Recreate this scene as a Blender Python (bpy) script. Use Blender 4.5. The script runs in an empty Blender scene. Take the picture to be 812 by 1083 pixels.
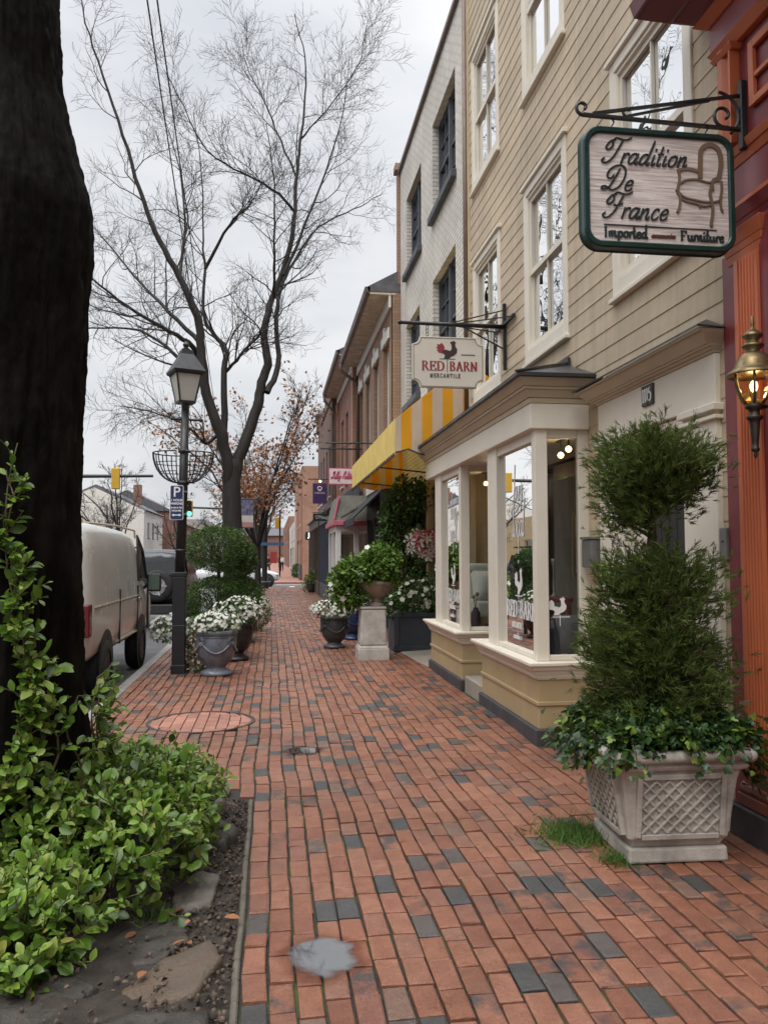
import bpy, math, random
import numpy as np
from mathutils import Vector, Matrix, noise
random.seed(11); rng = np.random.default_rng(11)
SC = bpy.context.scene; COL = SC.collection
R = math.radians; PI = math.pi; U = random.uniform
# ------------------------------------------------------------------ camera
CM = np.array([[0.99074207, -0.13574106, -0.00212449], [0.00518756, 0.05349118, -0.99855485], [0.13565854, 0.98929928, 0.05370013]])
F, CX, CY, H = 860., 406., 541.5, 1.55
def at(u, v, y):      # point of the street seen at photo pixel (u, v), at the distance y along the street
    d = CM.T @ np.array([u-CX, v-CY, F]); return np.array([0, 0, H]) + d*(y/d[1])
def mk_camera():
    cd = bpy.data.cameras.new('camera'); co = bpy.data.objects.new('camera', cd); COL.objects.link(co)
    cd.sensor_fit = 'VERTICAL'; cd.sensor_height = 24; cd.lens = F/1083*24; cd.clip_start = .05; cd.clip_end = 3000
    m = Matrix(((CM[0][0], -CM[1][0], -CM[2][0], 0), (CM[0][1], -CM[1][1], -CM[2][1], 0), (CM[0][2], -CM[1][2], -CM[2][2], H), (0, 0, 0, 1)))
    co.matrix_world = m; SC.camera = co
mk_camera()
# ------------------------------------------------------------------ materials
MATS = {}
class NT:
    def __init__(s, name):
        s.m = bpy.data.materials.new(name); s.m.use_nodes = True; s.t = s.m.node_tree; s.t.nodes.clear()
        s.out = s.n('ShaderNodeOutputMaterial')
    def n(s, typ, **kw):
        d = s.t.nodes.new(typ)
        for k, v in kw.items():
            if k.startswith('i_'):
                d.inputs[k[2:].replace('_', ' ')].default_value = v
            else: setattr(d, k, v)
        return d
    def l(s, a, b): s.t.links.new(a, b)
    def mix(s, f, a, b, mode='MIX'):
        d = s.n('ShaderNodeMix', data_type='RGBA', blend_type=mode)
        for i, x in ((0, f), (6, a), (7, b)):
            if hasattr(x, 'links'): s.l(x, d.inputs[i])
            else: d.inputs[i].default_value = x if not isinstance(x, tuple) else (*x, 1)
        return d.outputs[2]
    def ramp(s, f, stops, const=False):
        d = s.n('ShaderNodeValToRGB'); e = d.color_ramp.elements
        if const: d.color_ramp.interpolation = 'CONSTANT'
        while len(e) < len(stops): e.new(.5)
        for q, (p, c) in zip(e, stops):
            q.position = p; q.color = (*c, 1) if isinstance(c, tuple) else (c, c, c, 1)
        s.l(f, d.inputs[0]); return d.outputs[0]
    def noise(s, vec, scale, detail=5, rough=.55):
        d = s.n('ShaderNodeTexNoise'); d.inputs['Scale'].default_value = scale; d.inputs['Detail'].default_value = detail; d.inputs['Roughness'].default_value = rough
        s.l(vec, d.inputs['Vector']); return d.outputs['Fac']
    def bump(s, h, strength, dist=.01, nrm=None):
        d = s.n('ShaderNodeBump'); d.inputs['Strength'].default_value = strength; d.inputs['Distance'].default_value = dist
        s.l(h, d.inputs['Height'])
        if nrm: s.l(nrm, d.inputs['Normal'])
        return d.outputs[0]
    def coord(s): return s.n('ShaderNodeTexCoord').outputs['Object']
def sc3(c, k): return tuple(max(0, min(1, x*k)) for x in c)
def M(name, col, rough=.6, var=.15, scale=5, bump=.0, bscale=60, metal=0, spec=.5, isl=0, col2=None, wet=0, emit=None, stretch=None, trans=0):
    if name in MATS: return MATS[name]
    n = NT(name); b = n.n('ShaderNodeBsdfPrincipled')
    v = n.coord()
    if stretch:
        mp = n.n('ShaderNodeMapping'); mp.inputs['Scale'].default_value = stretch; n.l(v, mp.inputs[0]); v = mp.outputs[0]
    f = n.ramp(n.noise(v, scale, 7, .6), [(.28, 0.), (.72, 1.)])
    c = n.mix(f, sc3(col, 1-var), col2 or sc3(col, 1+var))
    if isl:
        r = n.n('ShaderNodeNewGeometry').outputs['Random Per Island']
        c = n.mix(1., c, n.ramp(r, [(0, 1-isl), (1, 1.)]), 'MULTIPLY')
    n.l(c, b.inputs['Base Color'])
    b.inputs['Metallic'].default_value = metal; b.inputs['Specular IOR Level'].default_value = spec
    rr = n.ramp(n.noise(v, scale*1.7, 4), [(.3, max(.02, rough-.12)), (.7, min(1, rough+.1))]); n.l(rr, b.inputs['Roughness'])
    if bump: n.l(n.bump(n.noise(v, bscale, 6, .65), bump, .01), b.inputs['Normal'])
    if emit:
        b.inputs['Emission Color'].default_value = (*emit[0], 1); b.inputs['Emission Strength'].default_value = emit[1]
    if trans:
        tr = n.n('ShaderNodeBsdfTranslucent'); n.l(c, tr.inputs[0]); mx = n.n('ShaderNodeMixShader'); mx.inputs[0].default_value = trans
        n.l(b.outputs[0], mx.inputs[1]); n.l(tr.outputs[0], mx.inputs[2]); n.l(mx.outputs[0], n.out.inputs[0])
    else: n.l(b.outputs[0], n.out.inputs[0])
    MATS[name] = n.m; return n.m
def foliage(name, stops, rough=.42, trans=.28, spec=.45):
    if name in MATS: return MATS[name]
    n = NT(name); b = n.n('ShaderNodeBsdfPrincipled'); r = n.n('ShaderNodeNewGeometry').outputs['Random Per Island']
    c = n.ramp(r, stops)
    nz = n.ramp(n.noise(n.coord(), 3., 3), [(.3, .7), (.7, 1.15)]); c = n.mix(1., c, nz, 'MULTIPLY')
    n.l(c, b.inputs['Base Color']); b.inputs['Roughness'].default_value = rough; b.inputs['Specular IOR Level'].default_value = spec
    tr = n.n('ShaderNodeBsdfTranslucent'); n.l(c, tr.inputs[0]); mx = n.n('ShaderNodeMixShader'); mx.inputs[0].default_value = trans
    n.l(b.outputs[0], mx.inputs[1]); n.l(tr.outputs[0], mx.inputs[2]); n.l(mx.outputs[0], n.out.inputs[0])
    MATS[name] = n.m; return n.m
def glassmat(name, tint=(.86, .9, .88), ior=1.6, rough=0.0, wav=.0):
    if name in MATS: return MATS[name]
    n = NT(name); t = n.n('ShaderNodeBsdfTransparent'); t.inputs[0].default_value = (*tint, 1)
    g = n.n('ShaderNodeBsdfGlossy'); g.inputs['Roughness'].default_value = rough; g.inputs[0].default_value = (1, 1, 1, 1)
    fr = n.n('ShaderNodeFresnel'); fr.inputs[0].default_value = ior
    if wav:
        bn = n.bump(n.noise(n.coord(), 2.2, 2), wav, .02); n.l(bn, g.inputs['Normal'])
    mx = n.n('ShaderNodeMixShader'); n.l(fr.outputs[0], mx.inputs[0]); n.l(t.outputs[0], mx.inputs[1]); n.l(g.outputs[0], mx.inputs[2]); n.l(mx.outputs[0], n.out.inputs[0])
    MATS[name] = n.m; return n.m
def brickmat(name, c1, c2, mortar, bw=.215, bh=.072, ms=.011, bump=.5, rough=.8, dark=None, stain=.25):
    if name in MATS: return MATS[name]
    n = NT(name); b = n.n('ShaderNodeBsdfPrincipled'); v = n.coord(); sp = n.n('ShaderNodeSeparateXYZ'); n.l(v, sp.inputs[0])
    ad = n.n('ShaderNodeMath', operation='ADD'); n.l(sp.outputs[0], ad.inputs[0]); n.l(sp.outputs[1], ad.inputs[1])
    cb = n.n('ShaderNodeCombineXYZ'); n.l(ad.outputs[0], cb.inputs[0]); n.l(sp.outputs[2], cb.inputs[1])
    t = n.n('ShaderNodeTexBrick'); t.inputs['Scale'].default_value = 1; t.inputs['Brick Width'].default_value = bw; t.inputs['Row Height'].default_value = bh
    t.inputs['Mortar Size'].default_value = ms; t.inputs['Mortar Smooth'].default_value = .2
    t.inputs['Color1'].default_value = (*c1, 1); t.inputs['Color2'].default_value = (*c2, 1); t.inputs['Mortar'].default_value = (*mortar, 1)
    n.l(cb.outputs[0], t.inputs['Vector'])
    st = n.ramp(n.noise(v, .8, 8, .65), [(.3, 1-stain), (.7, 1+stain*.4 if stain < .5 else 1.)])
    c = n.mix(1., t.outputs['Color'], st, 'MULTIPLY'); n.l(c, b.inputs['Base Color'])
    b.inputs['Roughness'].default_value = rough
    inv = n.n('ShaderNodeMath', operation='SUBTRACT'); inv.inputs[0].default_value = 1; n.l(t.outputs['Fac'], inv.inputs[1])
    b1 = n.bump(inv.outputs[0], bump, .012); b2 = n.bump(n.noise(v, 45, 5), .25, .006, b1); n.l(b2, b.inputs['Normal'])
    n.l(b.outputs[0], n.out.inputs[0]); MATS[name] = n.m; return n.m
# ------------------------------------------------------------------ mesh builder
class MB:
    def __init__(s): s.v = []; s.f = []
    def add(s, vs, fs):
        o = len(s.v); s.v += [tuple(float(c) for c in p) for p in vs]; s.f += [tuple(i+o for i in q) for q in fs]; return s
    def box(s, x0, x1, y0, y1, z0, z1, rot=0, piv=None):
        vs = [(x0, y0, z0), (x1, y0, z0), (x1, y1, z0), (x0, y1, z0), (x0, y0, z1), (x1, y0, z1), (x1, y1, z1), (x0, y1, z1)]
        if rot:
            px, py = piv or ((x0+x1)/2, (y0+y1)/2); c, q = math.cos(rot), math.sin(rot)
            vs = [(px+(x-px)*c-(y-py)*q, py+(x-px)*q+(y-py)*c, z) for x, y, z in vs]
        return s.add(vs, [(0, 3, 2, 1), (4, 5, 6, 7), (0, 1, 5, 4), (1, 2, 6, 5), (2, 3, 7, 6), (3, 0, 4, 7)])
    def hexa(s, b4, t4):
        return s.add(list(b4)+list(t4), [(0, 3, 2, 1), (4, 5, 6, 7), (0, 1, 5, 4), (1, 2, 6, 5), (2, 3, 7, 6), (3, 0, 4, 7)])
    def quad(s, *p): return s.add(p, [tuple(range(len(p)))])
    def prism(s, poly, axis, a, b):   # poly 2-D outline; axis 'x': (y,z)  'y': (x,z)  'z': (x,y)
        n = len(poly); mk = {'x': lambda p, t: (t, p[0], p[1]), 'y': lambda p, t: (p[0], t, p[1]), 'z': lambda p, t: (p[0], p[1], t)}[axis]
        vs = [mk(p, a) for p in poly]+[mk(p, b) for p in poly]
        fs = [tuple(range(n))[::-1], tuple(range(n, 2*n))]+[(i, (i+1) % n, n+(i+1) % n, n+i) for i in range(n)]
        return s.add(vs, fs)
    def bar(s, p, q, w, h=None):      # straight rectangular bar between two points
        p, q = Vector(p), Vector(q); d = (q-p).normalized(); h = h or w
        a = d.cross(Vector((0, 0, 1)) if abs(d.z) < .95 else Vector((1, 0, 0))).normalized(); b = a.cross(d)
        o = [a*(-w/2)-b*(h/2), a*(w/2)-b*(h/2), a*(w/2)+b*(h/2), a*(-w/2)+b*(h/2)]
        return s.hexa([p+e for e in o], [q+e for e in o])
    def tube(s, pts, rad, n=8, cap=True):
        P = np.array(pts, float); m = len(P); r = np.full(m, rad) if np.isscalar(rad) else np.array(rad, float)
        T = np.gradient(P, axis=0); T /= np.linalg.norm(T, axis=1)[:, None]+1e-12
        a = np.cross(T[0], [0, 0, 1.] if abs(T[0][2]) < .9 else [1., 0, 0]); a /= np.linalg.norm(a); vs = []
        ang = np.arange(n)*2*PI/n; ca, sa = np.cos(ang), np.sin(ang)
        for i in range(m):
            a = a-T[i]*np.dot(a, T[i]); a /= np.linalg.norm(a)+1e-12; b = np.cross(T[i], a)
            vs.append(P[i]+r[i]*(ca[:, None]*a+sa[:, None]*b))
        vs = np.concatenate(vs); fs = []
        for i in range(m-1):
            for j in range(n): fs.append((i*n+j, i*n+(j+1) % n, (i+1)*n+(j+1) % n, (i+1)*n+j))
        if cap: fs += [tuple(range(n))[::-1], tuple(range((m-1)*n, m*n))]
        return s.add(vs, fs)
    def lathe(s, prof, c=(0, 0, 0), n=24, axis='z', square=False, a0=0):
        vs = []; fs = []; k = len(prof)
        for i in range(n):
            t = a0+2*PI*i/n; ct, st = math.cos(t), math.sin(t)
            for r, z in prof:
                if square: q = r/max(abs(ct), abs(st)); x, y = q*ct, q*st
                else: x, y = r*ct, r*st
                vs.append({'z': (c[0]+x, c[1]+y, c[2]+z), 'x': (c[0]+z, c[1]+x, c[2]+y), 'y': (c[0]+x, c[1]+z, c[2]+y)}[axis])
        for i in range(n):
            for j in range(k-1): fs.append((i*k+j, ((i+1) % n)*k+j, ((i+1) % n)*k+j+1, i*k+j+1))
        return s.add(vs, fs)
    def sphere(s, c, r, n=12, m=8):
        rx, ry, rz = (r, r, r) if np.isscalar(r) else r
        vs = []; fs = []
        for j in range(m+1):
            p = PI*j/m
            for i in range(n): vs.append((c[0]+rx*math.sin(p)*math.cos(2*PI*i/n), c[1]+ry*math.sin(p)*math.sin(2*PI*i/n), c[2]+rz*math.cos(p)))
        for j in range(m):
            for i in range(n): fs.append((j*n+i, (j+1)*n+i, (j+1)*n+(i+1) % n, j*n+(i+1) % n))
        return s.add(vs, fs)
def root_of(o):
    while o.parent: o = o.parent
    return o
def mesh_obj(name, mb, mat, off=(0, 0, 0), smooth=False, bevel=0, sub=0, seg=1):
    me = bpy.data.meshes.new(name); ox, oy, oz = off
    me.from_pydata([(x-ox, y-oy, z-oz) for x, y, z in mb.v], [], mb.f); me.update()
    if smooth: me.polygons.foreach_set('use_smooth', [True]*len(me.polygons))
    me.materials.append(mat); o = bpy.data.objects.new(name, me); COL.objects.link(o)
    if bevel:
        b = o.modifiers.new('bevel', 'BEVEL'); b.width = bevel; b.segments = seg; b.limit_method = 'ANGLE'; b.angle_limit = R(40); b.harden_normals = False
    if sub:
        q = o.modifiers.new('sub', 'SUBSURF'); q.levels = sub; q.render_levels = sub
    return o
def tag(o, label=None, cat=None, group=None, kind=None):
    for k, v in (('label', label), ('category', cat), ('group', group), ('kind', kind)):
        if v: o[k] = v
    return o
def thing(name, label, cat, loc=(0, 0, 0), group=None):
    o = bpy.data.objects.new(name, None); COL.objects.link(o); o.location = loc; o.empty_display_size = .2
    return tag(o, label, cat, group)
def part(name, mb, mat, parent, label=None, **kw):
    o = mesh_obj(name, mb, mat, off=tuple(root_of(parent).location), **kw); o.parent = parent
    if label: o['label'] = label
    return o
def solo(name, mb, mat, label, cat, loc, group=None, **kw):
    o = mesh_obj(name, mb, mat, off=loc, **kw); o.location = loc; return tag(o, label, cat, group)
def struct(name, mb, mat, **kw):
    o = mesh_obj(name, mb, mat, **kw); o['kind'] = 'structure'; return o
def copy_tree(o, loc=None, label=None, parent=None):
    c = o.copy(); COL.objects.link(c)
    if parent: c.parent = parent
    if loc is not None: c.location = loc
    if label: c['label'] = label
    for ch in [q for q in list(bpy.data.objects) if q.parent == o]: copy_tree(ch, parent=c)
    return c
# instanced leaf meshes (one real mesh, built with numpy)
def frames(D, N):
    D = D/(np.linalg.norm(D, axis=1)[:, None]+1e-9); X = np.cross(D, N); X /= np.linalg.norm(X, axis=1)[:, None]+1e-9
    Z = np.cross(X, D); return np.stack([X, D, Z], axis=2)
def scatter(name, tm, P, D, N, S, mat, parent=None, smooth=False, S2=None):
    tv, tf = np.array(tm[0], float), tm[1]; n = len(P); K = len(tv)
    P = np.array(P, float); Rm = frames(np.array(D, float), np.array(N, float)); S = np.array(S, float)
    V = np.repeat(tv[None], n, 0); V = V*S[:, None, None] if S.ndim == 1 else V*S[:, None, :]
    V = np.einsum('nij,nkj->nki', Rm, V)+P[:, None, :]
    off = np.array(root_of(parent).location) if parent else 0
    V = (V-off).reshape(-1, 3)
    lt = np.array([len(f) for f in tf]); fl = np.concatenate([np.array(f) for f in tf])
    loops = (fl[None]+(np.arange(n)*K)[:, None]).ravel(); tot = np.tile(lt, n); st = np.concatenate([[0], np.cumsum(tot)[:-1]])
    me = bpy.data.meshes.new(name); me.vertices.add(len(V)); me.vertices.foreach_set('co', V.ravel().astype(np.float32))
    me.loops.add(len(loops)); me.loops.foreach_set('vertex_index', loops.astype(np.int32))
    me.polygons.add(len(tot)); me.polygons.foreach_set('loop_start', st.astype(np.int32)); me.polygons.foreach_set('loop_total', tot.astype(np.int32))
    me.update(calc_edges=True); me.validate()
    if smooth: me.polygons.foreach_set('use_smooth', [True]*len(me.polygons))
    me.materials.append(mat); o = bpy.data.objects.new(name, me); COL.objects.link(o)
    if parent: o.parent = parent
    return o
def rdir(n, up=0.):
    v = rng.normal(size=(n, 3)); v[:, 2] += up; return v/np.linalg.norm(v, axis=1)[:, None]
LEAF = ([(0, 0, 0), (0, .3, -.02), (0, .6, -.03), (0, .85, -.06), (0, 1, -.12), (-.2, .25, .05), (-.29, .55, .06), (-.17, .85, -.01), (.2, .25, .05), (.29, .55, .06), (.17, .85, -.01)],
        [(0, 1, 5), (1, 2, 6, 5), (2, 3, 7, 6), (3, 4, 7), (0, 8, 1), (1, 8, 9, 2), (2, 9, 10, 3), (3, 10, 4)])
SMALL = ([(0, 0, 0), (-.3, .5, .06), (0, 1, -.03), (.3, .5, .06), (0, .5, -.03)], [(0, 4, 1), (4, 2, 1), (0, 3, 4), (4, 3, 2)])
_iv = [(0, 0), (-.2, -.12), (-.42, .05), (-.55, .4), (-.26, .45), (-.3, .72), (0, 1.), (.3, .72), (.26, .45), (.55, .4), (.42, .05), (.2, -.12)]
IVY = ([(x, y, -.12*abs(x)-.1*y*y) for x, y in _iv]+[(0, .35, .04)], [(i, (i+1) % 12, 12) for i in range(12)])
def spray():
    vs, fs = [], []
    def nd(x, y, z, a, L, w):
        o = len(vs); dx, dy = math.sin(a)*L, math.cos(a)*L; nx, ny = math.cos(a)*w, -math.sin(a)*w
        vs.extend([(x-nx, y-ny, z), (x+nx, y+ny, z), (x+dx+nx*.3, y+dy+ny*.3, z-.05), (x+dx-nx*.3, y+dy-ny*.3, z-.05)]); fs.append((o, o+1, o+2, o+3))
    nd(0, 0, 0, 0, 1., .02)
    for i in range(7):
        t = .12+i*.125; L = .5*(1-t*.65)
        for sg in (-1, 1):
            nd(0, t, 0, sg*.75, L, .028); a = sg*.75
            for k in (.35, .7):
                for s2 in (-1, 1): nd(math.sin(a)*L*k, t+math.cos(a)*L*k, -.05*k, a+s2*.6, L*.42, .026)
    return vs, fs
def tuftm():
    q = np.random.default_rng(5); vs, fs = [], []
    for k in range(16):
        t = q.uniform(0, .55); d = np.array([q.normal(0, .42), 1, q.normal(0, .42)]); d /= np.linalg.norm(d); L = q.uniform(.3, .55); p = np.array([0, t, 0]); e = p+d*L; w = np.cross(d, q.normal(size=3)); w = w/np.linalg.norm(w)*.022; o = len(vs)
        vs += [tuple(p-w), tuple(p+w), tuple(e+w*.4), tuple(e-w*.4)]; fs.append((o, o+1, o+2, o+3))
    return vs, fs
SPRAY = tuftm()
def petals(n=5, w=.34, cup=.18):
    vs, fs = [(0, 0, 0)], []
    for i in range(n):
        a = 2*PI*i/n
        for da, r, z in ((-.5, .75, cup*.8), (0, 1, cup), (.5, .75, cup*.8)):
            vs.append((math.cos(a+da*w*3)*r, math.sin(a+da*w*3)*r, z))
        o = 1+3*i; fs.append((0, o, o+1, o+2))
    return vs, fs
FLOWER = petals(5, .42, .2)
CHIP = ([(-.5, -.5, 0), (.5, -.4, 0), (.4, .5, 0), (-.5, .4, 0), (-.3, -.3, .35), (.3, -.3, .4), (.25, .3, .3), (-.3, .25, .4)], [(4, 5, 6, 7), (0, 1, 5, 4), (1, 2, 6, 5), (2, 3, 7, 6), (3, 0, 4, 7)])
def blob_pts(c, r, n, fill=.35, lump=.18, fr=2.2):
    d = rdir(n); k = np.array([1+lump*noise.noise(Vector(q*fr)+Vector(c)) + lump*.6*noise.noise(Vector(q*fr*2.7)+Vector(c)*2) for q in d])
    rad = k*(1-fill*rng.random(n)**2); return np.array(c)+d*rad[:, None]*np.array(r), d
# ------------------------------------------------------------------ lettering with a broad pen
G = {
 'T': (.78, [[(.3, .93), (.1, .84), (.0, .62), (.12, .52), (.26, .66), (.22, .86), (.3, .98), (.5, .95), (.75, .93), (.95, 1.03)], [(.62, .94), (.55, .62), (.46, .28), (.3, .04), (.12, 0), (.02, .1), (.1, .19)]]),
 'F': (.78, [[(.3, .93), (.1, .84), (.0, .62), (.12, .52), (.26, .66), (.22, .86), (.3, .98), (.5, .95), (.75, .93), (.95, 1.03)], [(.62, .94), (.55, .62), (.46, .28), (.3, .04), (.12, 0), (.02, .1), (.1, .19)], [(.32, .5), (.5, .48), (.7, .56)]]),
 'D': (.92, [[(.5, .86), (.42, .5), (.32, .16), (.18, .02), (.03, .02), (.0, .1), (.12, .14), (.3, .05), (.5, .0), (.72, .16), (.82, .5), (.74, .84), (.5, 1.), (.24, .95), (.06, .76), (.08, .52), (.24, .46), (.34, .6)]]),
 'r': (.3, [[(.08, .4), (.08, 0)], [(.08, .22), (.17, .39), (.27, .4), (.3, .34)]]),
 'a': (.47, [[(.36, .34), (.24, .42), (.1, .34), (.05, .14), (.13, .01), (.25, .07), (.36, .3)], [(.38, .42), (.35, .12), (.4, 0), (.48, .1)]]),
 'd': (.5, [[(.36, .34), (.24, .42), (.1, .34), (.05, .14), (.13, .01), (.25, .07), (.36, .3)], [(.4, .95), (.37, .5), (.35, .12), (.41, 0), (.49, .1)]]),
 'i': (.22, [[(.08, .4), (.07, .1), (.13, 0), (.22, .1)], [(.08, .58), (.08, .65)]]),
 't': (.26, [[(.11, .75), (.08, .3), (.08, .08), (.15, 0), (.24, .1)], [(-.02, .45), (.24, .46)]]),
 'o': (.42, [[(.22, .42), (.08, .34), (.05, .15), (.14, .01), (.28, .04), (.36, .22), (.32, .38), (.22, .42)]]),
 'n': (.46, [[(.06, .4), (.06, 0)], [(.07, .2), (.17, .38), (.27, .4), (.3, .28), (.29, .08), (.35, 0), (.44, .1)]]),
 'm': (.68, [[(.06, .4), (.06, 0)], [(.07, .2), (.16, .38), (.25, .4), (.28, .28), (.28, 0)], [(.29, .2), (.38, .38), (.48, .4), (.51, .28), (.5, .08), (.56, 0), (.64, .1)]]),
 'u': (.46, [[(.06, .4), (.06, .12), (.13, 0), (.24, .05), (.32, .2)], [(.33, .4), (.32, .1), (.37, 0), (.45, .1)]]),
 'p': (.44, [[(.07, .4), (.07, -.25)], [(.08, .25), (.17, .4), (.3, .38), (.37, .2), (.28, .02), (.16, .01), (.08, .12)]]),
 'e': (.38, [[(.06, .2), (.24, .23), (.31, .33), (.22, .42), (.1, .36), (.05, .16), (.13, .01), (.25, .02), (.36, .12)]]),
 'c': (.36, [[(.3, .34), (.22, .42), (.1, .36), (.05, .16), (.13, .01), (.24, .02), (.34, .12)]]),
 's': (.3, [[(.26, .36), (.15, .42), (.08, .32), (.2, .2), (.24, .08), (.12, 0), (.03, .06)]]),
 'l': (.22, [[(.1, 1.), (.07, .12), (.13, 0), (.22, .1)]]),
 'y': (.42, [[(.06, .4), (.08, .14), (.16, .06), (.28, .18)], [(.34, .4), (.28, .0), (.18, -.3), (.05, -.28)]]),
 'b': (.42, [[(.08, 1.), (.07, .1), (.18, 0), (.32, .08), (.34, .3), (.22, .4), (.1, .26)]]),
 'h': (.46, [[(.07, 1.), (.06, 0)], [(.07, .2), (.17, .38), (.27, .4), (.3, .28), (.3, 0)]]),
 ' ': (.3, []), '!': (.2, [[(.08, .9), (.07, .25)], [(.07, .08), (.07, .0)]]), '|': (.3, [[(.12, 1.1), (.12, -.5)]]), '-': (.3, [[(.04, .3), (.26, .3)]]),
}
SER = {
 'R': (.82, [[(.16, 0), (.16, 1)], [(.16, .98), (.42, .97), (.58, .76), (.42, .53), (.16, .52)], [(.38, .52), (.74, .0)], [(.02, .01), (.3, .01)], [(.02, .99), (.3, .99)], [(.66, .01), (.82, .01)]]),
 'E': (.74, [[(.16, 0), (.16, 1)], [(.02, .99), (.64, .99)], [(.64, 1.), (.64, .78)], [(.16, .52), (.48, .52)], [(.48, .66), (.48, .4)], [(.02, .01), (.66, .01)], [(.67, 0), (.67, .24)]]),
 'D': (.86, [[(.16, 0), (.16, 1)], [(.02, .98), (.4, .97), (.7, .78), (.74, .5), (.7, .2), (.4, .03), (.02, .02)]]),
 'B': (.78, [[(.16, 0), (.16, 1)], [(.02, .98), (.38, .97), (.56, .77), (.4, .54), (.16, .53)], [(.4, .53), (.64, .28), (.42, .03), (.02, .02)]]),
 'A': (.84, [[(.1, 0), (.4, 1)], [(.4, 1), (.7, 0)], [(.22, .34), (.58, .34)], [(0, .01), (.22, .01)], [(.56, .01), (.84, .01)]]),
 'N': (.88, [[(.15, 0), (.15, .98)], [(.13, .98), (.7, .02)], [(.71, .0), (.71, .99)], [(.02, .01), (.3, .01)], [(.02, .99), (.2, .99)], [(.58, .99), (.84, .99)]]),
 'M': (1.0, [[(.14, 0), (.16, .98)], [(.16, .98), (.47, .05)], [(.47, .05), (.78, .98)], [(.8, .98), (.82, 0)], [(.02, .01), (.26, .01)], [(.7, .01), (.95, .01)]]),
 'C': (.8, [[(.68, .74), (.6, .93), (.42, .99), (.16, .82), (.08, .5), (.18, .15), (.44, .01), (.62, .08), (.7, .26)]]),
 'T': (.76, [[(.36, 0), (.36, 1)], [(.04, .98), (.68, .98)], [(.05, 1.), (.05, .78)], [(.67, 1.), (.67, .78)], [(.22, .01), (.5, .01)]]),
 'I': (.38, [[(.17, 0), (.17, 1)], [(.03, .01), (.31, .01)], [(.03, .99), (.31, .99)]]),
 'L': (.7, [[(.16, 0), (.16, 1)], [(.02, .99), (.3, .99)], [(.02, .01), (.62, .01)], [(.63, 0), (.63, .24)]]),
 'F': (.68, [[(.16, 0), (.16, 1)], [(.02, .99), (.6, .99)], [(.6, 1.), (.6, .78)], [(.16, .52), (.46, .52)], [(.02, .01), (.3, .01)]]),
 '1': (.42, [[(.2, 0), (.2, .98)], [(.2, .98), (.05, .82)], [(.06, .01), (.34, .01)]]),
 '5': (.56, [[(.44, .98), (.14, .98)], [(.14, .98), (.11, .58)], [(.11, .58), (.3, .64), (.46, .48), (.45, .16), (.24, .0), (.06, .1)]]),
 ' ': (.34, []),
}
def crom(pts, k=6):
    P = [np.array(p, float) for p in pts]
    if len(P) < 3: return [P[0]+(P[-1]-P[0])*t for t in (0, 1)]
    out = []; Q = [2*P[0]-P[1]]+P+[2*P[-1]-P[-2]]
    for i in range(1, len(Q)-2):
        for j in range(k):
            t = j/k; a, b, c, d = Q[i-1], Q[i], Q[i+1], Q[i+2]
            out.append(.5*((2*b)+(-a+c)*t+(2*a-5*b+4*c-d)*t*t+(-a+3*b-3*c+d)*t**3))
    out.append(P[-1]); return out
def ribbon(mb, line, wf, fr, depth, lift):
    # fr(x, y, d) -> world point; d = how far proud of the board
    n = len(line); L = []; Rr = []
    for i in range(n):
        t = line[min(i+1, n-1)]-line[max(i-1, 0)]; t = t/(np.linalg.norm(t)+1e-9); w = wf(t)/2; nn = np.array([-t[1], t[0]])
        L.append(line[i]+nn*w); Rr.append(line[i]-nn*w)
    vs = [fr(*p, depth+lift) for p in L]+[fr(*p, depth+lift) for p in Rr]+[fr(*p, 0) for p in L]+[fr(*p, 0) for p in Rr]; fs = []
    for i in range(n-1):
        fs += [(i, i+1, n+i+1, n+i), (i, 2*n+i, 2*n+i+1, i+1), (n+i, n+i+1, 3*n+i+1, 3*n+i)]
    fs += [(0, n, 3*n, 2*n), (n-1, 3*n-1, 4*n-1, 2*n-1)]
    mb.add(vs, fs)
def write(mb, text, x, y, h, fr, font=G, slant=0., wmax=.12, wmin=.03, depth=.004, sx=1., track=0.):
    k = 0
    for ch in text:
        adv, st = font.get(ch) or G.get(ch, (.3, []))
        for s_ in st:
            ln = [np.array([x+(p[0]*sx+p[1]*slant)*h, y+p[1]*h]) for p in (crom(s_, 5) if len(s_) > 2 else crom(s_))]
            ribbon(mb, ln, lambda t: h*(wmin+(wmax-wmin)*abs(t[1])**1.3), fr, depth, .00015*(k % 9)); k += 1
        x += (adv*sx+track)*h
    return x
def width(text, h, font=G, sx=1., track=0.): return sum(((font.get(c) or G.get(c, (.3, [])))[0]*sx+track)*h for c in text)
def fontobj(name, text, size, loc, mat, parent, rot=(R(90), 0, 0), ext=.002, align='CENTER', sx=1., bold=.0):
    cu = bpy.data.curves.new(name, 'FONT'); cu.body = text; cu.size = size; cu.extrude = ext; cu.align_x = align; cu.align_y = 'CENTER'; cu.offset = bold
    cu.materials.append(mat); tmp = bpy.data.objects.new('tmp', cu); COL.objects.link(tmp); bpy.context.view_layer.update(); me = bpy.data.meshes.new_from_object(tmp.evaluated_get(bpy.context.evaluated_depsgraph_get())); bpy.data.objects.remove(tmp); o = bpy.data.objects.new(name, me); COL.objects.link(o); o.parent = parent
    o.location = Vector(loc)-root_of(parent).location; o.rotation_euler = rot; o.scale = (sx, 1, 1); return o
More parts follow.
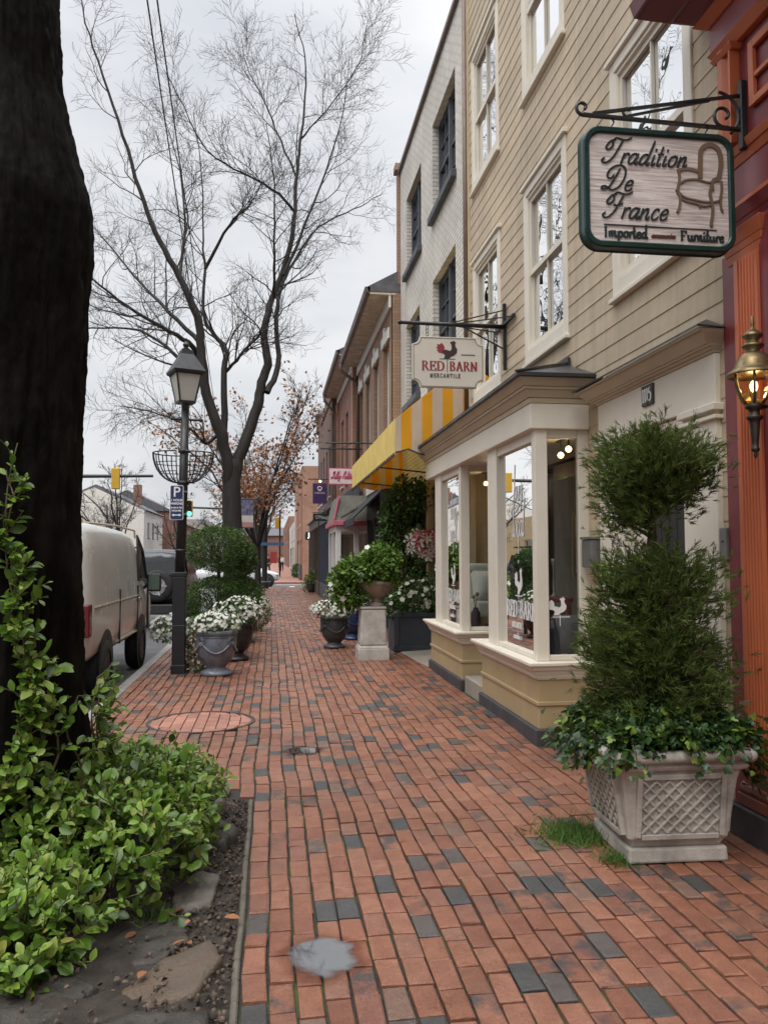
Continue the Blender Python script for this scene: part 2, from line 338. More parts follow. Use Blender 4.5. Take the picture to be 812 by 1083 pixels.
# ------------------------------------------------------------------ sky and light
SUN_EL, SUN_AZ = R(58), R(215)      # behind a closed cloud cover, behind the viewer's left shoulder
def mk_world():
    w = bpy.data.worlds.new('World'); SC.world = w; w.use_nodes = True; t = w.node_tree; t.nodes.clear()
    n = NT.__new__(NT); n.t = t
    out = n.n('ShaderNodeOutputWorld'); bg = n.n('ShaderNodeBackground'); bg.inputs[1].default_value = .1
    sky = n.n('ShaderNodeTexSky', sky_type='NISHITA', sun_disc=False); sky.sun_elevation = SUN_EL; sky.sun_rotation = SUN_AZ; sky.air_density = 1; sky.dust_density = 3
    v = n.n('ShaderNodeTexCoord').outputs['Generated']; sp = n.n('ShaderNodeSeparateXYZ'); n.l(v, sp.inputs[0])
    mp = n.n('ShaderNodeMapping'); mp.inputs['Scale'].default_value = (1, 1, 2.6); n.l(v, mp.inputs[0])
    c1 = n.noise(mp.outputs[0], 2.6, 6, .52)
    cl = n.ramp(c1, [(.3, (.74, .765, .81)), (.5, (.93, .945, .97)), (.68, (1.1, 1.1, 1.1))])
    g = n.ramp(sp.outputs[2], [(.0, .47), (.15, .49), (.45, .55), (.64, .63), (1., 2.6)])
    c = n.mix(1., cl, g, 'MULTIPLY'); c = n.mix(1., c, (1., 1., 1.), 'MULTIPLY')
    sc = n.n('ShaderNodeVectorMath', operation='SCALE'); n.l(c, sc.inputs[0]); sc.inputs['Scale'].default_value = 9.6
    m = n.mix(.93, sky.outputs[0], sc.outputs[0]); n.l(m, bg.inputs[0]); n.l(bg.outputs[0], out.inputs[0])
    ld = bpy.data.lights.new('sun', 'SUN'); ld.energy = 1.1; ld.angle = R(50); ld.color = (1, .965, .92)
    lo = bpy.data.objects.new('sun', ld); COL.objects.link(lo)
    d = Vector((math.sin(SUN_AZ)*math.cos(SUN_EL), math.cos(SUN_AZ)*math.cos(SUN_EL), math.sin(SUN_EL)))
    lo.rotation_euler = d.to_track_quat('Z', 'Y').to_euler()
mk_world()
SC.view_settings.view_transform = 'Standard'; SC.view_settings.look = 'None'; SC.view_settings.exposure = .84; SC.view_settings.gamma = 1
SC.render.engine = 'CYCLES'; cy = SC.cycles
try:
    cy.use_denoising = True; cy.denoiser = 'OPENIMAGEDENOISE'; cy.max_bounces = 8; cy.transparent_max_bounces = 16; cy.caustics_reflective = False; cy.caustics_refractive = False; cy.sample_clamp_indirect = 6
except Exception: pass
# ------------------------------------------------------------------ ground
def paver_mat():
    n = NT('paver'); b = n.n('ShaderNodeBsdfPrincipled'); r = n.n('ShaderNodeNewGeometry').outputs['Random Per Island']; v = n.coord()
    c = n.ramp(r, [(0, (.33, .132, .078)), (.13, (.36, .155, .098)), (.27, (.29, .112, .07)), (.4, (.345, .142, .085)), (.55, (.30, .13, .088)), (.68, (.375, .162, .10)), (.8, (.32, .15, .103)), (.85, (.255, .15, .11)), (.885, (.125, .105, .098)), (.925, (.33, .14, .088)), (.95, (.085, .083, .084))], True)
    r2 = n.n('ShaderNodeMath', operation='MULTIPLY'); n.l(r, r2.inputs[0]); r2.inputs[1].default_value = 53.7; r3 = n.n('ShaderNodeMath', operation='FRACT'); n.l(r2.outputs[0], r3.inputs[0])
    nz = n.ramp(n.noise(v, 11, 8, .7), [(.36, 0.), (.62, 1.)]); c = n.mix(n.mix(1., nz, (.75, .75, .75), 'MULTIPLY'), c, n.mix(1., c, (.66, .6, .56), 'MULTIPLY'))
    dk = n.mix(1., n.ramp(n.noise(v, 9., 5, .65), [(.42, 0.), (.6, .9)]), n.ramp(r3.outputs[0], [(.84, 0.), (.87, 1.)]), 'MULTIPLY'); c = n.mix(dk, c, (.062, .06, .06))
    big = n.ramp(n.noise(v, .8, 4, .55), [(.32, .8), (.65, 1.1)]); c = n.mix(1., c, big, 'MULTIPLY')
    fine = n.ramp(n.noise(v, 130, 5, .75), [(.32, .62), (.68, 1.2)]); c = n.mix(1., c, fine, 'MULTIPLY')
    c = n.mix(1., c, (.96, 1., 1.), 'MULTIPLY'); n.l(c, b.inputs['Base Color']); b.inputs['Specular IOR Level'].default_value = .5
    n.l(n.ramp(n.noise(v, 2.3, 6), [(.3, .24), (.65, .52)]), b.inputs['Roughness'])
    n.l(n.bump(n.noise(v, 55, 8, .75), .9, .008), b.inputs['Normal']); n.l(b.outputs[0], n.out.inputs[0]); return n.m
def joint_mat():
    n = NT('joint_sand'); b = n.n('ShaderNodeBsdfPrincipled'); v = n.coord()
    m = n.ramp(n.noise(v, 2.6, 6, .65), [(.5, 0.), (.62, 1.)])
    c = n.mix(n.ramp(n.noise(v, 60, 4), [(.35, 0.), (.7, 1.)]), (.02, .017, .014), (.05, .042, .034)); c = n.mix(m, c, (.05, .075, .018))
    n.l(c, b.inputs['Base Color']); b.inputs['Roughness'].default_value = .9; n.l(n.bump(n.noise(v, 90, 6), .8, .01), b.inputs['Normal']); n.l(b.outputs[0], n.out.inputs[0]); return n.m
KX = -1.681; WALK_END = 41.
def warp(x, y): return x+.022*noise.noise(Vector((x*.6, y*.55, 3)))+.012*noise.noise(Vector((x*2, y*1.7, 8))), y+.02*noise.noise(Vector((x*.8, y*.5, 17)))
def ground_z(x, y): return .008*noise.noise(Vector((x*.9, y*.7, 5)))+.004*noise.noise(Vector((x*2.6, y*2.2, 25)))
PUD = [(.2, 3.24, .135, .17), (.25, 6.6, .14, .13)]
COVER = (-.65, 7.86, .5); MAN = (-.5, 5.52, .22)
def bowl(x, y):
    for px, py, rx, ry in PUD:
        d = ((x-px)/rx)**2+((y-py)/ry)**2
        if d < 3: return 0
    return 0
def right_edge(y): return 2.9 if y < 6.35 else 2.17 if y < 11.3 else 2.15 if y < 13.8 else 2.6
def pavers():
    mb = MB(); cw = .0985; bl = .2025
    x = KX; i = 0
    while x < 2.9:
        y = .9+U(0, bl); i += 1
        while y < WALK_END:
            L = bl*U(.97, 1.03) if random.random() > .04 else bl*.55
            cx, cy = x+cw/2, y+L/2; y1 = y+L
            ok = cx < right_edge(cy) and not (cx < -.13 and cy < 5.34) and math.hypot(cx-COVER[0], cy-COVER[1]) > COVER[2]-.02 and math.hypot(cx-MAN[0], cy-MAN[1]) > MAN[2]+.03
            if ok:
                g = .0055 if y < 14 else .0046
                xs = (x+g, x+cw-g); ys = (y+g, y1-g); z = ground_z(cx, cy)+U(-.004, .004)
                tx, ty = U(-.02, .02), U(-.02, .02); j = .0036; bv = .0065
                for (px, py, rx, ry) in PUD:
                    if ((cx-px)/rx)**2+((cy-py)/ry)**2 < 3.4: z = ground_z(px, py)+U(-.001, .0003); tx *= .12; ty *= .12
                def q(a, c, dz, jj=0): wx, wy = warp(a, c); return (wx+U(-jj, jj), wy+U(-jj, jj), z+(a-cx)*tx+(c-cy)*ty+dz+bowl(a, c))
                if y < 15:
                    o = [(xs[0], ys[0]), (xs[1], ys[0]), (xs[1], ys[1]), (xs[0], ys[1])]; inn = [(xs[0]+bv, ys[0]+bv), (xs[1]-bv, ys[0]+bv), (xs[1]-bv, ys[1]-bv), (xs[0]+bv, ys[1]-bv)]
                    vs = [q(*p, 0, j) for p in inn]+[q(*p, -.004, j) for p in o]; vs += [(a, c, z-.03) for a, c, _ in vs[4:8]]
                    mb.add(vs, [(0, 1, 2, 3)]+[(4+k, 4+(k+1) % 4, (k+1) % 4, k) for k in range(4)]+[(8+k, 8+(k+1) % 4, 4+(k+1) % 4, 4+k) for k in range(4)])
                else:
                    vs = [q(a, c, 0, j) for a, c in ((xs[0], ys[0]), (xs[1], ys[0]), (xs[1], ys[1]), (xs[0], ys[1]))]; vs += [(a, c, z-.03) for a, c, _ in vs[:4]]
                    mb.add(vs, [(0, 1, 2, 3)]+[(4+k, 4+(k+1) % 4, (k+1) % 4, k) for k in range(4)])
            y = y1
        x += cw
    return mb
struct('sidewalk', pavers(), paver_mat())
struct('sidewalk_bed', MB().quad((KX, -3, -.017), (6, -3, -.017), (6, WALK_END, -.017), (KX, WALK_END, -.017)), joint_mat())
m_asph = M('asphalt', (.075, .075, .078), .42, .25, 1.3, .5, 180)
m_conc = M('concrete', (.30, .27, .225), .75, .22, 3, .35, 90)
m_granite = M('kerb_stone', (.27, .255, .235), .7, .22, 9, .4, 120)
struct('ground', MB().quad((-900, -300, -.16), (900, -300, -.16), (900, 1500, -.16), (-900, 1500, -.16)), M('far_ground', (.11, .1, .085), .9, .2, .2))
struct('street', MB().quad((-11.6, -40, -.13), (KX-.13, -40, -.13), (KX-.13, 41, -.13), (-11.6, 41, -.13)).quad((-60, 41, -.13), (60, 41, -.13), (60, 49, -.13), (-60, 49, -.13)).quad((-11.6, 49, -.13), (-1.77, 49, -.13), (-1.77, 260, -.13), (-11.6, 260, -.13)), m_asph)
mb = MB()
for k in range(26):
    y0 = -4+k*1.75; mb.box(KX-.135+U(-.004, .004), KX-.004, y0+.004, min(y0+1.742, 41), -.3, .004+U(-.004, .004))
struct('kerb', mb, m_granite, bevel=.012, seg=2)
mb = MB(); mb.box(KX+.001, 6, 41.0, 41.16, -.3, .0); struct('corner_kerb', mb, m_granite, bevel=.01)
m_farwalk = brickmat('far_walk', (.30, .13, .09), (.25, .11, .08), (.1, .08, .06), .2, .1, .008, .2)
struct('far_sidewalk', MB().box(-1.77, 6, 49, 190, -.3, -.01), M('far_paving', (.3, .14, .10), .6, .25, 2))
struct('opposite_sidewalk', MB().box(-16, -11.6, -40, 41, -.3, 0).box(-16, -11.6, 49, 220, -.3, -.01), M('opposite_paving', (.3, .17, .13), .6, .25, 2))
mb = MB()
for x in (.95, -1.4, -3.7): mb.quad((x, 42.2, -.126), (x+.28, 42.2, -.126), (x+.28, 45.2, -.126), (x, 45.2, -.126))
mb.quad((.2, 47.9, -.126), (8, 47.9, -.126), (8, 48.2, -.126), (.2, 48.2, -.126))
struct('crosswalk_marking', mb, M('road_paint', (.7, .7, .68), .6, .2, 6))
# planting bed
def bed():
    mb = MB(); nx, ny = 60, 120; xs = np.linspace(KX, -.135, nx); ys = np.linspace(-1, 5.3, ny)
    vs = [(x, y, -.012+.02*noise.noise(Vector((x*5, y*5, 0)))+.012*noise.noise(Vector((x*17, y*17, 2)))+.008*noise.noise(Vector((x*45, y*45, 2)))+.05*math.exp(-((x+.9)/.5)**2)) for y in ys for x in xs]
    return mb.add(vs, [(j*nx+i, j*nx+i+1, (j+1)*nx+i+1, (j+1)*nx+i) for j in range(ny-1) for i in range(nx-1)])
struct('planting_bed', bed(), M('soil', (.04, .031, .024), .85, .5, 14, .9, 130), smooth=True)
n = 2600; P = np.stack([np.where(rng.random(n) < .6, rng.uniform(-.42, -.14, n), rng.uniform(-1.2, -.14, n)), rng.uniform(1.6, 5.3, n), rng.uniform(-.004, .012, n)+.0], 1)
P[:, 2] += .05*np.exp(-((P[:, 0]+.9)/.5)**2)
tag(scatter('mulch', CHIP, P, rdir(n), rdir(n, 1.5), rng.uniform(.006, .022, n), M('wood_chip', (.12, .085, .06), .85, .3, 8, isl=.75)), kind='stuff')
mb = MB()
for k in range(30):
    y0 = .9+k*.148; mb.prism([warp(-.139, y0), warp(-.112, y0), warp(-.112, y0+.148), warp(-.139, y0+.148)], 'z', -.1, .002+.004*noise.noise(Vector((0, y0*3, 2))))
struct('edging_strip', mb, M('old_concrete', (.12, .105, .082), .85, .3, 7, .6, 80), bevel=.006)
# flat stones set in the bed
def stone(poly, z, h, tone, label, tilt=(0, 0)):
    cx = sum(p[0] for p in poly)/len(poly); cy_ = sum(p[1] for p in poly)/len(poly); pts = []
    for i in range(len(poly)):
        a, b = poly[i], poly[(i+1) % len(poly)]
        for t in (0, .2, .4, .6, .8): pts.append((a[0]+(b[0]-a[0])*t+U(-.006, .006), a[1]+(b[1]-a[1])*t+U(-.006, .006)))
    mb = MB(); n = len(pts); rings = []
    for s, dz in ((1.02, -.05), (1., h*.55), (.95, h*.9), (.8, h), (.55, h), (.25, h)):
        rings.append([(cx+(p[0]-cx)*s, cy_+(p[1]-cy_)*s, z+dz+(p[0]-cx)*tilt[0]+(p[1]-cy_)*tilt[1]+(.02*noise.noise(Vector((p[0]*7, p[1]*7, s*3)))*min(1, h*18) if s < 1 else 0)) for p in pts])
    vs = [q for r_ in rings for q in r_]+[(cx, cy_, z+h)]; k = len(rings)
    fs = [(j*n+i, j*n+(i+1) % n, (j+1)*n+(i+1) % n, (j+1)*n+i) for j in range(k-1) for i in range(n)]+[((k-1)*n+i, (k-1)*n+(i+1) % n, k*n) for i in range(n)]
    mb.add(vs, fs); col = {'slate': (.028, .025, .022), 'grey': (.085, .076, .064), 'tan': (.19, .125, .08)}[tone]
    solo('stone', mb, M('stone_'+tone, col, .5, .4, 9, 1., 45, col2={'slate': (.075, .066, .057), 'grey': (.2, .18, .155), 'tan': (.10, .08, .06)}[tone]), label, 'stone', (cx, cy_, z), 'stones set in the planting bed', smooth=True)
stone([(-.50, 2.92), (-.26, 2.98), (-.18, 3.22), (-.23, 3.36), (-.4, 3.25), (-.52, 3.06)], .0, .03, 'tan', 'brownish tan flat stone at the front of the planting bed', (.05, .05))
stone([(-.62, 3.24), (-.42, 3.24), (-.32, 3.42), (-.36, 3.66), (-.55, 3.6), (-.66, 3.4)], .0, .022, 'slate', 'dark wet slab behind the brownish tan stone')
stone([(-1.3, 2.75), (-.78, 2.78), (-.6, 3.06), (-.72, 3.2), (-1.1, 3.12), (-1.35, 2.95)], .015, .025, 'slate', 'largest dark slab, under the front edge of the leafy vine')
stone([(-.56, 2.6), (-.22, 2.62), (-.2, 2.86), (-.44, 2.9), (-.64, 2.8)], .0, .035, 'slate', 'dark slab cut off by the bottom edge, in front of the tan stone')
stone([(-.42, 3.66), (-.26, 3.72), (-.235, 4.05), (-.35, 4.12), (-.44, 3.9)], .0, .035, 'grey', 'grey flat slab between the vine and the bare soil strip')
stone([(-.38, 4.46), (-.24, 4.42), (-.175, 4.62), (-.26, 4.8), (-.4, 4.7)], .0, .06, 'slate', 'dark pointed rock at the right tip of the vine')
stone([(-.47, 4.9), (-.34, 4.86), (-.27, 5.05), (-.33, 5.22), (-.46, 5.2)], .0, .11, 'grey', 'rounded pale grey rock beside the dark iron manhole')
# covers, puddles
m_iron = M('cast_iron', (.075, .07, .066), .5, .3, 20, .4, 120, metal=.5)
cv = thing('utility_cover', 'large round cover filled with bricks inside a thin dark rim', 'utility cover', (COVER[0], COVER[1], 0))
mb = MB().lathe([(.47, -.02), (.47, .008), (.5, .01), (.503, -.02)], (COVER[0], COVER[1], .0), 64); part('rim', mb, m_iron, cv, smooth=False)
mb = MB()
for i in range(-9, 10):
    for j in range(-5, 6):
        x0, y0 = i*.103+U(-.002, .002), (j+(.5 if i % 2 else 0))*.2075; pl = [(x0-.047, y0-.1), (x0+.047, y0-.1), (x0+.047, y0+.1), (x0-.047, y0+.1)]
        pl2 = [];
        for a, b in pl:
            r_ = math.hypot(a, b); k = min(1, .462/r_) if r_ else 1; pl2.append((COVER[0]+a*k, COVER[1]+b*k))
        if abs((pl2[1][0]-pl2[0][0])*(pl2[2][1]-pl2[1][1])) > .002: mb.prism(pl2, 'z', -.02, .004+U(-.001, .001))
part('inlay', mb, M('inlay_brick', (.38, .175, .125), .6, .25, 9, .4, 80, isl=.35), cv, bevel=.004)
mh = thing('manhole_cover', 'small dark cast iron manhole cover by the planting bed', 'manhole cover', (MAN[0], MAN[1], 0))
part('frame', MB().lathe([(.205, -.02), (.205, .006), (.235, .008), (.24, -.02)], (MAN[0], MAN[1], .002), 48), m_iron, mh)
pr = [(.001, .002)]
for k in range(9): r0 = .02+k*.02; pr += [(r0, .002), (r0+.002, .008), (r0+.011, .008), (r0+.013, .002)]
part('lid', MB().lathe(pr+[(.202, .002), (.203, -.02)], (MAN[0], MAN[1], .002), 48), m_iron, mh)
def watermat(rx, ry, seed):
    n = NT('water_film'); t = n.n('ShaderNodeBsdfTransparent'); t.inputs[0].default_value = (.72, .62, .56, 1); g = n.n('ShaderNodeBsdfGlossy'); g.inputs['Roughness'].default_value = .025
    v = n.coord(); mp = n.n('ShaderNodeMapping'); mp.inputs['Scale'].default_value = (1/rx, 1/ry, 0); n.l(v, mp.inputs[0]); ln = n.n('ShaderNodeVectorMath', operation='LENGTH'); n.l(mp.outputs[0], ln.inputs[0])
    m2 = n.n('ShaderNodeMapping'); m2.inputs['Location'].default_value = (seed, seed*2, 0); n.l(v, m2.inputs[0]); nz = n.noise(m2.outputs[0], 7, 6, .6)
    ad = n.n('ShaderNodeMath', operation='MULTIPLY_ADD'); n.l(nz, ad.inputs[0]); ad.inputs[1].default_value = -.9; n.l(ln.outputs['Value'], ad.inputs[2])
    damp = n.ramp(ad.outputs[0], [(.28, 1.), (.62, 0.)]); film = n.ramp(ad.outputs[0], [(.08, 1.), (.2, .8), (.36, 0.)])
    dm = n.n('ShaderNodeBsdfTransparent'); n.l(n.mix(damp, (1., 1., 1.), (.74, .68, .64)), dm.inputs[0])
    fr = n.n('ShaderNodeFresnel'); fr.inputs[0].default_value = 6.; mx = n.n('ShaderNodeMixShader'); n.l(fr.outputs[0], mx.inputs[0]); n.l(t.outputs[0], mx.inputs[1]); n.l(g.outputs[0], mx.inputs[2])
    m3 = n.n('ShaderNodeMixShader'); n.l(film, m3.inputs[0]); n.l(dm.outputs[0], m3.inputs[1]); n.l(mx.outputs[0], m3.inputs[2]); n.l(m3.outputs[0], n.out.inputs[0]); return n.m
for k, (px, py, rx, ry) in enumerate(PUD):
    z = ground_z(px, py)+.002; o = mesh_obj('puddle', MB().quad((px-rx*1.9, py-ry*1.9, z), (px+rx*1.9, py-ry*1.9, z), (px+rx*1.9, py+ry*1.9, z), (px-rx*1.9, py+ry*1.9, z)), watermat(rx*1.25, ry*1.25, 3.3+k*4), off=(px, py, 0)); o.location = (px, py, 0); o['kind'] = 'structure'
# grass tufts
m_grass = foliage('grass_green', [(0, (.05, .11, .015)), (.6, (.09, .2, .03)), (1, (.16, .26, .06))])
BLADE = ([(-.03, 0, 0), (.03, 0, 0), (.022, .5, .03), (-.022, .5, .03), (0, 1, .12)], [(0, 1, 2, 3), (3, 2, 4)])
def tuft(label, c, r, n, L, name='grass_tuft'):
    P = np.stack([c[0]+rng.normal(0, r[0], n), c[1]+rng.normal(0, r[1], n), np.full(n, .0)], 1)
    o = scatter(name, BLADE, P, rdir(n, 1.1)*[1, 1, .8], rdir(n, .1), rng.uniform(L*.5, L, n), m_grass); return o
g1 = tuft('', (1.66, 4.42), (.1, .1), 1500, .085); g2 = tuft('', (1.75, 4.02), (.05, .05), 420, .07); g3 = tuft('', (-.5, 3.62), (.03, .03), 90, .12)
tag(g1, kind='stuff'); tag(g2, kind='stuff'); tag(g3, kind='stuff')
n = 4200; ci = rng.integers(0, 40, n); P = np.stack([KX+ci*.0985+rng.normal(0, .003, n), rng.uniform(2.2, 10, n), np.full(n, -.008)], 1); k = np.array([noise.noise(Vector((p[0]*1.3, p[1]*.8, 4))) > .02 and p[0] < right_edge(p[1])-.05 and not (p[0] < -.1 and p[1] < 5.4) for p in P]); P = P[k]
P = np.array([(*warp(p[0], p[1]), p[2]) for p in P])
tag(scatter('joint_moss', BLADE, P, rdir(len(P), 1.), rdir(len(P)), rng.uniform(.01, .022, len(P)), m_grass), kind='stuff')
# ------------------------------------------------------------------ buildings
m_cream = M('cream_paint', (.74, .69, .59), .5, .06, 3, .06, 40)
m_tan = M('tan_paint', (.43, .33, .185), .55, .1, 2.5, .08, 40)
m_gl = glassmat('shop_glass', ior=2.0); m_glu = glassmat('window_glass', (.75, .8, .8), 2.2, 0, .1)
m_dark = M('dark_room', (.06, .05, .045), .9, .2, 2)
m_black = M('black_iron', (.022, .022, .024), .42, .2, 10, .15, 90, metal=.3)
m_roofblk = M('roof_membrane', (.035, .036, .04), .38, .3, 4, .4, 25)
m_curt = M('curtain_cloth', (.66, .66, .62), .9, .1, 6, .2, 20)
def free_spans(a, b, cuts):
    sp = [(a, b)]
    for c0, c1 in cuts:
        nx = []
        for s0, s1 in sp:
            if c1 <= s0 or c0 >= s1: nx.append((s0, s1)); continue
            if c0 > s0: nx.append((s0, c0))
            if c1 < s1: nx.append((c1, s1))
        sp = nx
    return [q for q in sp if q[1]-q[0] > 1e-4]
def wall_mesh(X, y0, y1, z0, z1, holes, sg=1, rec=.12, step=None, lip=.0):
    """facade at X facing -sg, openings with reveals; step/lip make weatherboards"""
    mb = MB(); zs = [z0]
    if step:
        z = z0
        while z < z1-1e-6: z = min(z+step, z1); zs.append(z)
    else: zs.append(z1)
    for a, b in zip(zs[:-1], zs[1:]):
        cuts = sorted({a, b}|{h for q in holes for h in (q[2], q[3]) if a < h < b})
        for c, d in zip(cuts[:-1], cuts[1:]):
            m = (c+d)/2; sp = free_spans(y0, y1, [(q[0], q[1]) for q in holes if q[2] < m < q[3]])
            if lip:
                for k in range(1):
                    nsp = []
                    for s0, s1 in sp:
                        if s1-s0 > 2.6: t = s0+(s1-s0)*U(.3, .7); nsp += [(s0, t-.0015), (t+.0015, s1)]
                        else: nsp.append((s0, s1))
                    sp = nsp
            for s0, s1 in sp:
                o = lip*(1-(c-a)/(b-a)) if lip else 0; o2 = lip*(1-(d-a)/(b-a)) if lip else 0; xa, xb = X-sg*o, X-sg*o2
                mb.quad((xa, s0, c), (xa, s1, c), (xb, s1, d), (xb, s0, d))
                if lip and c == a: mb.quad((X, s0, c), (X, s1, c), (xa, s1, c), (xa, s0, c))
    for h in holes:
        a, b, c, d = h[:4]; x2 = X+sg*rec
        mb.quad((X, a, c), (x2, a, c), (x2, a, d), (X, a, d)); mb.quad((X, b, c), (X, b, d), (x2, b, d), (x2, b, c)); mb.quad((X, a, d), (x2, a, d), (x2, b, d), (X, b, d)); mb.quad((X, a, c), (X, b, c), (x2, b, c), (x2, a, c))
    return mb
def shell(mb, X, y0, y1, z0, z1, depth, sg=1, lid=True):
    xb = X+sg*depth
    mb.quad((X, y0, z0), (xb, y0, z0), (xb, y0, z1), (X, y0, z1)); mb.quad((X, y1, z0), (X, y1, z1), (xb, y1, z1), (xb, y1, z0)); mb.quad((xb, y0, z0), (xb, y1, z0), (xb, y1, z1), (xb, y0, z1))
    if lid: mb.quad((X, y0, z1), (xb, y0, z1), (xb, y1, z1), (X, y1, z1))
    return mb
def window(parent, X, y0, y1, z0, z1, mats, sg=1, rec=.1, cols=1, rows=2, fw=.05, sill=.06, mid=True, mun=.022, curtain=False, cas=0, glass=None):
    fm, sm = mats; g = glass or m_gl; xa = X+sg*rec
    def bx(mb, xo, d, a, b, c, e): mb.box(min(xo, xo+sg*d), max(xo, xo+sg*d), a, b, c, e)
    f = MB()
    bx(f, xa-sg*.03, .07, y0+.001, y0+fw, z0+.001, z1-.001); bx(f, xa-sg*.03, .07, y1-fw, y1-.001, z0+.001, z1-.001); bx(f, xa-sg*.03, .07, y0+fw, y1-fw, z1-fw, z1-.001); bx(f, xa-sg*.03, .07, y0+fw, y1-fw, z0+.001, z0+fw)
    w = part('window', f, fm, parent, bevel=.004)
    m = MB(); zm = (z0+z1)/2; a, b = y0+fw, y1-fw
    if mid:
        bx(m, xa-sg*.012, .05, a, b, zm-.028, zm+.028)
        for (q0, q1, xo) in ((zm+.028, z1-fw, xa-sg*.008), (z0+fw, zm-.028, xa+sg*.015)):
            bx(m, xo, .035, a, a+.04, q0, q1); bx(m, xo, .035, b-.04, b, q0, q1)
            bx(m, xo+sg*.002, .03, a+.04, b-.04, q1-.045 if q1 > zm+.1 else q1-.001, q1-.0005) if q1 > zm+.1 else bx(m, xo+sg*.002, .03, a+.04, b-.04, q0, q0+.06)
    zz = np.linspace(z0+fw, z1-fw, rows+1)
    for k in range(1, cols): y = a+(b-a)*k/cols; bx(m, xa+sg*.0, .026, y-mun/2, y+mun/2, z0+fw+.002, z1-fw-.002)
    for k in range(1, rows):
        if not (mid and abs(zz[k]-zm) < .02): bx(m, xa+sg*.003, .02, a, b, zz[k]-mun/2, zz[k]+mun/2)
    if m.v: part('sash', m, fm, w)
    p = MB(); xg = xa+sg*.028; p.quad((xg, a+.001, z0+fw+.001), (xg, b-.001, z0+fw+.001), (xg, b-.001, z1-fw-.001), (xg, a+.001, z1-fw-.001)); part('pane', p, g, w)
    if sill: s = MB(); bx(s, X-sg*.06, rec+.05, y0-.05, y1+.05, z0-sill, z0-.002); part('sill', s, sm, w, bevel=.006)
    if cas:
        c = MB(); t = .02
        bx(c, X-sg*t, t+.02, y0-cas, y0-.002, z0-.13, z1+cas); bx(c, X-sg*t, t+.02, y1+.002, y1+cas, z0-.13, z1+cas)
        bx(c, X-sg*(t+.004), t+.02, y0-.002, y1+.002, z1+.002, z1+cas-.004); bx(c, X-sg*(t+.03), t+.05, y0-cas-.03, y1+cas+.03, z1+cas, z1+cas+.045)
        bx(c, X-sg*(t+.004), t+.02, y0-.002, y1+.002, z0-.126, z0-.003); bx(c, X-sg*(t+.03), t+.04, y0-cas-.02, y1+cas+.02, z0-.17, z0-.13)
        bx(c, X-sg*.016, .02, y0-.002, y0+.022, z0, z1); bx(c, X-sg*.016, .02, y1-.022, y1+.002, z0, z1)
        part('casing', c, fm, w, bevel=.006)
    if curtain:
        cm = MB(); xc = xa+sg*.13
        for q0, q1 in ((a, a+(b-a)*.22), (b-(b-a)*.22, b)):
            k = 9; ys = np.linspace(q0, q1, k); vs = [(xc+.02*(-1)**i, ys[i], z) for z in (z0, z1) for i in range(k)]; cm.add(vs, [(i, i+1, k+i+1, k+i) for i in range(k-1)])
        part('curtain', cm, m_curt, w)
    return w
# --- beige clapboard building with the shop bay
WX = 2.65
clap = thing('clapboard_building', 'beige clapboard house with cream windows, shop bay and doorway 1115', 'building', (WX, 7.6, 0))
def siding_mat():
    n = NT('clapboard_paint'); b = n.n('ShaderNodeBsdfPrincipled'); v = n.coord(); r = n.n('ShaderNodeNewGeometry').outputs['Random Per Island']
    mp = n.n('ShaderNodeMapping'); mp.inputs['Scale'].default_value = (6, .7, 6); n.l(v, mp.inputs[0])
    c = n.mix(n.ramp(n.noise(mp.outputs[0], 2, 7, .6), [(.3, 0.), (.7, 1.)]), (.52, .42, .29), (.59, .485, .345))
    c = n.mix(1., c, n.ramp(r, [(0, .9), (1, 1.04)]), 'MULTIPLY')
    st = n.ramp(n.noise(v, .9, 6, .6), [(.35, .85), (.6, 1.05)]); c = n.mix(1., c, st, 'MULTIPLY'); m2 = n.n('ShaderNodeMapping'); m2.inputs['Scale'].default_value = (7, 7, .45); n.l(v, m2.inputs[0]); c = n.mix(1., c, n.ramp(n.noise(m2.outputs[0], 1.5, 6, .7), [(.35, .86), (.55, 1.02)]), 'MULTIPLY'); n.l(c, b.inputs['Base Color'])
    b.inputs['Roughness'].default_value = .62; n.l(n.bump(n.noise(mp.outputs[0], 9, 6, .6), .18, .006), b.inputs['Normal']); n.l(b.outputs[0], n.out.inputs[0]); return n.m
m_sid = siding_mat()
wins = [(4.82, 5.88), (7.06, 8.12), (9.24, 10.34)]
holes = [(a, b, z0, z1) for a, b in wins for z0, z1 in ((3.68, 5.32), (6.52, 8.16))]+[(6.62, 11.1, .0, 2.8), (4.87, 5.86, 0, 2.44), (10.75-.02, 10.76, 0, .01)][:2]
part('wall', shell(wall_mesh(WX, 4.4, 10.74, 0, 9.4, holes, step=.146, lip=.0055), WX+.02, 4.42, 10.73, 0, 9.4, 8), m_sid, clap)
for a, b, z0, z1 in holes[:6]: window(clap, WX, a, b, z0, z1, (m_cream, m_cream), cols=2, rows=2, sill=0, cas=.095, curtain=True, glass=m_glu, fw=.03, rec=.022, mun=.018)
part('corner_board', MB().box(WX-.03, WX+.05, 10.62, 10.75, 0, 9.4), m_sid, clap, bevel=.004)
part('downspout', MB().tube([(WX-.05, 10.68, 9.4), (WX-.05, 10.68, 3.4)], .035, 10), M('brown_metal', (.16, .11, .08), .5), clap, smooth=True)
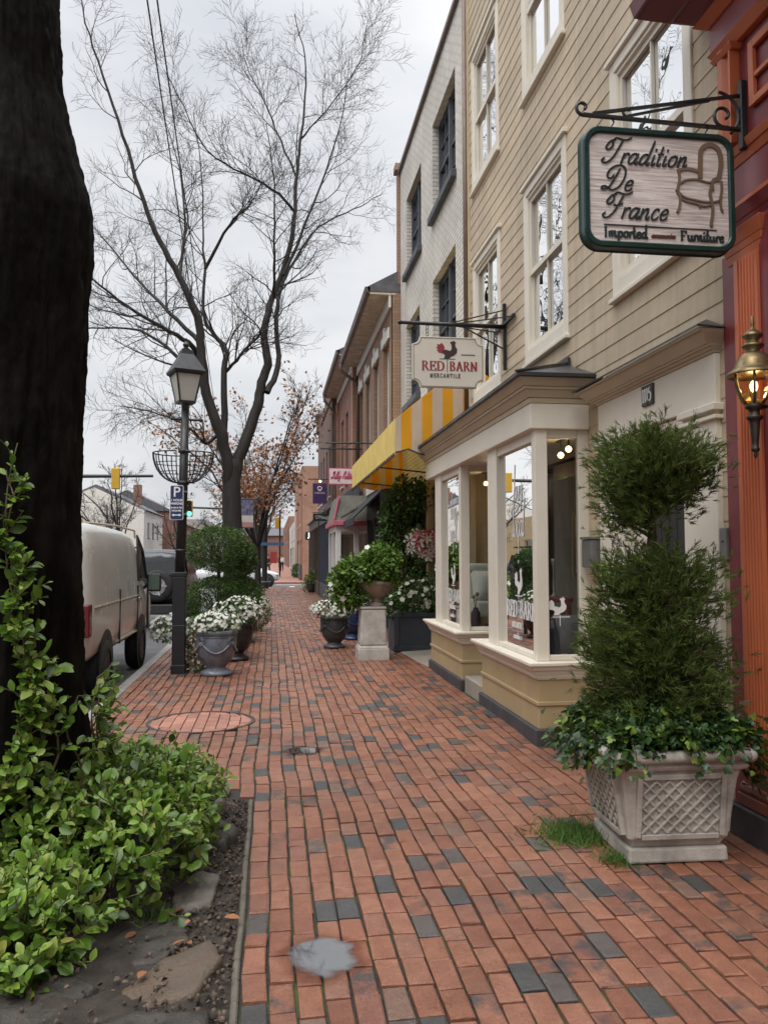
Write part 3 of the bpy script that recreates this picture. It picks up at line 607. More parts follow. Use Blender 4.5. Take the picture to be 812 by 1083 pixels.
# shop bay
XF = 2.17
BAYS = [(6.55, 7.75, 8.08, 8.4), (9.28, 10.42, 10.78, 11.16)]
mb = MB(); pl = MB(); si = MB(); mo = MB(); po = MB()
for a, g1_, p1, e in BAYS:
    mo.box(XF+.015, WX-.001, a+.015, e, .115, .53); mo.box(XF, WX-.002, a, e+.01, .305, .34); pl.box(XF-.018, WX-.003, a-.018, e+.02, -.04, .118)
    for dz, o in ((.52, .0), (.56, .02), (.60, .05)): si.hexa([(XF-o, a-o, dz), (WX-.004, a-o, dz), (WX-.004, e+o, dz), (XF-o, e+o, dz)], [(XF-o-.02, a-o-.02, dz+.039), (WX-.004, a-o-.02, dz+.039), (WX-.004, e+o+.02, dz+.039), (XF-o-.02, e+o+.02, dz+.039)])
    si.box(XF-.085, WX-.005, a-.085, e+.08, .64, .672)
    po.box(XF+.005, XF+.115, a+.005, a+.1, .672, 2.64); po.box(XF+.005, XF+.1, g1_, p1, .672, 2.64); po.box(WX-.09, WX+.02, a+.02, a+.09, .672, 2.64); po.box(XF+.12, WX-.01, p1, e-.01, .672, 2.64)
    po.box(XF+.02, XF+.09, a+.1, g1_, 2.52, 2.63); po.box(XF+.02, XF+.09, a+.1, g1_, .673, .72); po.box(XF+.115, WX-.09, a+.03, a+.08, 2.54, 2.63); po.box(XF+.115, WX-.09, a+.03, a+.08, .673, .72)
shop = part('shopfront', po, m_cream, clap, bevel=.006)
part('base', mo, m_tan, shop, bevel=.006); part('plinth', pl, M('plinth_paint', (.055, .055, .06), .6, .25, 5, .3, 60), shop, bevel=.008); part('sill', si, m_cream, shop, bevel=.006)
gm = []
for a, g1_, p1, e in BAYS:
    p = part('pane', MB().quad((XF+.055, a+.1, .72), (XF+.055, g1_, .72), (XF+.055, g1_, 2.52), (XF+.055, a+.1, 2.52)), m_gl, shop)
    part('pane', MB().quad((XF+.115, a+.055, .72), (WX-.09, a+.055, .72), (WX-.09, a+.055, 2.54), (XF+.115, a+.055, 2.54)), glassmat('side_glass', ior=1.45), shop)
# head, cornice and roof over the bay
Y0, Y1 = 6.52, 11.22
fa = MB().box(2.13, WX-.004, Y0, Y1, 2.61, 2.825); fa.box(2.105, WX-.006, Y0-.025, Y1+.02, 2.60, 2.625) if 0 else None
part('fascia', fa, m_cream, shop, bevel=.006)
co = MB()
def course(mb, x0, x1, y0, y1, z0, z1, xb, ya=0):   # a cove stepping out towards the street and at both ends
    o = x0-x1
    mb.hexa([(x0, y0, z0), (xb, y0, z0), (xb, y1, z0), (x0, y1, z0)], [(x1, y0-o, z1), (xb, y0-o, z1), (xb, y1+o, z1), (x1, y1+o, z1)])
course(co, 2.125, 2.12, Y0-.005, Y1+.005, 2.826, 2.87, WX-.007); course(co, 2.11, 2.07, Y0-.02, Y1+.02, 2.871, 2.93, WX-.008); course(co, 2.06, 2.055, Y0-.07, Y1+.07, 2.931, 2.955, WX-.009); course(co, 2.045, 2.0, Y0-.085, Y1+.085, 2.956, 3.02, WX-.01)
part('cornice', co, M('cornice_paint', (.52, .44, .315), .55, .08, 3, .08, 40), shop, bevel=.003)
ro = MB().box(1.97, WX-.01, Y0-.16, Y1+.15, 3.021, 3.05)
ro.add([(1.97, Y0-.16, 3.051), (1.97, Y1+.15, 3.051), (WX-.005, Y1+.15, 3.051), (WX-.005, Y0-.16, 3.051), (WX-.02, Y0+.45, 3.27), (WX-.02, Y1-.3, 3.27)], [(0, 3, 4), (0, 4, 5, 1), (1, 5, 2)])
ro.bar((1.97, Y0-.16, 3.06), (WX-.02, Y0+.45, 3.285), .05, .02); ro.box(WX-.035, WX-.012, Y0+.4, Y1, 3.24, 3.33)
part('roof', ro, m_roofblk, shop, bevel=.004)
part('soffit', MB().box(XF+.02, 3.3, 6.6, 11.1, 2.64, 2.66), m_cream, shop)
# recessed entrance between the two bays
part('step', MB().box(2.2, 3.4, 8.42, 9.24, -.05, .17), m_conc, shop, bevel=.012)
part('shop_door', MB().box(3.3, 3.36, 8.42, 9.26, .17, 2.6), M('door_wood', (.12, .07, .045), .45, .3, 3, .2, 50), shop)
# shop interior
ins = MB()
ins.quad((XF+.06, 6.62, .665), (3.1, 6.62, .665), (3.1, 8.4, .665), (XF+.06, 8.4, .665)); ins.quad((XF+.06, 9.3, .665), (3.1, 9.3, .665), (3.1, 11.1, .665), (XF+.06, 11.1, .665)); ins.quad((2.6, 6.6, .1), (7, 6.6, .1), (7, 11.1, .1), (2.6, 11.1, .1))
part('shop_floor', ins, M('shop_floor_wood', (.16, .11, .075), .5, .25, 3), clap)
part('shop_lining', MB().quad((2.68, 11.12, .1), (7, 11.12, .1), (7, 11.12, 2.64), (2.68, 11.12, 2.64)).quad((7, 6.6, .1), (7, 11.1, .1), (7, 11.1, 2.64), (7, 6.6, 2.64)).quad((2.7, 6.6, 2.68), (7, 6.6, 2.68), (7, 11.1, 2.68), (2.7, 11.1, 2.68)).quad((2.68, 6.61, .1), (7, 6.61, .1), (7, 6.61, 2.64), (2.68, 6.61, 2.64)), M('shop_wall', (.09, .075, .062), .85, .25, 1.5), clap)
part('partition', MB().box(3.0, 3.06, 7.25, 8.4, .1, 2.35).box(3.0, 3.06, 9.75, 11.05, .1, 2.4), M('partition_board', (.14, .13, .11), .7, .1, 4), clap)
# doorway 1115
ds = MB()
for a, b in ((4.5, 4.87), (5.86, 6.26)):
    ds.box(2.612, WX+.01, a, b, -.02, 2.45); ds.box(2.585, WX+.012, a-.03, b+.03, 2.36, 2.385); ds.box(2.575, WX+.013, a-.035, b+.035, 2.41, 2.455); ds.box(2.59, WX+.012, a-.02, b+.02, -.02, .2)
ds.box(2.612, WX+.01, 4.5, 6.26, 2.456, 2.762)
door = part('doorway', ds, m_cream, clap, bevel=.005)
dj = MB().box(2.62, 2.8, 4.872, 4.915, 0, 2.44).box(2.62, 2.8, 5.815, 5.858, 0, 2.44).box(2.63, 2.8, 4.916, 5.814, 2.38, 2.442).box(2.72, 2.79, 5.6, 5.8145, 0, 2.379).box(2.735, 2.79, 4.916, 5.599, 2.02, 2.09)
part('jamb', dj, m_cream, door, bevel=.004)
dd = MB()
for k in range(6): y = 4.918+k*.1135; dd.box(2.75, 2.785+.004*(k % 2), y, y+.109, .14, 2.018)
part('door', dd, M('door_slate', (.013, .014, .016), .45, .2, 6, .1, 50), door, bevel=.004)
part('transom', MB().quad((2.76, 4.916, 2.09), (2.76, 5.6, 2.09), (2.76, 5.6, 2.38), (2.76, 4.916, 2.38)), m_gl, door)
part('doorstep', MB().box(2.55, 3., 4.88, 5.85, -.05, .13), m_conc, door, bevel=.01)
co = MB(); a, b = 4.5, 6.27
course(co, 2.605, 2.595, a-.005, b+.005, 2.763, 2.778, WX-.001); course(co, 2.585, 2.57, a-.015, b+.015, 2.779, 2.793, WX-.002); course(co, 2.56, 2.55, a-.03, b+.04, 2.794, 2.806, WX-.003); course(co, 2.545, 2.485, a-.035, b+.05, 2.807, 2.868, WX-.004); course(co, 2.47, 2.465, a-.09, b+.11, 2.869, 2.885, WX-.005)
part('cornice', co, M('cornice_paint2', (.55, .475, .35), .55, .08, 3, .08, 40), door, bevel=.003)
ro = MB(); ro.add([(2.45, a-.11, 2.886), (2.45, b+.13, 2.886), (WX-.004, b+.13, 2.886), (WX-.004, a-.11, 2.886), (WX-.015, a+.12, 3.0), (WX-.015, b-.1, 3.0), (2.45, a-.11, 2.9), (2.45, b+.13, 2.9)], [(6, 3, 4), (6, 4, 5, 7), (7, 5, 2), (0, 6, 7, 1), (0, 3, 6)])
part('roof', ro, m_roofblk, door)
m_white = M('white_lettering', (.82, .82, .8), .5, .04, 5); m_ink = M('dark_lettering', (.03, .035, .035), .5, .1)
part('number_plate', MB().box(2.595, 2.611, 5.27, 5.44, 2.6, 2.745), M('plate_black', (.03, .03, .033), .35), door, bevel=.004)
mb = MB(); w_ = width('1115', .095, SER, .8); write(mb, '1115', -w_/2, -.047, .095, lambda x, y, d: (2.5945-d, 5.355-x, 2.673+y), SER, 0, .16, .05, .002, .8); part('number', mb, m_white, door)
# --- white painted brick building
m_wbrick = brickmat('white_brick', (.74, .715, .66), (.66, .635, .58), (.46, .43, .38), .215, .075, .012, 1., .75, None, .24)
m_slate = M('slate_paint', (.055, .062, .078), .5, .2, 4, .1, 40)
WB = thing('white_brick_building', 'white painted brick building with slate grey windows', 'building', (2.75, 14, 0))
hw = [(11.9, 13.7, 7.45, 9.1), (14.8, 16.5, 7.4, 9.0), (11.95, 13.75, 4.5, 6.33), (15.0, 16.6, 4.65, 6.33)]
hg = [(11.4, 12.5, 0.1, 2.7), (13.2, 16.9, .6, 2.7)]
part('wall', shell(wall_mesh(2.75, 10.76, 17.3, 0, 9.95, hw+hg, rec=.14), 2.77, 10.77, 17.29, 0, 9.95, 9), m_wbrick, WB)
for a, b, c, d in hw:
    m_ = (a+b)/2
    w = window(WB, 2.75, a, m_-.04, c, d, (m_slate, m_slate), cols=2, rows=4, sill=0, rec=.14); window(WB, 2.75, m_+.04, b, c, d, (m_slate, m_slate), cols=2, rows=4, sill=0, rec=.14)
    part('mullion', MB().box(2.85, 2.95, m_-.04, m_+.04, c, d), m_slate, w); part('window_sill', MB().box(2.66, 2.88, a-.06, b+.06, c-.13, c-.001), m_slate, WB, bevel=.01)
part('coping', MB().box(2.69, 3.1, 10.75, 17.36, 9.951, 10.05), M('coping_metal', (.13, .10, .09), .5, .2), WB, bevel=.01)
part('corner_pier', MB().box(2.7, 3.0, 17.31, 17.55, 7.5, 10.0).box(2.64, 3.05, 17.28, 17.6, 10.051, 10.2), brickmat('orange_brick', (.36, .19, .11), (.30, .15, .09), (.3, .26, .22)), WB)
m_brownw = M('brown_wood', (.17, .11, .07), .6, .3, 4, .3, 50)
part('door', MB().box(2.82, 2.87, 11.4, 12.5, .1, 2.7), M('dark_wood_door', (.06, .04, .03), .4), WB); part('door_trim', MB().box(2.68, 2.78, 11.26, 11.39, 0, 2.8).box(2.68, 2.78, 12.51, 12.66, 0, 2.8).box(2.67, 2.79, 11.26, 12.66, 2.81, 2.95), m_brownw, WB, bevel=.006)
part('shop_window', MB().box(2.72, 2.8, 13.2, 13.3, .6, 2.7).box(2.72, 2.8, 14.9, 15.0, .6, 2.7).box(2.72, 2.8, 16.8, 16.9, .6, 2.7), m_slate, WB); part('shop_pane', MB().quad((2.78, 13.3, .6), (2.78, 16.8, .6), (2.78, 16.8, 2.7), (2.78, 13.3, 2.7)), m_gl, WB)
# awning
def stripemat():
    n = NT('striped_canvas'); v = n.coord(); sp = n.n('ShaderNodeSeparateXYZ'); n.l(v, sp.inputs[0])
    ad = n.n('ShaderNodeMath', operation='ADD'); n.l(sp.outputs[0], ad.inputs[0]); n.l(sp.outputs[1], ad.inputs[1])
    mu = n.n('ShaderNodeMath', operation='MULTIPLY'); n.l(ad.outputs[0], mu.inputs[0]); mu.inputs[1].default_value = 1/.29
    fr = n.n('ShaderNodeMath', operation='FRACT'); n.l(mu.outputs[0], fr.inputs[0]); c = n.ramp(fr.outputs[0], [(0, (.93, .55, .03)), (.5, (.80, .74, .60))], True)
    nz = n.ramp(n.noise(v, 1.6, 6), [(.3, .85), (.7, 1.05)]); c = n.mix(1., c, nz, 'MULTIPLY')
    b = n.n('ShaderNodeBsdfPrincipled'); b.inputs['Roughness'].default_value = .85; n.l(c, b.inputs[0]); tr = n.n('ShaderNodeBsdfTranslucent'); n.l(n.mix(1., c, (1., .62, .25), 'MULTIPLY'), tr.inputs[0])
    n.l(n.bump(n.noise(v, 3, 3), .25, .05), b.inputs['Normal'])
    mx = n.n('ShaderNodeMixShader'); mx.inputs[0].default_value = .42; n.l(b.outputs[0], mx.inputs[1]); n.l(tr.outputs[0], mx.inputs[2]); n.l(mx.outputs[0], n.out.inputs[0]); return n.m
m_str = stripemat()
m_pale = M('pale_canvas', (.95, .73, .24), .85, .1, 3, .2, 8, trans=.3)
aw = thing('awning', 'yellow and cream striped shop awning with scalloped edge', 'awning', (2.75, 14, 3.3))
AX, A0, A1, ZT, ZF, ZV = 1.66, 10.95, 17.0, 4.3, 3.43, 2.97
mb = MB(); nseg = 14
vs = []
for j in range(nseg+1):
    y = A0+(A1-A0)*j/nseg; sg_ = .02*math.sin(j*PI/2); vs += [(2.74, y, ZT), (2.2, y, (ZT+ZF)/2-.03-sg_*.3), (AX, y, ZF)]
mb.add(vs, [(3*j+k, 3*j+3+k, 3*j+4+k, 3*j+1+k) for j in range(nseg) for k in (0, 1)])
part('canopy', mb, m_pale, aw, smooth=True)
for yy, nm in ((A0, 'side_panel'), (A1, 'side_panel')):
    prof = [(2.74, ZT), (AX, ZF), (AX, ZV-.02)]; k = 24
    for i in range(1, k): t = i/k; x = AX+(2.74-AX)*t; prof.append((x, ZV-.02+.07*(1-abs(math.cos(t*PI*1.9+.6)))-.05*t))
    prof.append((2.74, ZV-.06)); part(nm, MB().prism([(x, z) for x, z in prof], 'y', yy-.002, yy+.002), m_str, aw)
mb = MB(); k = 140
top = [(A0+(A1-A0)*i/k, ZF) for i in range(k+1)]; bot = [(A0+(A1-A0)*i/k, ZV-.06+.055*abs(math.sin(i*PI/5))) for i in range(k+1)]
for i in range(k): mb.quad((AX-.003, top[i][0], top[i][1]), (AX-.003, top[i+1][0], top[i+1][1]), (AX-.003, bot[i+1][0], bot[i+1][1]), (AX-.003, bot[i][0], bot[i][1]))
va = part('valance', mb, m_pale, aw)
mb = MB()
for i in range(k): mb.bar((AX-.008, bot[i][0], bot[i][1]), (AX-.008, bot[i+1][0], bot[i+1][1]), .012, .018)
mb2 = MB(); x_ = -.5
part('edge_trim', mb, M('dark_trim', (.06, .05, .04), .8), va)
pr = MB()
for i in range(24): t = i/24; x = AX+(2.74-AX)*t; t2 = (i+1)/24; x2 = AX+(2.74-AX)*t2; zf = lambda t: ZV-.02+.07*(1-abs(math.cos(t*PI*1.9+.6)))-.05*t; pr.bar((x, A0-.006, zf(t)), (x2, A0-.006, zf(t2)), .014, .02)
part('edge_trim', pr, MATS['dark_trim'], va)
mb = MB()
for y in (A0+.05, (A0+A1)/2, A1-.05): mb.tube([(2.73, y, 3.0), (AX+.03, y, 3.1), (AX+.03, y, ZF-.03)], .014, 6)
part('frame', mb, m_black, aw)
# --- brick row beyond
m_tbrick = brickmat('tan_brick', (.38, .225, .135), (.31, .18, .11), (.22, .18, .15), bump=.4); m_rbrick = brickmat('red_brick', (.30, .12, .08), (.24, .10, .07), (.2, .16, .13), bump=.4)
m_dbrick = brickmat('brown_brick', (.18, .095, .07), (.14, .075, .06), (.14, .11, .095), bump=.4); m_obrick = brickmat('orange_wall_brick', (.42, .20, .125), (.35, .16, .10), (.33, .26, .2), bump=.4)
m_whitet = M('white_trim', (.62, .61, .58), .5, .08, 4); m_brown = M('brown_trim', (.10, .065, .05), .5, .2, 4); m_slate2 = M('slate_roof', (.10, .10, .11), .7, .3, 6, .5, 30)
m_soff = M('soffit_paint', (.5, .43, .34), .7, .35, 4, .2, 12)
def house(name, label, X, y0, y1, z1, mat, rows, trim, depth=9, sg=1, cat='building', rec=.12, cols=2, wr=2, mid=True):
    t = thing(name, label, cat, (X, (y0+y1)/2, 0)); hs = [(a, b, c, d) for (c, d, spans) in rows for a, b in spans]
    part('wall', shell(wall_mesh(X, y0, y1, -.15, z1, hs, sg, rec), X+sg*.02, y0+.005, y1-.005, -.15, z1, depth, sg), mat, t)
    for h in hs: window(t, X, *h, (trim, trim), sg=sg, rec=rec, cols=cols, rows=wr, mid=mid)
    return t
def eaves(t, X, xo, y0, y1, z, rise, gut=True):
    part('soffit', MB().box(xo+.08, X+.1, y0, y1, z, z+.04), m_soff, t); part('frieze', MB().box(X-.06, X-.001, y0+.01, y1-.01, z-.28, z-.001), m_whitet, t, bevel=.01)
    part('gutter', MB().prism([(xo+.08, z), (xo, z+.05), (xo-.03, z+.16), (xo+.08, z+.16)], 'y', y0, y1), m_brown, t)
    part('roof', MB().prism([(xo+.02, z+.161), (X+.2, z+.04), (X+4, z+.04), (X+4, z+rise*5)][0:1]+[(X+4, z+.161+rise*(X+4-xo)), (X+4, z+.1), (xo+.05, z+.05)], 'y', y0, y1), m_slate2, t)
B3 = house('tan_brick_house', 'tan brick house with deep bracketed eaves beside the white building', 2.55, 17.32, 24.2, 7.3, m_tbrick, [(4.15, 6.35, [(17.7, 18.6), (19.5, 20.4), (21.3, 22.2), (23.0, 23.8)])], m_whitet)
eaves(B3, 2.55, 2.0, 17.32, 24.2, 7.25, .55)
mb = MB()
for a in (17.7, 19.5, 21.3, 23.0): mb.box(2.5, 2.548, a-.15, a+1.05, 6.352, 6.6); mb.box(2.48, 2.549, a+.35, a+.55, 6.34, 6.72)
part('lintel', mb, m_whitet, B3, bevel=.01)
part('downspout', MB().tube([(1.98, 23.9, 7.25), (2.0, 23.9, 7.05), (2.46, 23.9, 6.7), (2.5, 23.9, 6.4), (2.5, 23.9, 3.3)], .05, 8), m_brown, B3, smooth=True)
B4 = house('red_brick_house', 'red brick house with white windows and dark gutter in mid row', 2.48, 24.22, 31., 7.7, m_rbrick, [(4.0, 6.4, [(24.9, 25.8), (26.8, 27.7), (28.6, 29.5)])], m_whitet)
eaves(B4, 2.48, 1.9, 24.22, 31., 7.6, .5)
part('downspout', MB().tube([(1.9, 30.6, 7.6), (1.95, 30.6, 7.4), (2.36, 30.6, 6.9), (2.4, 30.6, 6.6), (2.4, 30.6, 3.3)], .05, 8), m_brown, B4, smooth=True); part('pier', MB().box(2.38, 2.479, 24.3, 24.75, 3., 7.3), m_obrick, B4); part('pier', MB().box(2.38, 2.479, 30.4, 30.95, 3., 7.3), m_obrick, B4)
B5 = house('brown_brick_building', 'dark brown brick building with stepped parapet near the crossing', 2.25, 31.02, 40.6, 7.6, m_dbrick, [(3.9, 5.9, [(31.8, 32.6), (33.6, 34.4), (35.6, 36.4), (37.4, 38.2), (39.2, 39.9)])], m_whitet)
part('parapet', MB().box(2.2, 2.6, 31.05, 33.6, 7.601, 8.35).box(2.19, 2.6, 35.2, 37.6, 7.602, 8.0).prism([(33.6, 7.603), (35.2, 7.603), (34.4, 8.75)], 'x', 2.21, 2.6).box(2.15, 2.6, 39.6, 40.6, 7.604, 8.5), m_dbrick, B5)
part('chimney', MB().box(3.2, 3.9, 38.2, 38.9, 7.61, 9.), m_dbrick, B5)
# ground floor fronts of the row: a thing each
SF = thing('black_shopfront', 'black shopfront with a sloping black awning, beside the striped awning', 'shopfront', (2.4, 18.4, 0))
part('frame', MB().box(2.3, 2.54, 17.35, 17.55, 0, 3.0).box(2.3, 2.54, 19.7, 19.9, 0, 3.0).box(2.3, 2.54, 17.56, 19.69, 2.4, 3.0).box(2.32, 2.54, 17.56, 19.69, 0, .6).box(2.33, 2.5, 18.55, 18.65, .6, 2.4), M('shop_black', (.03, .034, .04), .4, .2, 4), SF, bevel=.01)
part('pane', MB().quad((2.42, 17.56, .6), (2.42, 19.69, .6), (2.42, 19.69, 2.4), (2.42, 17.56, 2.4)), m_gl, SF); part('band', MB().box(2.28, 2.54, 17.34, 19.9, 3.01, 3.42), m_whitet, SF, bevel=.01)
part('awning', MB().prism([(2.3, 2.95), (1.72, 2.38), (1.72, 2.22), (1.74, 2.22), (1.74, 2.36), (2.3, 2.9)], 'y', 17.4, 19.85), M('black_canvas', (.02, .021, .024), .8, .2, 5), SF)
PK = thing('white_shopfront', 'white projecting shopfront under a grey hipped canopy with pink trim', 'shopfront', (2.0, 21.3, 0))
mb = MB()
for x, y in ((1.55, 20.05), (2.0, 20.05), (2.45, 20.05), (1.55, 21.3), (1.55, 22.5)): mb.box(x, x+.13, y, y+.13, 0, 2.3)
mb.box(1.56, 2.54, 20.06, 22.6, 2.15, 2.301); mb.box(1.57, 2.54, 20.07, 22.62, 0, .6)
part('frame', mb, M('white_shop_paint', (.66, .66, .64), .5, .08, 3), PK, bevel=.008)
part('pane', MB().quad((1.62, 20.12, .6), (2.5, 20.12, .6), (2.5, 20.12, 2.15), (1.62, 20.12, 2.15)).quad((1.62, 20.12, .6), (1.62, 22.55, .6), (1.62, 22.55, 2.15), (1.62, 20.12, 2.15)), m_gl, PK)
part('trim', MB().box(1.47, 2.54, 19.93, 22.72, 2.302, 2.42).bar((1.5, 19.96, 2.43), (1.62, 20.02, 3.02), .05), M('pink_trim', (.50, .13, .19), .5, .1), PK, bevel=.006)
cm = MB(); cm.add([(1.5, 19.96, 2.421), (2.54, 19.96, 2.421), (2.54, 22.7, 2.421), (1.5, 22.7, 2.421), (1.64, 20.1, 3.05), (2.54, 20.1, 3.05), (2.54, 22.5, 3.05), (1.64, 22.5, 3.05)], [(0, 1, 5, 4), (0, 4, 7, 3), (4, 5, 6, 7), (3, 7, 6, 2)]); cm.bar((1.66, 19.98, 2.5), (2.5, 20.04, 3.02), .035)
part('canopy', cm, M('canopy_shingle', (.17, .165, .14), .8, .25, 6, .4, 30), PK)
def dkfront(label, y0, y1, X, tone, cz):
    t = thing('dark_shopfront', label, 'shopfront', (X, (y0+y1)/2, 0), 'dark shopfronts down the row'); mb = MB(); n = max(2, int((y1-y0)/1.1))
    for k in range(n+1): y = y0+.06+(y1-y0-.2)*k/n; mb.box(X, X+.12, y, y+.1, 0, 2.7)
    mb.box(X-.01, X+.6, y0+.05, y1-.05, 2.7, 3.02); mb.box(X+.01, X+.6, y0+.055, y1-.055, 0, .55)
    mm = M('shop_'+tone, {'grey': (.07, .078, .085), 'navy': (.035, .045, .07), 'brown': (.06, .045, .035)}[tone], .45, .2, 4); part('frame', mb, mm, t, bevel=.01)
    part('pane', MB().quad((X+.06, y0+.1, .55), (X+.06, y1-.1, .55), (X+.06, y1-.1, 2.7), (X+.06, y0+.1, 2.7)).quad((X+.06, y0+.08, .55), (2.5, y0+.08, .55), (2.5, y0+.08, 2.7), (X+.06, y0+.08, 2.7)), m_gl, t)
    part('roof', MB().prism([(X-.12, 3.021), (X-.12, 3.08), (2.44, 3.08+cz), (2.44, 3.021)], 'y', y0+.02, y1-.02), M('slate_blue_roof', (.11, .125, .15), .6, .25, 5, .3, 30), t)
    return t
dkfront('grey framed glass shopfront just past the white one', 22.9, 26.7, 1.84, 'grey', .55); dkfront('navy framed glass shopfront in the middle of the row', 26.9, 31.6, 1.8, 'navy', .5); dkfront('brown framed glass shopfront nearest the crossing', 31.8, 39.8, 1.78, 'brown', .1)
# --- across the cross street
B6 = house('orange_brick_building', 'orange brick corner building across the side street', 1.85, 52, 66, 7.3, m_obrick, [(3.6, 5.6, [(53.5, 54.6), (56.5, 57.6), (60, 61.1)]), (.4, 2.6, [(53, 55.5), (57, 61)])], m_whitet)
part('shop_base', MB().box(1.75, 1.84, 52.0, 55.9, -.1, 1.0), m_slate, B6)
B7 = house('cream_cornice_building', 'pale building with heavy cream cornice behind the orange brick one', 2.25, 66.1, 84, 8.0, M('pale_stucco', (.5, .46, .38), .8, .15, 2), [(3.8, 6, [(68, 69.3), (72, 73.3), (76, 77.3)]), (.5, 2.6, [(67, 71), (73, 78)])], m_whitet)
part('cornice', MB().box(1.9, 11, 65.9, 84.2, 8.001, 8.25).box(1.75, 11.2, 65.7, 84.4, 8.251, 8.5), m_whitet, B7, bevel=.03)
B8 = house('white_shop_row', 'low white shop row far along the pavement', 2.3, 84.2, 112, 5.2, m_whitet, [(.4, 2.5, [(86, 90), (93, 98), (101, 108)]), (3.2, 4.6, [(86, 87.5), (92, 93.5), (98, 99.5)])], m_slate)
B9 = house('distant_brick_block', 'red brick block closing the far end of the row', 2.2, 112.2, 170, 7., m_rbrick, [(3.6, 5.4, [(115, 117), (121, 123), (127, 129), (134, 136)])], m_whitet)
# --- other side of the street
def gable(t, X, y0, y1, z, rise, depth, mat, sg=-1): part('roof', MB().prism([(X-sg*.3, z), (X+sg*depth/2, z+rise), (X+sg*(depth+.3), z)], 'y', y0-.2, y1+.2), mat, t)
L1 = house('low_brick_shop', 'low red brick shop across the street opposite the bay window', -15.5, 18, 40, 4.2, m_rbrick, [(.6, 2.8, [(20, 23), (25, 28), (30, 33), (35, 38)])], m_whitet, sg=-1); part('roof', MB().prism([(-15.2, 4.2), (-15.9, 5.3), (-24, 5.3), (-24, 4.2)], 'y', 17.8, 40.2), m_slate2, L1)
L2 = house('brick_townhouse', 'brick townhouse across the street behind the viewer', -15.5, -14, 17.6, 8.5, m_tbrick, [(.6, 2.8, [(-10, -7), (-4, -1), (2, 5), (8, 11)]), (4.2, 6.4, [(-9.5, -8), (-3.5, -2), (2.5, 4), (8.5, 10)])], m_whitet, sg=-1)
L3 = house('white_gabled_house', 'white house with a plain front gable beyond the parked van', -11.2, 74, 86, 5.6, m_whitet, [(3.2, 4.6, [(76, 77), (79, 80), (82, 83)])], m_slate, depth=9, sg=-1); part('roof', MB().prism([(-10.9, 5.6), (-15.4, 7.9), (-20.5, 5.6)], 'y', 74.2, 86.3), m_slate2, L3); part('gable', MB().prism([(-11.2, 5.601), (-15.5, 7.6), (-20.2, 5.601)], 'y', 74.0, 74.19), m_whitet, L3); part('chimney', MB().box(-13., -12.3, 79, 79.7, 6.2, 8.3), m_rbrick, L3)
L4 = house('red_brick_rowhouse', 'red brick rowhouse with white windows beyond the parked vehicles', -10.6, 88, 100, 6.3, m_rbrick, [(3.6, 5.2, [(90, 91), (93, 94), (96, 97)]), (.8, 2.4, [(90, 91), (93, 94)])], m_whitet, sg=-1); gable(L4, -10.6, 88, 100, 6.3, 2.2, 9, m_slate2)
L5 = house('brown_roofed_house', 'house with a broad brown roof behind the street lamp', -10.2, 101, 122, 5.2, m_tbrick, [(2.8, 4.2, [(104, 105.2), (109, 110.2), (114, 115.2)])], m_whitet, sg=-1); gable(L5, -10.2, 101, 122, 5.2, 4, 12, M('brown_roof', (.14, .10, .085), .8, .3, 2))
L6 = house('distant_grey_block', 'grey block where the street closes in the distance', -9.8, 123, 190, 7, M('grey_stucco', (.3, .29, .27), .8, .2, 1), [(3.4, 5.2, [(126, 128), (134, 136), (142, 144)])], m_whitet, sg=-1)
L7 = house('ochre_corner_shop', 'ochre shop on the far left corner of the side street', -15.5, 52, 70, 4.6, M('ochre_stucco', (.45, .36, .2), .8, .15, 2), [(.6, 2.8, [(54, 57), (60, 63)])], m_whitet, sg=-1)
END = thing('brick_terrace', 'brick terrace closing the view at the end of the street', 'building', (-4, 200, 0))
part('wall', MB().box(-30, 14, 200, 206, -.2, 6.5), m_rbrick, END); part('roof', MB().prism([(199.5, 6.5), (203, 8.6), (206.5, 6.5)], 'x', -30.3, 14.3), m_slate2, END)
# --- red shop at the right
m_red = M('dark_red_paint', (.185, .028, .035), .42, .14, 2.5, .06, 30); m_red2 = M('rose_red_paint', (.27, .065, .075), .45, .12, 2.5, .05, 30); m_org = M('orange_paint', (.47, .125, .05), .45, .14, 3, .08, 40, stretch=(1, 1, .3))
RB = thing('red_shop_building', 'dark red shop with fluted orange pilasters, cut off by the right edge', 'building', (2.7, 2, 0))
part('wall', shell(wall_mesh(2.72, -3, 4.395, 0, 9, [(.4, 3.7, .7, 2.9), (.5, 3.2, 4.0, 4.55)][:1], rec=.2), 2.74, -2.98, 4.39, 0, 9, 8), m_red, RB)
part('end_board', MB().box(2.625, 2.75, 4.256, 4.415, .0, 3.3), m_red, RB, bevel=.004)
part('plinth', MB().box(2.555, 2.76, 3.6, 4.36, -.04, .17), M('dark_plinth', (.06, .055, .055), .6, .3, 4, .3, 50), RB, bevel=.01)
def pilaster(y0, y1, xo, z0, z1, flutes=6):
    mb = MB(); w = y1-y0; pts = [(2.74, y1), (2.74, y0), (xo, y0)]; n = flutes
    for i in range(n):
        a = y0+w*(.12+.76*i/n); b = y0+w*(.12+.76*(i+.72)/n)
        for t in range(7): q = t/6; pts.append((xo+.026*math.sin(q*PI), a+(b-a)*q))
    pts.append((xo, y1)); mb.prism(pts, 'z', z0, z1); return mb
pi = part('pilaster', pilaster(4.03, 4.255, 2.6, .36, 3.22), m_org, RB)
bs = MB().box(2.57, 2.74, 3.97, 4.3, .172, .24).lathe([(.0, 0)], n=3) if 0 else MB().box(2.575, 2.74, 3.97, 4.31, .172, .235).box(2.6, 2.74, 4.0, 4.28, .275, .36)
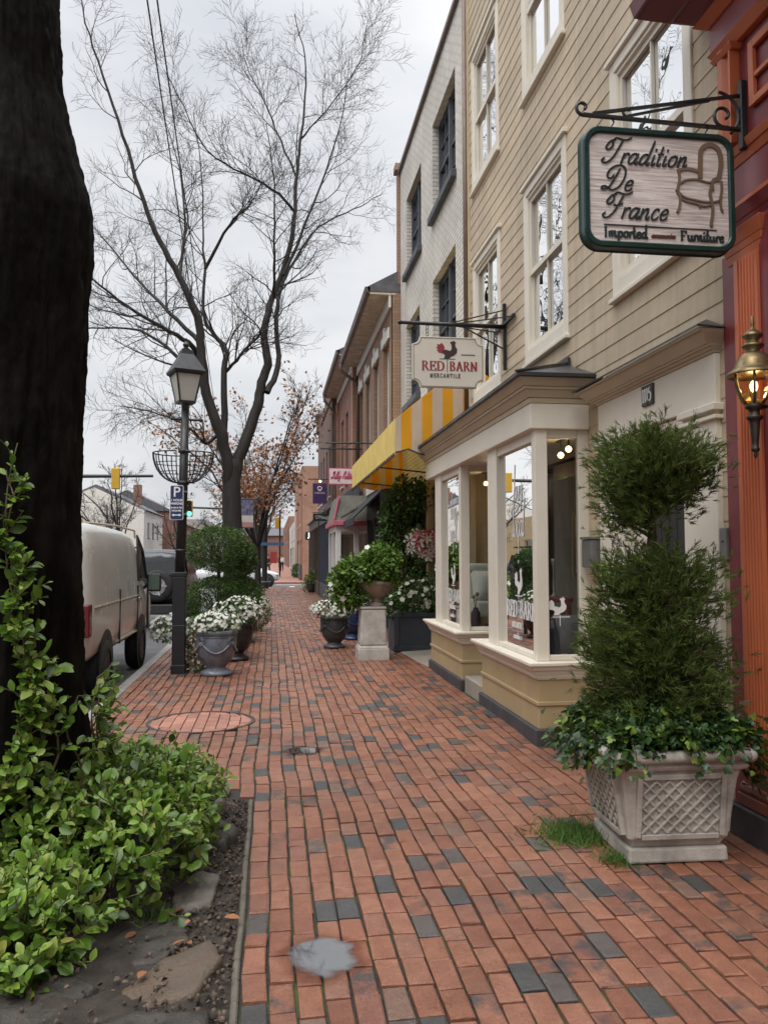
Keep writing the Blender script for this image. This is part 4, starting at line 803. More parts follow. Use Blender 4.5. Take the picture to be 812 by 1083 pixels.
bs.tube([(2.62, 3.97, .258), (2.62, 4.3, .258)], .042, 10); part('pilaster_base', bs, M('base_brownred', (.25, .085, .055), .5, .2, 4, .15, 40), pi, bevel=.005)
cp = MB()
course(cp, 2.62, 2.61, 4.02, 4.34, 3.22, 3.27, 2.75); course(cp, 2.61, 2.6, 4.0, 4.35, 3.271, 3.31, 2.75); course(cp, 2.6, 2.575, 3.99, 4.36, 3.311, 3.39, 2.75); part('pilaster_capital', cp, m_org, pi, bevel=.003)
en = MB(); course(en, 2.66, 2.63, .2, 4.36, 3.391, 3.46, 2.76); course(en, 2.63, 2.6, .2, 4.37, 3.461, 3.53, 2.76); en.box(2.655, 2.77, .2, 4.38, 3.531, 3.79); part('entablature', en, m_red, RB, bevel=.004)
en = MB(); course(en, 2.65, 2.63, .2, 4.385, 3.791, 3.84, 2.77); course(en, 2.625, 2.605, .2, 4.39, 3.841, 3.89, 2.77); part('orange_moulding', en, m_org, RB, bevel=.004)
part('orange_bead', MB().box(2.615, 2.66, .2, 4.37, 3.535, 3.56), m_org, RB)
up = part('upper_pilaster', pilaster(4.2, 4.33, 2.575, 3.9, 4.5, 1), m_org, RB); part('pier_face', MB().box(2.615, 2.73, 3.5, 4.029, .17, 3.4), m_red, RB); part('upper_wall', MB().box(2.635, 2.73, .2, 4.4, 3.9, 4.53), m_red, RB)
cp = MB(); course(cp, 2.575, 2.555, 4.18, 4.36, 4.44, 4.47, 2.75); course(cp, 2.6, 2.56, .2, 4.38, 4.471, 4.53, 2.75); part('upper_capital', cp, m_org, up, bevel=.003)
part('upper_frieze', MB().box(2.575, 2.76, .2, 4.4, 4.531, 4.69), m_red2, RB)
en = MB(); course(en, 2.56, 2.5, .2, 4.41, 4.691, 4.735, 2.76); part('upper_moulding', en, m_org, RB)
en = MB(); course(en, 2.47, 2.4, .2, 4.44, 4.736, 4.79, 2.77); course(en, 2.38, 2.24, .2, 4.52, 4.791, 4.9, 2.78); course(en, 2.22, 2.2, .2, 4.66, 4.901, 5.0, 2.79); part('cornice', en, M('cornice_darkred', (.13, .02, .026), .45, .14, 3), RB, bevel=.004)
pn = MB(); pn.box(2.605, 2.634, 4.03, 4.075, 4.03, 4.4).box(2.605, 2.634, 3.3, 3.345, 4.03, 4.4).box(2.605, 2.634, 3.346, 4.029, 4.35, 4.4).box(2.605, 2.634, 3.346, 4.029, 4.03, 4.075).box(2.61, 2.634, 3.346, 4.029, 4.18, 4.21); part('panel_frame', pn, m_org, RB, bevel=.004)
part('display_window', MB().quad((2.86, .45, .75), (2.86, 3.65, .75), (2.86, 3.65, 2.85), (2.86, .45, 2.85)), m_gl, RB)
# --- hanging sign of the red shop
SX0, SX1, SZ0, SZ1, SY = 1.662, 2.542, 3.221, 3.895, 4.13
def rrect(x0, x1, z0, z1, r, n=8, notch=False):
    out = []
    for cx, cz, a0 in ((x1-r, z1-r, 0), (x0+r, z1-r, 90), (x0+r, z0+r, 180), (x1-r, z0+r, 270)):
        if notch:
            ex, ez = (x1 if cx > (x0+x1)/2 else x0), (z1 if cz > (z0+z1)/2 else z0)
            for k in range(n+1): a = R(a0+(270-90*k/n)-0) ; a = R(a0+270-90*k/n); out.append((ex+r*math.cos(a), ez+r*math.sin(a)))
        else:
            for k in range(n+1): a = R(a0+90*k/n); out.append((cx+r*math.cos(a), cz+r*math.sin(a)))
    return out
TS = thing('hanging_sign', 'carved wooden sign with script lettering, an armchair emblem and dark green edge', 'sign', (2.14, SY, SZ0))
m_green = M('green_paint', (.008, .036, .03), .35, .15, 6, .08, 50)
def signboard_mat():
    n = NT('sandblasted_wood'); b = n.n('ShaderNodeBsdfPrincipled'); v = n.coord(); mp = n.n('ShaderNodeMapping'); mp.inputs['Scale'].default_value = (2.2, 2, 46); n.l(v, mp.inputs[0])
    f = n.noise(mp.outputs[0], 1.6, 8, .7); c = n.ramp(f, [(.36, (.36, .295, .26)), (.5, (.64, .57, .53)), (.62, (.80, .74, .70))]); n.l(c, b.inputs[0]); b.inputs['Roughness'].default_value = .75
    n.l(n.bump(f, .6, .006), b.inputs['Normal']); n.l(b.outputs[0], n.out.inputs[0]); return n.m
part('board', MB().prism(rrect(SX0+.03, SX1-.03, SZ0+.03, SZ1-.03, .07), 'y', SY+.005, SY+.04), signboard_mat(), TS)
o_, i_ = rrect(SX0, SX1, SZ0, SZ1, .1), rrect(SX0+.036, SX1-.036, SZ0+.036, SZ1-.036, .07); n = len(o_); mb = MB()
vs = [(x, SY-.012, z) for x, z in o_]+[(x, SY-.012, z) for x, z in i_]+[(x, SY+.055, z) for x, z in o_]+[(x, SY+.004, z) for x, z in i_]
mb.add(vs, [q for i in range(n) for j in [(i+1) % n] for q in ((i, j, n+j, n+i), (i, 2*n+i, 2*n+j, j), (n+i, n+j, 3*n+j, 3*n+i))]+[tuple(range(2*n, 3*n))]); part('rim', mb, m_green, TS, bevel=.008)
fr = lambda x, z, d: (x, SY+.0045-d, z)
mb = MB(); hh = .125
write(mb, 'Tradition', SX0+.1, SZ1-.2, .145, fr, G, .38, .072, .026, .008, .92, .012); write(mb, 'De', SX0+.1, SZ1-.35, .14, fr, G, .38, .072, .026, .008, .95, .02); write(mb, 'France', SX0+.1, SZ1-.505, .145, fr, G, .38, .072, .026, .008, .92, .012)
part('script_lettering', mb, M('sign_ink', (.02, .035, .035), .4, .1), TS)
mb = MB(); G2 = dict(SER); G2.pop('T', 0)
write(mb, 'I', SX0+.115, SZ0+.062, .054, fr, SER, 0, .2, .07, .006); write(mb, 'mported', SX0+.115+.026, SZ0+.062, .078, fr, G, 0, .15, .06, .006, .92, .02)
write(mb, 'F', SX0+.555, SZ0+.062, .054, fr, SER, 0, .2, .07, .006); write(mb, 'urniture', SX0+.555+.042, SZ0+.062, .078, fr, G, 0, .15, .06, .006, .92, .02); mb.box(SX0+.115, SX1-.11, SY-.001, SY+.0045, SZ0+.127, SZ0+.131)
part('small_lettering', mb, MATS['sign_ink'], TS)
mb = MB(); write(mb, 'accessories', SX0+.385, SZ0+.07, .034, fr, G, .4, .2, .08, .005, 1.0, .03); part('accent_lettering', mb, M('rust_ink', (.12, .04, .02), .5), TS)
ch = MB(); CX0, CZ0 = SX0+.525, SZ0+.2
def st(pts, w, k=0): ribbon(ch, [np.array([CX0+p[0]*.93, CZ0+p[1]*.86]) for p in crom(pts, 7)], lambda t: w, fr, .007, .0002*k)
st([(.165, .255), (.168, .36), (.175, .44), (.21, .475), (.255, .475), (.29, .44), (.3, .36), (.285, .27), (.27, .245)], .026, 1)
st([(.02, .29), (.05, .305), (.1, .31), (.15, .3), (.165, .305)], .017, 2); st([(.03, .29), (.035, .25), (.03, .215), (.02, .175), (.012, .16)], .014, 3); st([(.29, .275), (.265, .26), (.245, .245), (.24, .22), (.245, .18)], .015, 4)
st([(.02, .2), (.07, .235), (.14, .245), (.22, .23), (.27, .245)], .009, 5); st([(.015, .165), (.06, .125), (.12, .11), (.18, .1), (.235, .1)], .009, 6); st([(.24, .22), (.225, .16), (.235, .1), (.24, .04), (.228, -.04), (.232, -.06)], .016, 7)
st([(.02, .17), (.035, .12), (.03, .06), (.015, .02)], .013, 8); st([(.015, .15), (.06, .1), (.13, .085), (.19, .07), (.235, .085)], .007, 9); st([(.3, .24), (.3, .18), (.29, .12), (.295, .06), (.305, .04)], .012, 10); st([(.25, .1), (.28, .115), (.3, .14)], .01, 11); st([(.155, .08), (.16, .06)], .012, 12)
part('chair_emblem', ch, M('chair_brown', (.17, .115, .075), .55), TS)
bk = thing('sign_bracket', 'black scrolled iron bracket holding the carved wooden sign', 'bracket', (2.65, SY, 4.1))
zb = 3.945; mb = MB().bar((1.672, SY+.02, zb+.02), (2.61, SY+.02, zb), .026, .014); mb.bar((1.73, SY+.02, zb+.03), (2.61, SY+.02, zb+.2), .02, .014).bar((1.93, SY+.02, zb+.03), (2.42, SY+.02, zb+.155), .014, .012)
def scroll(c, r0, r1, a0, a1, n=26): return [(c[0]+(r0+(r1-r0)*t/n)*math.cos(R(a0+(a1-a0)*t/n)), SY+.02, c[1]+(r0+(r1-r0)*t/n)*math.sin(R(a0+(a1-a0)*t/n))) for t in range(n+1)]
mb.tube(scroll((1.672, zb+.06), .042, .014, 270, -40), .0095, 6).tube(scroll((1.93, zb+.055), .03, .012, 270, 20), .008, 6).tube(scroll((2.5, zb+.075), .07, .02, 290, -60), .0095, 6).tube(scroll((2.46, zb+.07), .14, .125, 85, -50), .009, 6)
part('arm', mb, m_black, bk); part('wall_plate', MB().box(2.595, 2.634, SY, SY+.04, 3.83, 4.23), m_black, bk, bevel=.006)
hk = MB()
for x in (1.84, 2.39): hk.tube([(x, SY+.02, zb+.01), (x+.012, SY+.02, zb-.01), (x, SY+.02, zb-.03), (x-.01, SY+.02, zb-.045), (x, SY+.02, zb-.06)], .005, 6)
part('hook', hk, m_black, bk)
# --- red barn sign
RY = 8.9
RS = thing('hanging_sign', 'white sign with scooped corners and a rooster over red capital lettering', 'sign', (1.95, RY, 3.45))
rx0, rx1, rz0, rz1 = 1.545, 2.365, 3.44, 4.02
part('board', MB().prism(rrect(rx0, rx1, rz0, rz1, .085, 8, True), 'y', RY, RY+.04), M('sign_cream', (.66, .62, .54), .55, .06, 3, .05, 40), RS, bevel=.003)
oo = rrect(rx0+.014, rx1-.014, rz0+.014, rz1-.014, .085, 8, True); mb = MB()
for i in range(len(oo)): a, b = oo[i], oo[(i+1) % len(oo)]; mb.bar((a[0], RY-.002, a[1]), (b[0], RY-.002, b[1]), .004, .006)
part('border', mb, M('sign_border', (.25, .2, .13), .5), RS)
fr2 = lambda x, z, d: (x, RY-.0005-d, z)
mred = M('sign_red', (.27, .03, .04), .5, .1); mb = MB(); write(mb, 'RED', rx0+.105, rz0+.195, .105, fr2, SER, 0, .2, .05, .003, .98, .06); write(mb, 'BARN', rx0+.425, rz0+.195, .105, fr2, SER, 0, .2, .05, .003, .88, .05); part('name_lettering', mb, mred, RS)
mb = MB(); write(mb, 'MERCANTILE', rx0+.2, rz0+.115, .045, fr2, SER, 0, .2, .07, .003, .75, .22); mb.box(rx0+.395, rx0+.403, RY-.003, RY, rz0+.18, rz0+.34).box(rx0+.31, rx0+.49, RY-.0032, RY, rz0+.325, rz0+.332); part('small_lettering', mb, M('sign_grey', (.08, .07, .065), .5), RS)
BODY = [(.36, .33), (.375, .37), (.345, .4), (.35, .43), (.385, .435), (.43, .42), (.45, .44), (.45, .48), (.445, .505), (.43, .51), (.445, .53), (.465, .53), (.475, .545), (.485, .53), (.505, .515), (.49, .505), (.495, .47), (.515, .44), (.51, .4), (.48, .37), (.44, .355), (.42, .33)]
TAIL = [(.375, .40), (.34, .39), (.3, .40), (.28, .43), (.295, .435), (.27, .46), (.29, .465), (.28, .495), (.31, .49), (.335, .51), (.36, .485), (.37, .45), (.355, .425)]
def emblem(poly, mb, f, d=.003):
    n = len(poly); mb.add([f(x, z, d) for x, z in poly]+[f(x, z, 0) for x, z in poly], [tuple(range(n))]+[(i, n+i, n+(i+1) % n, (i+1) % n) for i in range(n)])
ff = lambda x, z, d: fr2(rx0+x, rz0+z, d)
mb = MB(); emblem(BODY, mb, ff); part('rooster_body', mb, M('rooster_black', (.04, .018, .02), .5), RS); mb = MB(); emblem(TAIL, mb, ff, .0026); part('rooster_tail', mb, mred, RS)
mb = MB(); mb.box(rx0+.56, rx0+.72, RY-.003, RY, rz0+.375, rz0+.385); part('smudge', mb, MATS['sign_grey'], RS)
bk = thing('sign_bracket', 'black iron pole bracket with braced wall plate carrying the white rooster sign', 'bracket', (2.62, RY, 4.1))
zb = 4.165; mb = MB().tube([(1.42, RY+.02, zb+.01), (2.63, RY+.02, zb)], [.02, .026], 10).sphere((1.41, RY+.02, zb+.01), .027); part('pole', mb, m_black, bk, smooth=True)
mb = MB().bar((1.95, RY+.02, zb), (2.635, RY-.32, zb+.03), .012).bar((1.95, RY+.02, zb), (2.635, RY+.36, zb+.03), .012).bar((2.1, RY+.02, zb), (2.635, RY+.02, zb-.27), .014).bar((1.95, RY+.02, zb+.01), (2.635, RY+.02, zb+.2), .012); part('brace', mb, m_black, bk)
part('wall_plate', MB().box(2.6, 2.636, RY, RY+.04, zb-.5, zb+.27).box(2.6, 2.636, RY-.36, RY+.4, zb+.01, zb+.05), m_black, bk, bevel=.004)
for x in (1.72, 2.22):
    mb = MB()
    for k in range(3): c = (x, RY+.02, zb-.035-.04*k); mb.tube([(c[0]+.014*math.cos(a), c[1]+(.014*math.sin(a) if k % 2 else 0), c[2]+.024*math.sin(a)) for a in np.linspace(0, 2*PI, 9)], .004, 5)
    part('chain', mb, m_black, bk)
# lettering on the panes of the bay
for (a, g1_, p1, e), words in zip(BAYS, ((('buy', 2.05), ('local', 1.72), ('!', 1.48)), (('shop', 2.0), ('small', 1.72), ('!', 1.5)))):
    mid = (a+.1+g1_)/2; mb = MB(); fw_ = lambda y, z, d: (XF+.052-d, -y, z); h = .085
    for txt, z in (('RED', 1.0), ('BARN', 1.0)): write(mb, txt, -mid+(-.38 if txt == 'RED' else .035), .985, .15, fw_, SER, 0, .2, .06, .001, .9, .02)
    write(mb, 'MERCANTILE', -mid-.21, .89, .05, fw_, SER, 0, .2, .08, .001, .62, .14); write(mb, 'furnishings', -mid-.2, .79, .07, fw_, G, .3, .16, .07, .001, .9, .04); mb.quad(*[(XF+.0508, y, z) for y, z in ((mid+.004, .96), (mid-.004, .96), (mid-.004, 1.19), (mid+.004, 1.19))])
    for txt, z in words: w_ = width(txt, .34, G, .62); write(mb, txt, -mid-w_/2, z, .34, fw_, G, .12, .05, .022, .001, .62)
    ff = lambda x, z, d: (XF+.0515-d, mid+.395*.95-x*.95, 1.19+(z-.325)*1.15-.0)
    emblem(BODY, mb, ff, .0005); emblem(TAIL, mb, lambda x, z, d: (XF+.0505-d, mid+.395*.95-x*.95, 1.19+(z-.325)*1.15), .0005); mb.quad(*[(XF+.0506, y, z) for y, z in ((mid+.1, 1.178), (mid-.1, 1.178), (mid-.1, 1.187), (mid+.1, 1.187))])
    part('lettering', mb, m_white, shop, label='white rooster and shop lettering on the window')
mb = MB(); ff = lambda x, z, d: (2.36+x*.72-.28, 6.603-d, 1.06+z*.72-.25); emblem(BODY, mb, ff, .0008); emblem(TAIL, mb, lambda x, z, d: (2.36+x*.72-.28, 6.6025-d, 1.06+z*.72-.25), .0008); mb.box(2.33, 2.48, 6.6005, 6.6025, 1.03, 1.037).box(2.39, 2.396, 6.6002, 6.6022, .96, 1.05); part('window_decal', mb, m_white, shop)
# shop goods behind the glass
def cushion(mb, c, w, h, d, rot=0, tilt=0):
    n = 9; vs = []; m = Matrix.Rotation(rot, 3, 'Z') @ Matrix.Rotation(tilt, 3, 'X')
    for s in (1, -1):
        for j in range(n):
            for i in range(n):
                u, v = i/(n-1)*2-1, j/(n-1)*2-1; k = (1-abs(u)**2.5)*(1-abs(v)**2.5); q = m @ Vector((u*w/2*(1-.08*(1-v*v)), -s*d/2*k**.6, v*h/2*(1-.08*(1-u*u)))); vs.append((c[0]+q.x, c[1]+q.y, c[2]+q.z))
    mb.add(vs, [f for s in (0, 1) for j in range(n-1) for i in range(n-1) for b in [s*n*n+j*n+i] for f in [((b, b+1, b+n+1, b+n) if not s else (b, b+n, b+n+1, b+1))]]); return mb
ac = thing('armchair', 'pale upholstered armchair displayed in the far bay', 'armchair', (2.75, 9.75, .665)); m_uph = M('pale_upholstery', (.5, .5, .46), .9, .1, 12, .2, 60)
part('seat', MB().box(2.45, 3.0, 9.65, 10.2, .8, 1.0), m_uph, ac, bevel=.04, seg=3); part('backrest', MB().box(2.46, 2.98, 10.1, 10.25, .95, 1.45), m_uph, ac, bevel=.05, seg=3); part('leg', MB().box(2.48, 2.53, 9.68, 9.73, .665, .8).box(2.92, 2.97, 9.68, 9.73, .665, .8), m_brownw, ac)
solo('pillow', cushion(MB(), (2.62, 9.8, 1.18), .42, .4, .16, .2, -.25), M('white_cotton', (.6, .6, .57), .9, .08, 8, .2, 30), 'white pillow propped on the pale armchair', 'pillow', (2.62, 9.8, 1.0), smooth=True)
solo('pillow', cushion(MB(), (2.55, 6.8, .87), .34, .36, .13, -.2, -.2), M('floral_cotton', (.45, .33, .3), .9, .5, 22, 0, 60, col2=(.18, .22, .3)), 'patterned pillow low in the near side window', 'pillow', (2.55, 6.8, .7), smooth=True)
bg = thing('tote_bag', 'dark navy bag standing beside the patterned pillow', 'bag', (2.38, 6.78, .67)); part('body', MB().hexa([(2.3, 6.72, .68), (2.45, 6.72, .68), (2.45, 6.86, .68), (2.3, 6.86, .68)], [(2.32, 6.76, .92), (2.44, 6.76, .92), (2.44, 6.83, .92), (2.32, 6.83, .92)]), M('navy_cloth', (.02, .028, .05), .8), bg, bevel=.02, seg=2); part('handle', MB().tube([(2.34, 6.79, .92), (2.35, 6.79, 1.0), (2.41, 6.79, 1.0), (2.42, 6.79, .92)], .008, 6), M('navy_cloth', (.02, .028, .05)), bg)
rf = thing('wooden_stool', 'red painted wooden stool in the near side window', 'stool', (2.45, 6.95, .67)); mrs = M('stool_red', (.2, .02, .03), .5)
part('seat', MB().box(2.3, 2.62, 6.88, 7.1, 1.14, 1.18), mrs, rf, bevel=.01)
for x, y in ((2.32, 6.9), (2.57, 6.9), (2.32, 7.05), (2.57, 7.05)): part('leg', MB().box(x, x+.035, y, y+.03, .67, 1.14), mrs, rf)
part('rung', MB().box(2.355, 2.57, 6.905, 6.925, .88, .91), mrs, rf)
for x, h, lb in ((2.48, .34, 'tall slim glass candlestick on the red stool'), (2.4, .24, 'shorter glass candlestick on the red stool')):
    solo('candlestick', MB().lathe([(.0, 0), (.035, .0), (.03, .012), (.008, .03), (.012, h*.4), (.006, h*.5), (.009, h*.8), (.02, h*.92), (.02, h), (.0, h)], (x, 6.99, 1.18), 14), M('pale_glass', (.2, .22, .22), .15, .05), lb, 'candlestick', (x, 6.99, 1.18), 'candlesticks in the window', smooth=True)
pf = thing('picture_frame', 'framed botanical print leaning inside the near bay', 'picture', (2.9, 7.15, 1.3)); part('frame', MB().box(2.75, 2.98, 7.22, 7.245, 1.35, 1.95), M('frame_wood', (.22, .17, .12), .5), pf); part('print', MB().box(2.78, 2.95, 7.21, 7.219, 1.39, 1.91), M('print_paper', (.5, .48, .43), .8, .45, 14), pf)
vs_ = thing('flower_jar', 'small dark jar of dried flowers on the far bay ledge', 'jar', (2.4, 9.5, .67)); part('jar', MB().lathe([(0, 0), (.05, 0), (.06, .08), (.055, .2), (.03, .24), (.03, .26)], (2.4, 9.5, .67), 16), M('purple_glass', (.08, .04, .07), .25), vs_, smooth=True); part('stems', MB().tube([(2.4, 9.5, .9), (2.42, 9.5, 1.08)], .006, 5).tube([(2.4, 9.5, .9), (2.38, 9.51, 1.05)], .006, 5).sphere((2.42, 9.5, 1.09), .025).sphere((2.38, 9.51, 1.06), .02), M('dried_flower', (.25, .2, .1), .8), vs_)
spot_l = ['spot lamp with two warm bulbs under the near bay ceiling', 'spot lamp with two warm bulbs under the far bay ceiling']
for (x, y), lb in zip(((2.62, 6.95), (2.7, 9.9)), spot_l):
    t = thing('ceiling_spot', lb, 'lamp', (x, y, 2.6), 'warm spot lamps in the shop bays')
    part('track', MB().box(x-.02, x+.02, y-.1, y+.3, 2.6, 2.63), m_black, t)
    for k in (0, .2): part('bulb', MB().sphere((x, y+k, 2.5-k*.15), .028), M('warm_bulb', (1, .7, .4), .5, emit=((1, .62, .25), 6)), t); part('stem', MB().tube([(x, y+k, 2.6), (x, y+k, 2.53-k*.15)], .008, 6), m_black, t)
    l = bpy.data.lights.new('spot_glow', 'POINT'); l.energy = .9; l.color = (1, .72, .42); l.shadow_soft_size = .05; lo = bpy.data.objects.new('spot_glow', l); COL.objects.link(lo); lo.parent = t; lo.location = (0, .1, -.17)
# boxes on the wall
t = thing('mailbox', 'small grey metal mailbox between the bay and the doorway', 'mailbox', (2.62, 6.4, 1.6)); m_gm = M('grey_metal', (.2, .2, .195), .45, .15, 8, metal=.4); part('body', MB().box(2.55, 2.635, 6.3, 6.5, 1.45, 1.68), m_gm, t, bevel=.008); part('lid', MB().box(2.54, 2.636, 6.29, 6.51, 1.682, 1.7), m_gm, t)
t = thing('meter_box', 'narrow grey intercom box on the clapboards beside the red shop', 'box', (2.63, 4.45, 1.6)); part('body', MB().box(2.608, 2.636, 4.41, 4.485, 1.52, 1.71), m_gm, t, bevel=.004); part('button', MB().sphere((2.607, 4.447, 1.63), .007), m_black, t)
# --- wall lantern
LX, LY, LZ = 2.5, 3.93, 2.05
WL = thing('wall_lantern', 'lit brass wall lantern with curved glass on the red shop', 'lantern', (LX, LY, LZ)); m_brass = M('aged_brass', (.2, .15, .075), .4, .45, 14, .15, 60, metal=.85); m_bronze = M('dark_bronze', (.055, .042, .032), .42, .3, 14, .1, 60, metal=.6)
part('lower_stem', MB().lathe([(0, 0), (.006, .01), (.012, .025), (.006, .035), (.024, .05), (.024, .06), (.018, .07), (.02, .1), (.03, .2), (.03, .215), (.045, .225), (.048, .24), (.03, .25), (.03, .275), (.05, .285), (.05, .31), (.0, .312)], (LX, LY, LZ), 24), m_bronze, WL, smooth=True)
gp = [(.05, .312), (.075, .34), (.098, .39), (.11, .44), (.112, .475)]
part('glass', MB().lathe(gp, (LX, LY, LZ), 6), glassmat('lantern_glass', (.97, .93, .85), 1.5), WL); mb = MB()
for k in range(6): a = 2*PI*k/6; mb.tube([(LX+r_*math.cos(a), LY+r_*math.sin(a), LZ+z) for r_, z in gp], .0075, 6)
part('rib', mb, m_brass, WL, smooth=True)
part('dome', MB().lathe([(.0, .478), (.115, .478), (.15, .468), (.152, .476), (.135, .495), (.11, .51), (.095, .55), (.075, .585), (.045, .6), (.035, .612), (.06, .632), (.062, .642), (.04, .655), (.03, .668), (.056, .69), (.058, .698), (.035, .72), (.012, .735), (.008, .75), (.014, .765), (.007, .78), (.01, .8), (0, .812)], (LX, LY, LZ), 32), m_brass, WL, smooth=True)
part('bulb', MB().sphere((LX, LY, LZ+.41), (.022, .022, .034), 12, 8), M('lantern_bulb', (1, .8, .5), .5, emit=((1, .62, .22), 5)), WL, smooth=True); part('candle', MB().lathe([(.016, .31), (.016, .375), (0, .376)], (LX, LY, LZ), 12), m_cream, WL)
part('arm', MB().tube([(LX+.04, LY, LZ+.29), (LX+.08, LY-.05, LZ+.3), (2.66, LY-.12, LZ+.3), (2.72, LY-.12, LZ+.3)], .013, 8), m_bronze, WL, smooth=True)
l = bpy.data.lights.new('lantern_glow', 'POINT'); l.energy = .45; l.color = (1, .66, .3); l.shadow_soft_size = .03; lo = bpy.data.objects.new('lantern_glow', l); COL.objects.link(lo); lo.parent = WL; lo.location = (0, 0, .44); WL.scale = (.9, .9, .94)
# ------------------------------------------------------------------ trees
def tubes_mesh(T):      # T: list of (points, radii, sides) -> MB
    mb = MB()
    for p, r, n in T: mb.tube(p, r, n, cap=False)
    return mb
def twig(p, d, L, r, n=6, wob=.18, up=.05):
    pts = [np.array(p, float)]; d = np.array(d, float); d /= np.linalg.norm(d)
    for i in range(n-1):
        d = d+rng.normal(0, wob, 3)+np.array([0, 0, up]); d /= np.linalg.norm(d); pts.append(pts[-1]+d*L/(n-1))
    return np.array(pts), np.linspace(r, max(.0022, r*.3), n)
def side(d, ang):
    d = d/np.linalg.norm(d); a = np.cross(d, rng.normal(size=3)); a /= np.linalg.norm(a); return d*math.cos(ang)+a*math.sin(ang)
def ramify(T, P, Rd, level, counts, lens, t0=.25, up=.06, tips=None, rmin=.004):
    if level == 0 or len(counts) == 0: return
    n = counts[0]
    for k in range(n):
        t = t0+(1-t0)*(k+rng.random())/n; f = t*(len(P)-1); i = min(int(f), len(P)-2); q = P[i]+(P[i+1]-P[i])*(f-i); d = P[i+1]-P[i]; r = Rd[i]*(1-(f-i))+Rd[i+1]*(f-i)
        L = lens[0]*rng.uniform(.55, 1.25)*(1.15-.55*t); rr = max(rmin, min(r*.55, L*.014)); p2, r2 = twig(q, side(d, rng.uniform(.5, .95)), L, rr, 7 if level > 1 else 5, .16, up)
        T.append((p2, r2, 6 if rr > .03 else 4 if rr > .008 else 3))
        if tips is not None and level == 1: tips.append(p2)
        ramify(T, p2, r2, level-1, counts[1:], lens[1:], .2, up, tips, rmin)
def dense(P, k=5): return np.array(crom(P, k))
m_bark = M('bark', (.02, .0165, .0145), .75, .35, 6, .9, 38, stretch=(1, 1, .25)); m_twig = M('twig_bark', (.042, .035, .032), .8, .25, 6)
m_wetbark = M('wet_bark', (.0055, .0047, .0041), .8, .6, 6, 1.0, 40, stretch=(1, 1, .3), spec=.06, col2=(.017, .0155, .0125))
# tree behind the lamp, its limbs as they fork in the photograph, each at its own depth
TY = 20.
def limb(pts, y0, y1, r0, r1): # pixel trail -> limb in space, leaning from depth y0 to y1
    n = len(pts); P = dense([at(u, v, y0+(y1-y0)*i/(n-1)) for i, (u, v) in enumerate(pts)], 4); return P, np.linspace(r0, r1, len(P))
limbs = [
 ([(246, 520), (250, 492), (262, 460), (272, 430), (277, 405), (283, 380), (279, 355), (285, 325), (294, 300), (308, 255), (312, 223), (314, 182), (319, 141), (323, 100), (322, 59), (311, 14)], 20, 20.8, .2, .012),
 ([(244, 520), (241, 492), (234, 461), (219, 417), (213, 369), (209, 335), (190, 293), (169, 255), (153, 214), (135, 159), (115, 96), (94, 36), (84, -8)], 20, 18.6, .2, .012),
 ([(238, 470), (237, 450), (237, 391), (239, 369), (223, 350), (215, 328), (217, 282), (215, 255), (214, 190), (205, 120)], 20.05, 21.6, .12, .01),
 ([(282, 415), (294, 387), (292, 335), (299, 300), (313, 273), (338, 239), (374, 222), (402, 207)], 20.1, 22.4, .09, .01),
 ([(237, 396), (246, 386), (263, 366), (277, 352)], 20.5, 20.1, .05, .03),
 ([(312, 224), (288, 200), (256, 182), (219, 159), (188, 100), (174, 73)], 20.5, 18.9, .042, .008),
 ([(313, 185), (292, 137), (279, 105), (260, 68), (256, 41)], 20.6, 22., .034, .008),
 ([(318, 148), (330, 134), (352, 109), (379, 68), (388, 27)], 20.68, 19.8, .026, .008),
 ([(215, 385), (200, 363), (171, 346), (134, 324), (99, 296), (70, 285)], 20, 18.2, .085, .012),
 ([(218, 412), (200, 392), (182, 372), (149, 350), (97, 347), (60, 352)], 20, 21.6, .08, .012),
 ([(214, 365), (180, 330), (150, 300), (118, 262), (90, 230)], 19.9, 21.9, .07, .01),
 ([(217, 284), (243, 237), (262, 219), (280, 190)], 20.7, 19.4, .05, .008),
 ([(290, 315), (290, 296), (290, 240), (289, 180), (282, 130)], 20.2, 18.8, .05, .008),
 ([(233, 455), (218, 470), (200, 452), (170, 438), (130, 430)], 20, 18.8, .06, .01),
 ([(190, 293), (196, 240), (190, 180), (176, 130)], 19.6, 21, .05, .008),
 ([(300, 290), (322, 240), (345, 180), (362, 120), (370, 60)], 20.3, 21.4, .05, .008),
]
tt = thing('street_tree', 'tall bare tree forking above the clipped shrubs, behind the street lamp', 'tree', tuple(at(246, 640, TY)*[1, 1, 0]))
bx = at(246, 640, TY)[0]
tr = MB(); tp = dense([(bx-.02, TY, -.05), (bx, TY, .5), (bx+.02, TY, 1.4), tuple(at(245, 530, TY)), tuple(at(245, 486, TY))], 5); tr.tube(tp, np.interp(np.linspace(0, 1, len(tp)), [0, .2, .8, 1], [.34, .26, .225, .19]), 20)
T = []; T2 = []
for p, y0, y1, r0, r1 in limbs: P, Rr = limb(p, y0, y1, r0, r1); q_ = np.linspace(0, 1, len(P)); Rr = r1+(r0*(.82 if r0 > .1 else .9)-r1)*(1-q_)**1.25; P = P+rng.normal(0, .012, P.shape); T.append((P, Rr, 12 if r0 > .1 else 8)); ramify(T2, P, Rr, 3, (15, 7, 5), (1.7, .85, .42), .22 if r0 < .15 else .38, .05)
trk = part('trunk', tr, m_bark, tt, smooth=True); part('limb', tubes_mesh(T), m_bark, tt, smooth=True); part('crown', tubes_mesh(T2), m_twig, tt)
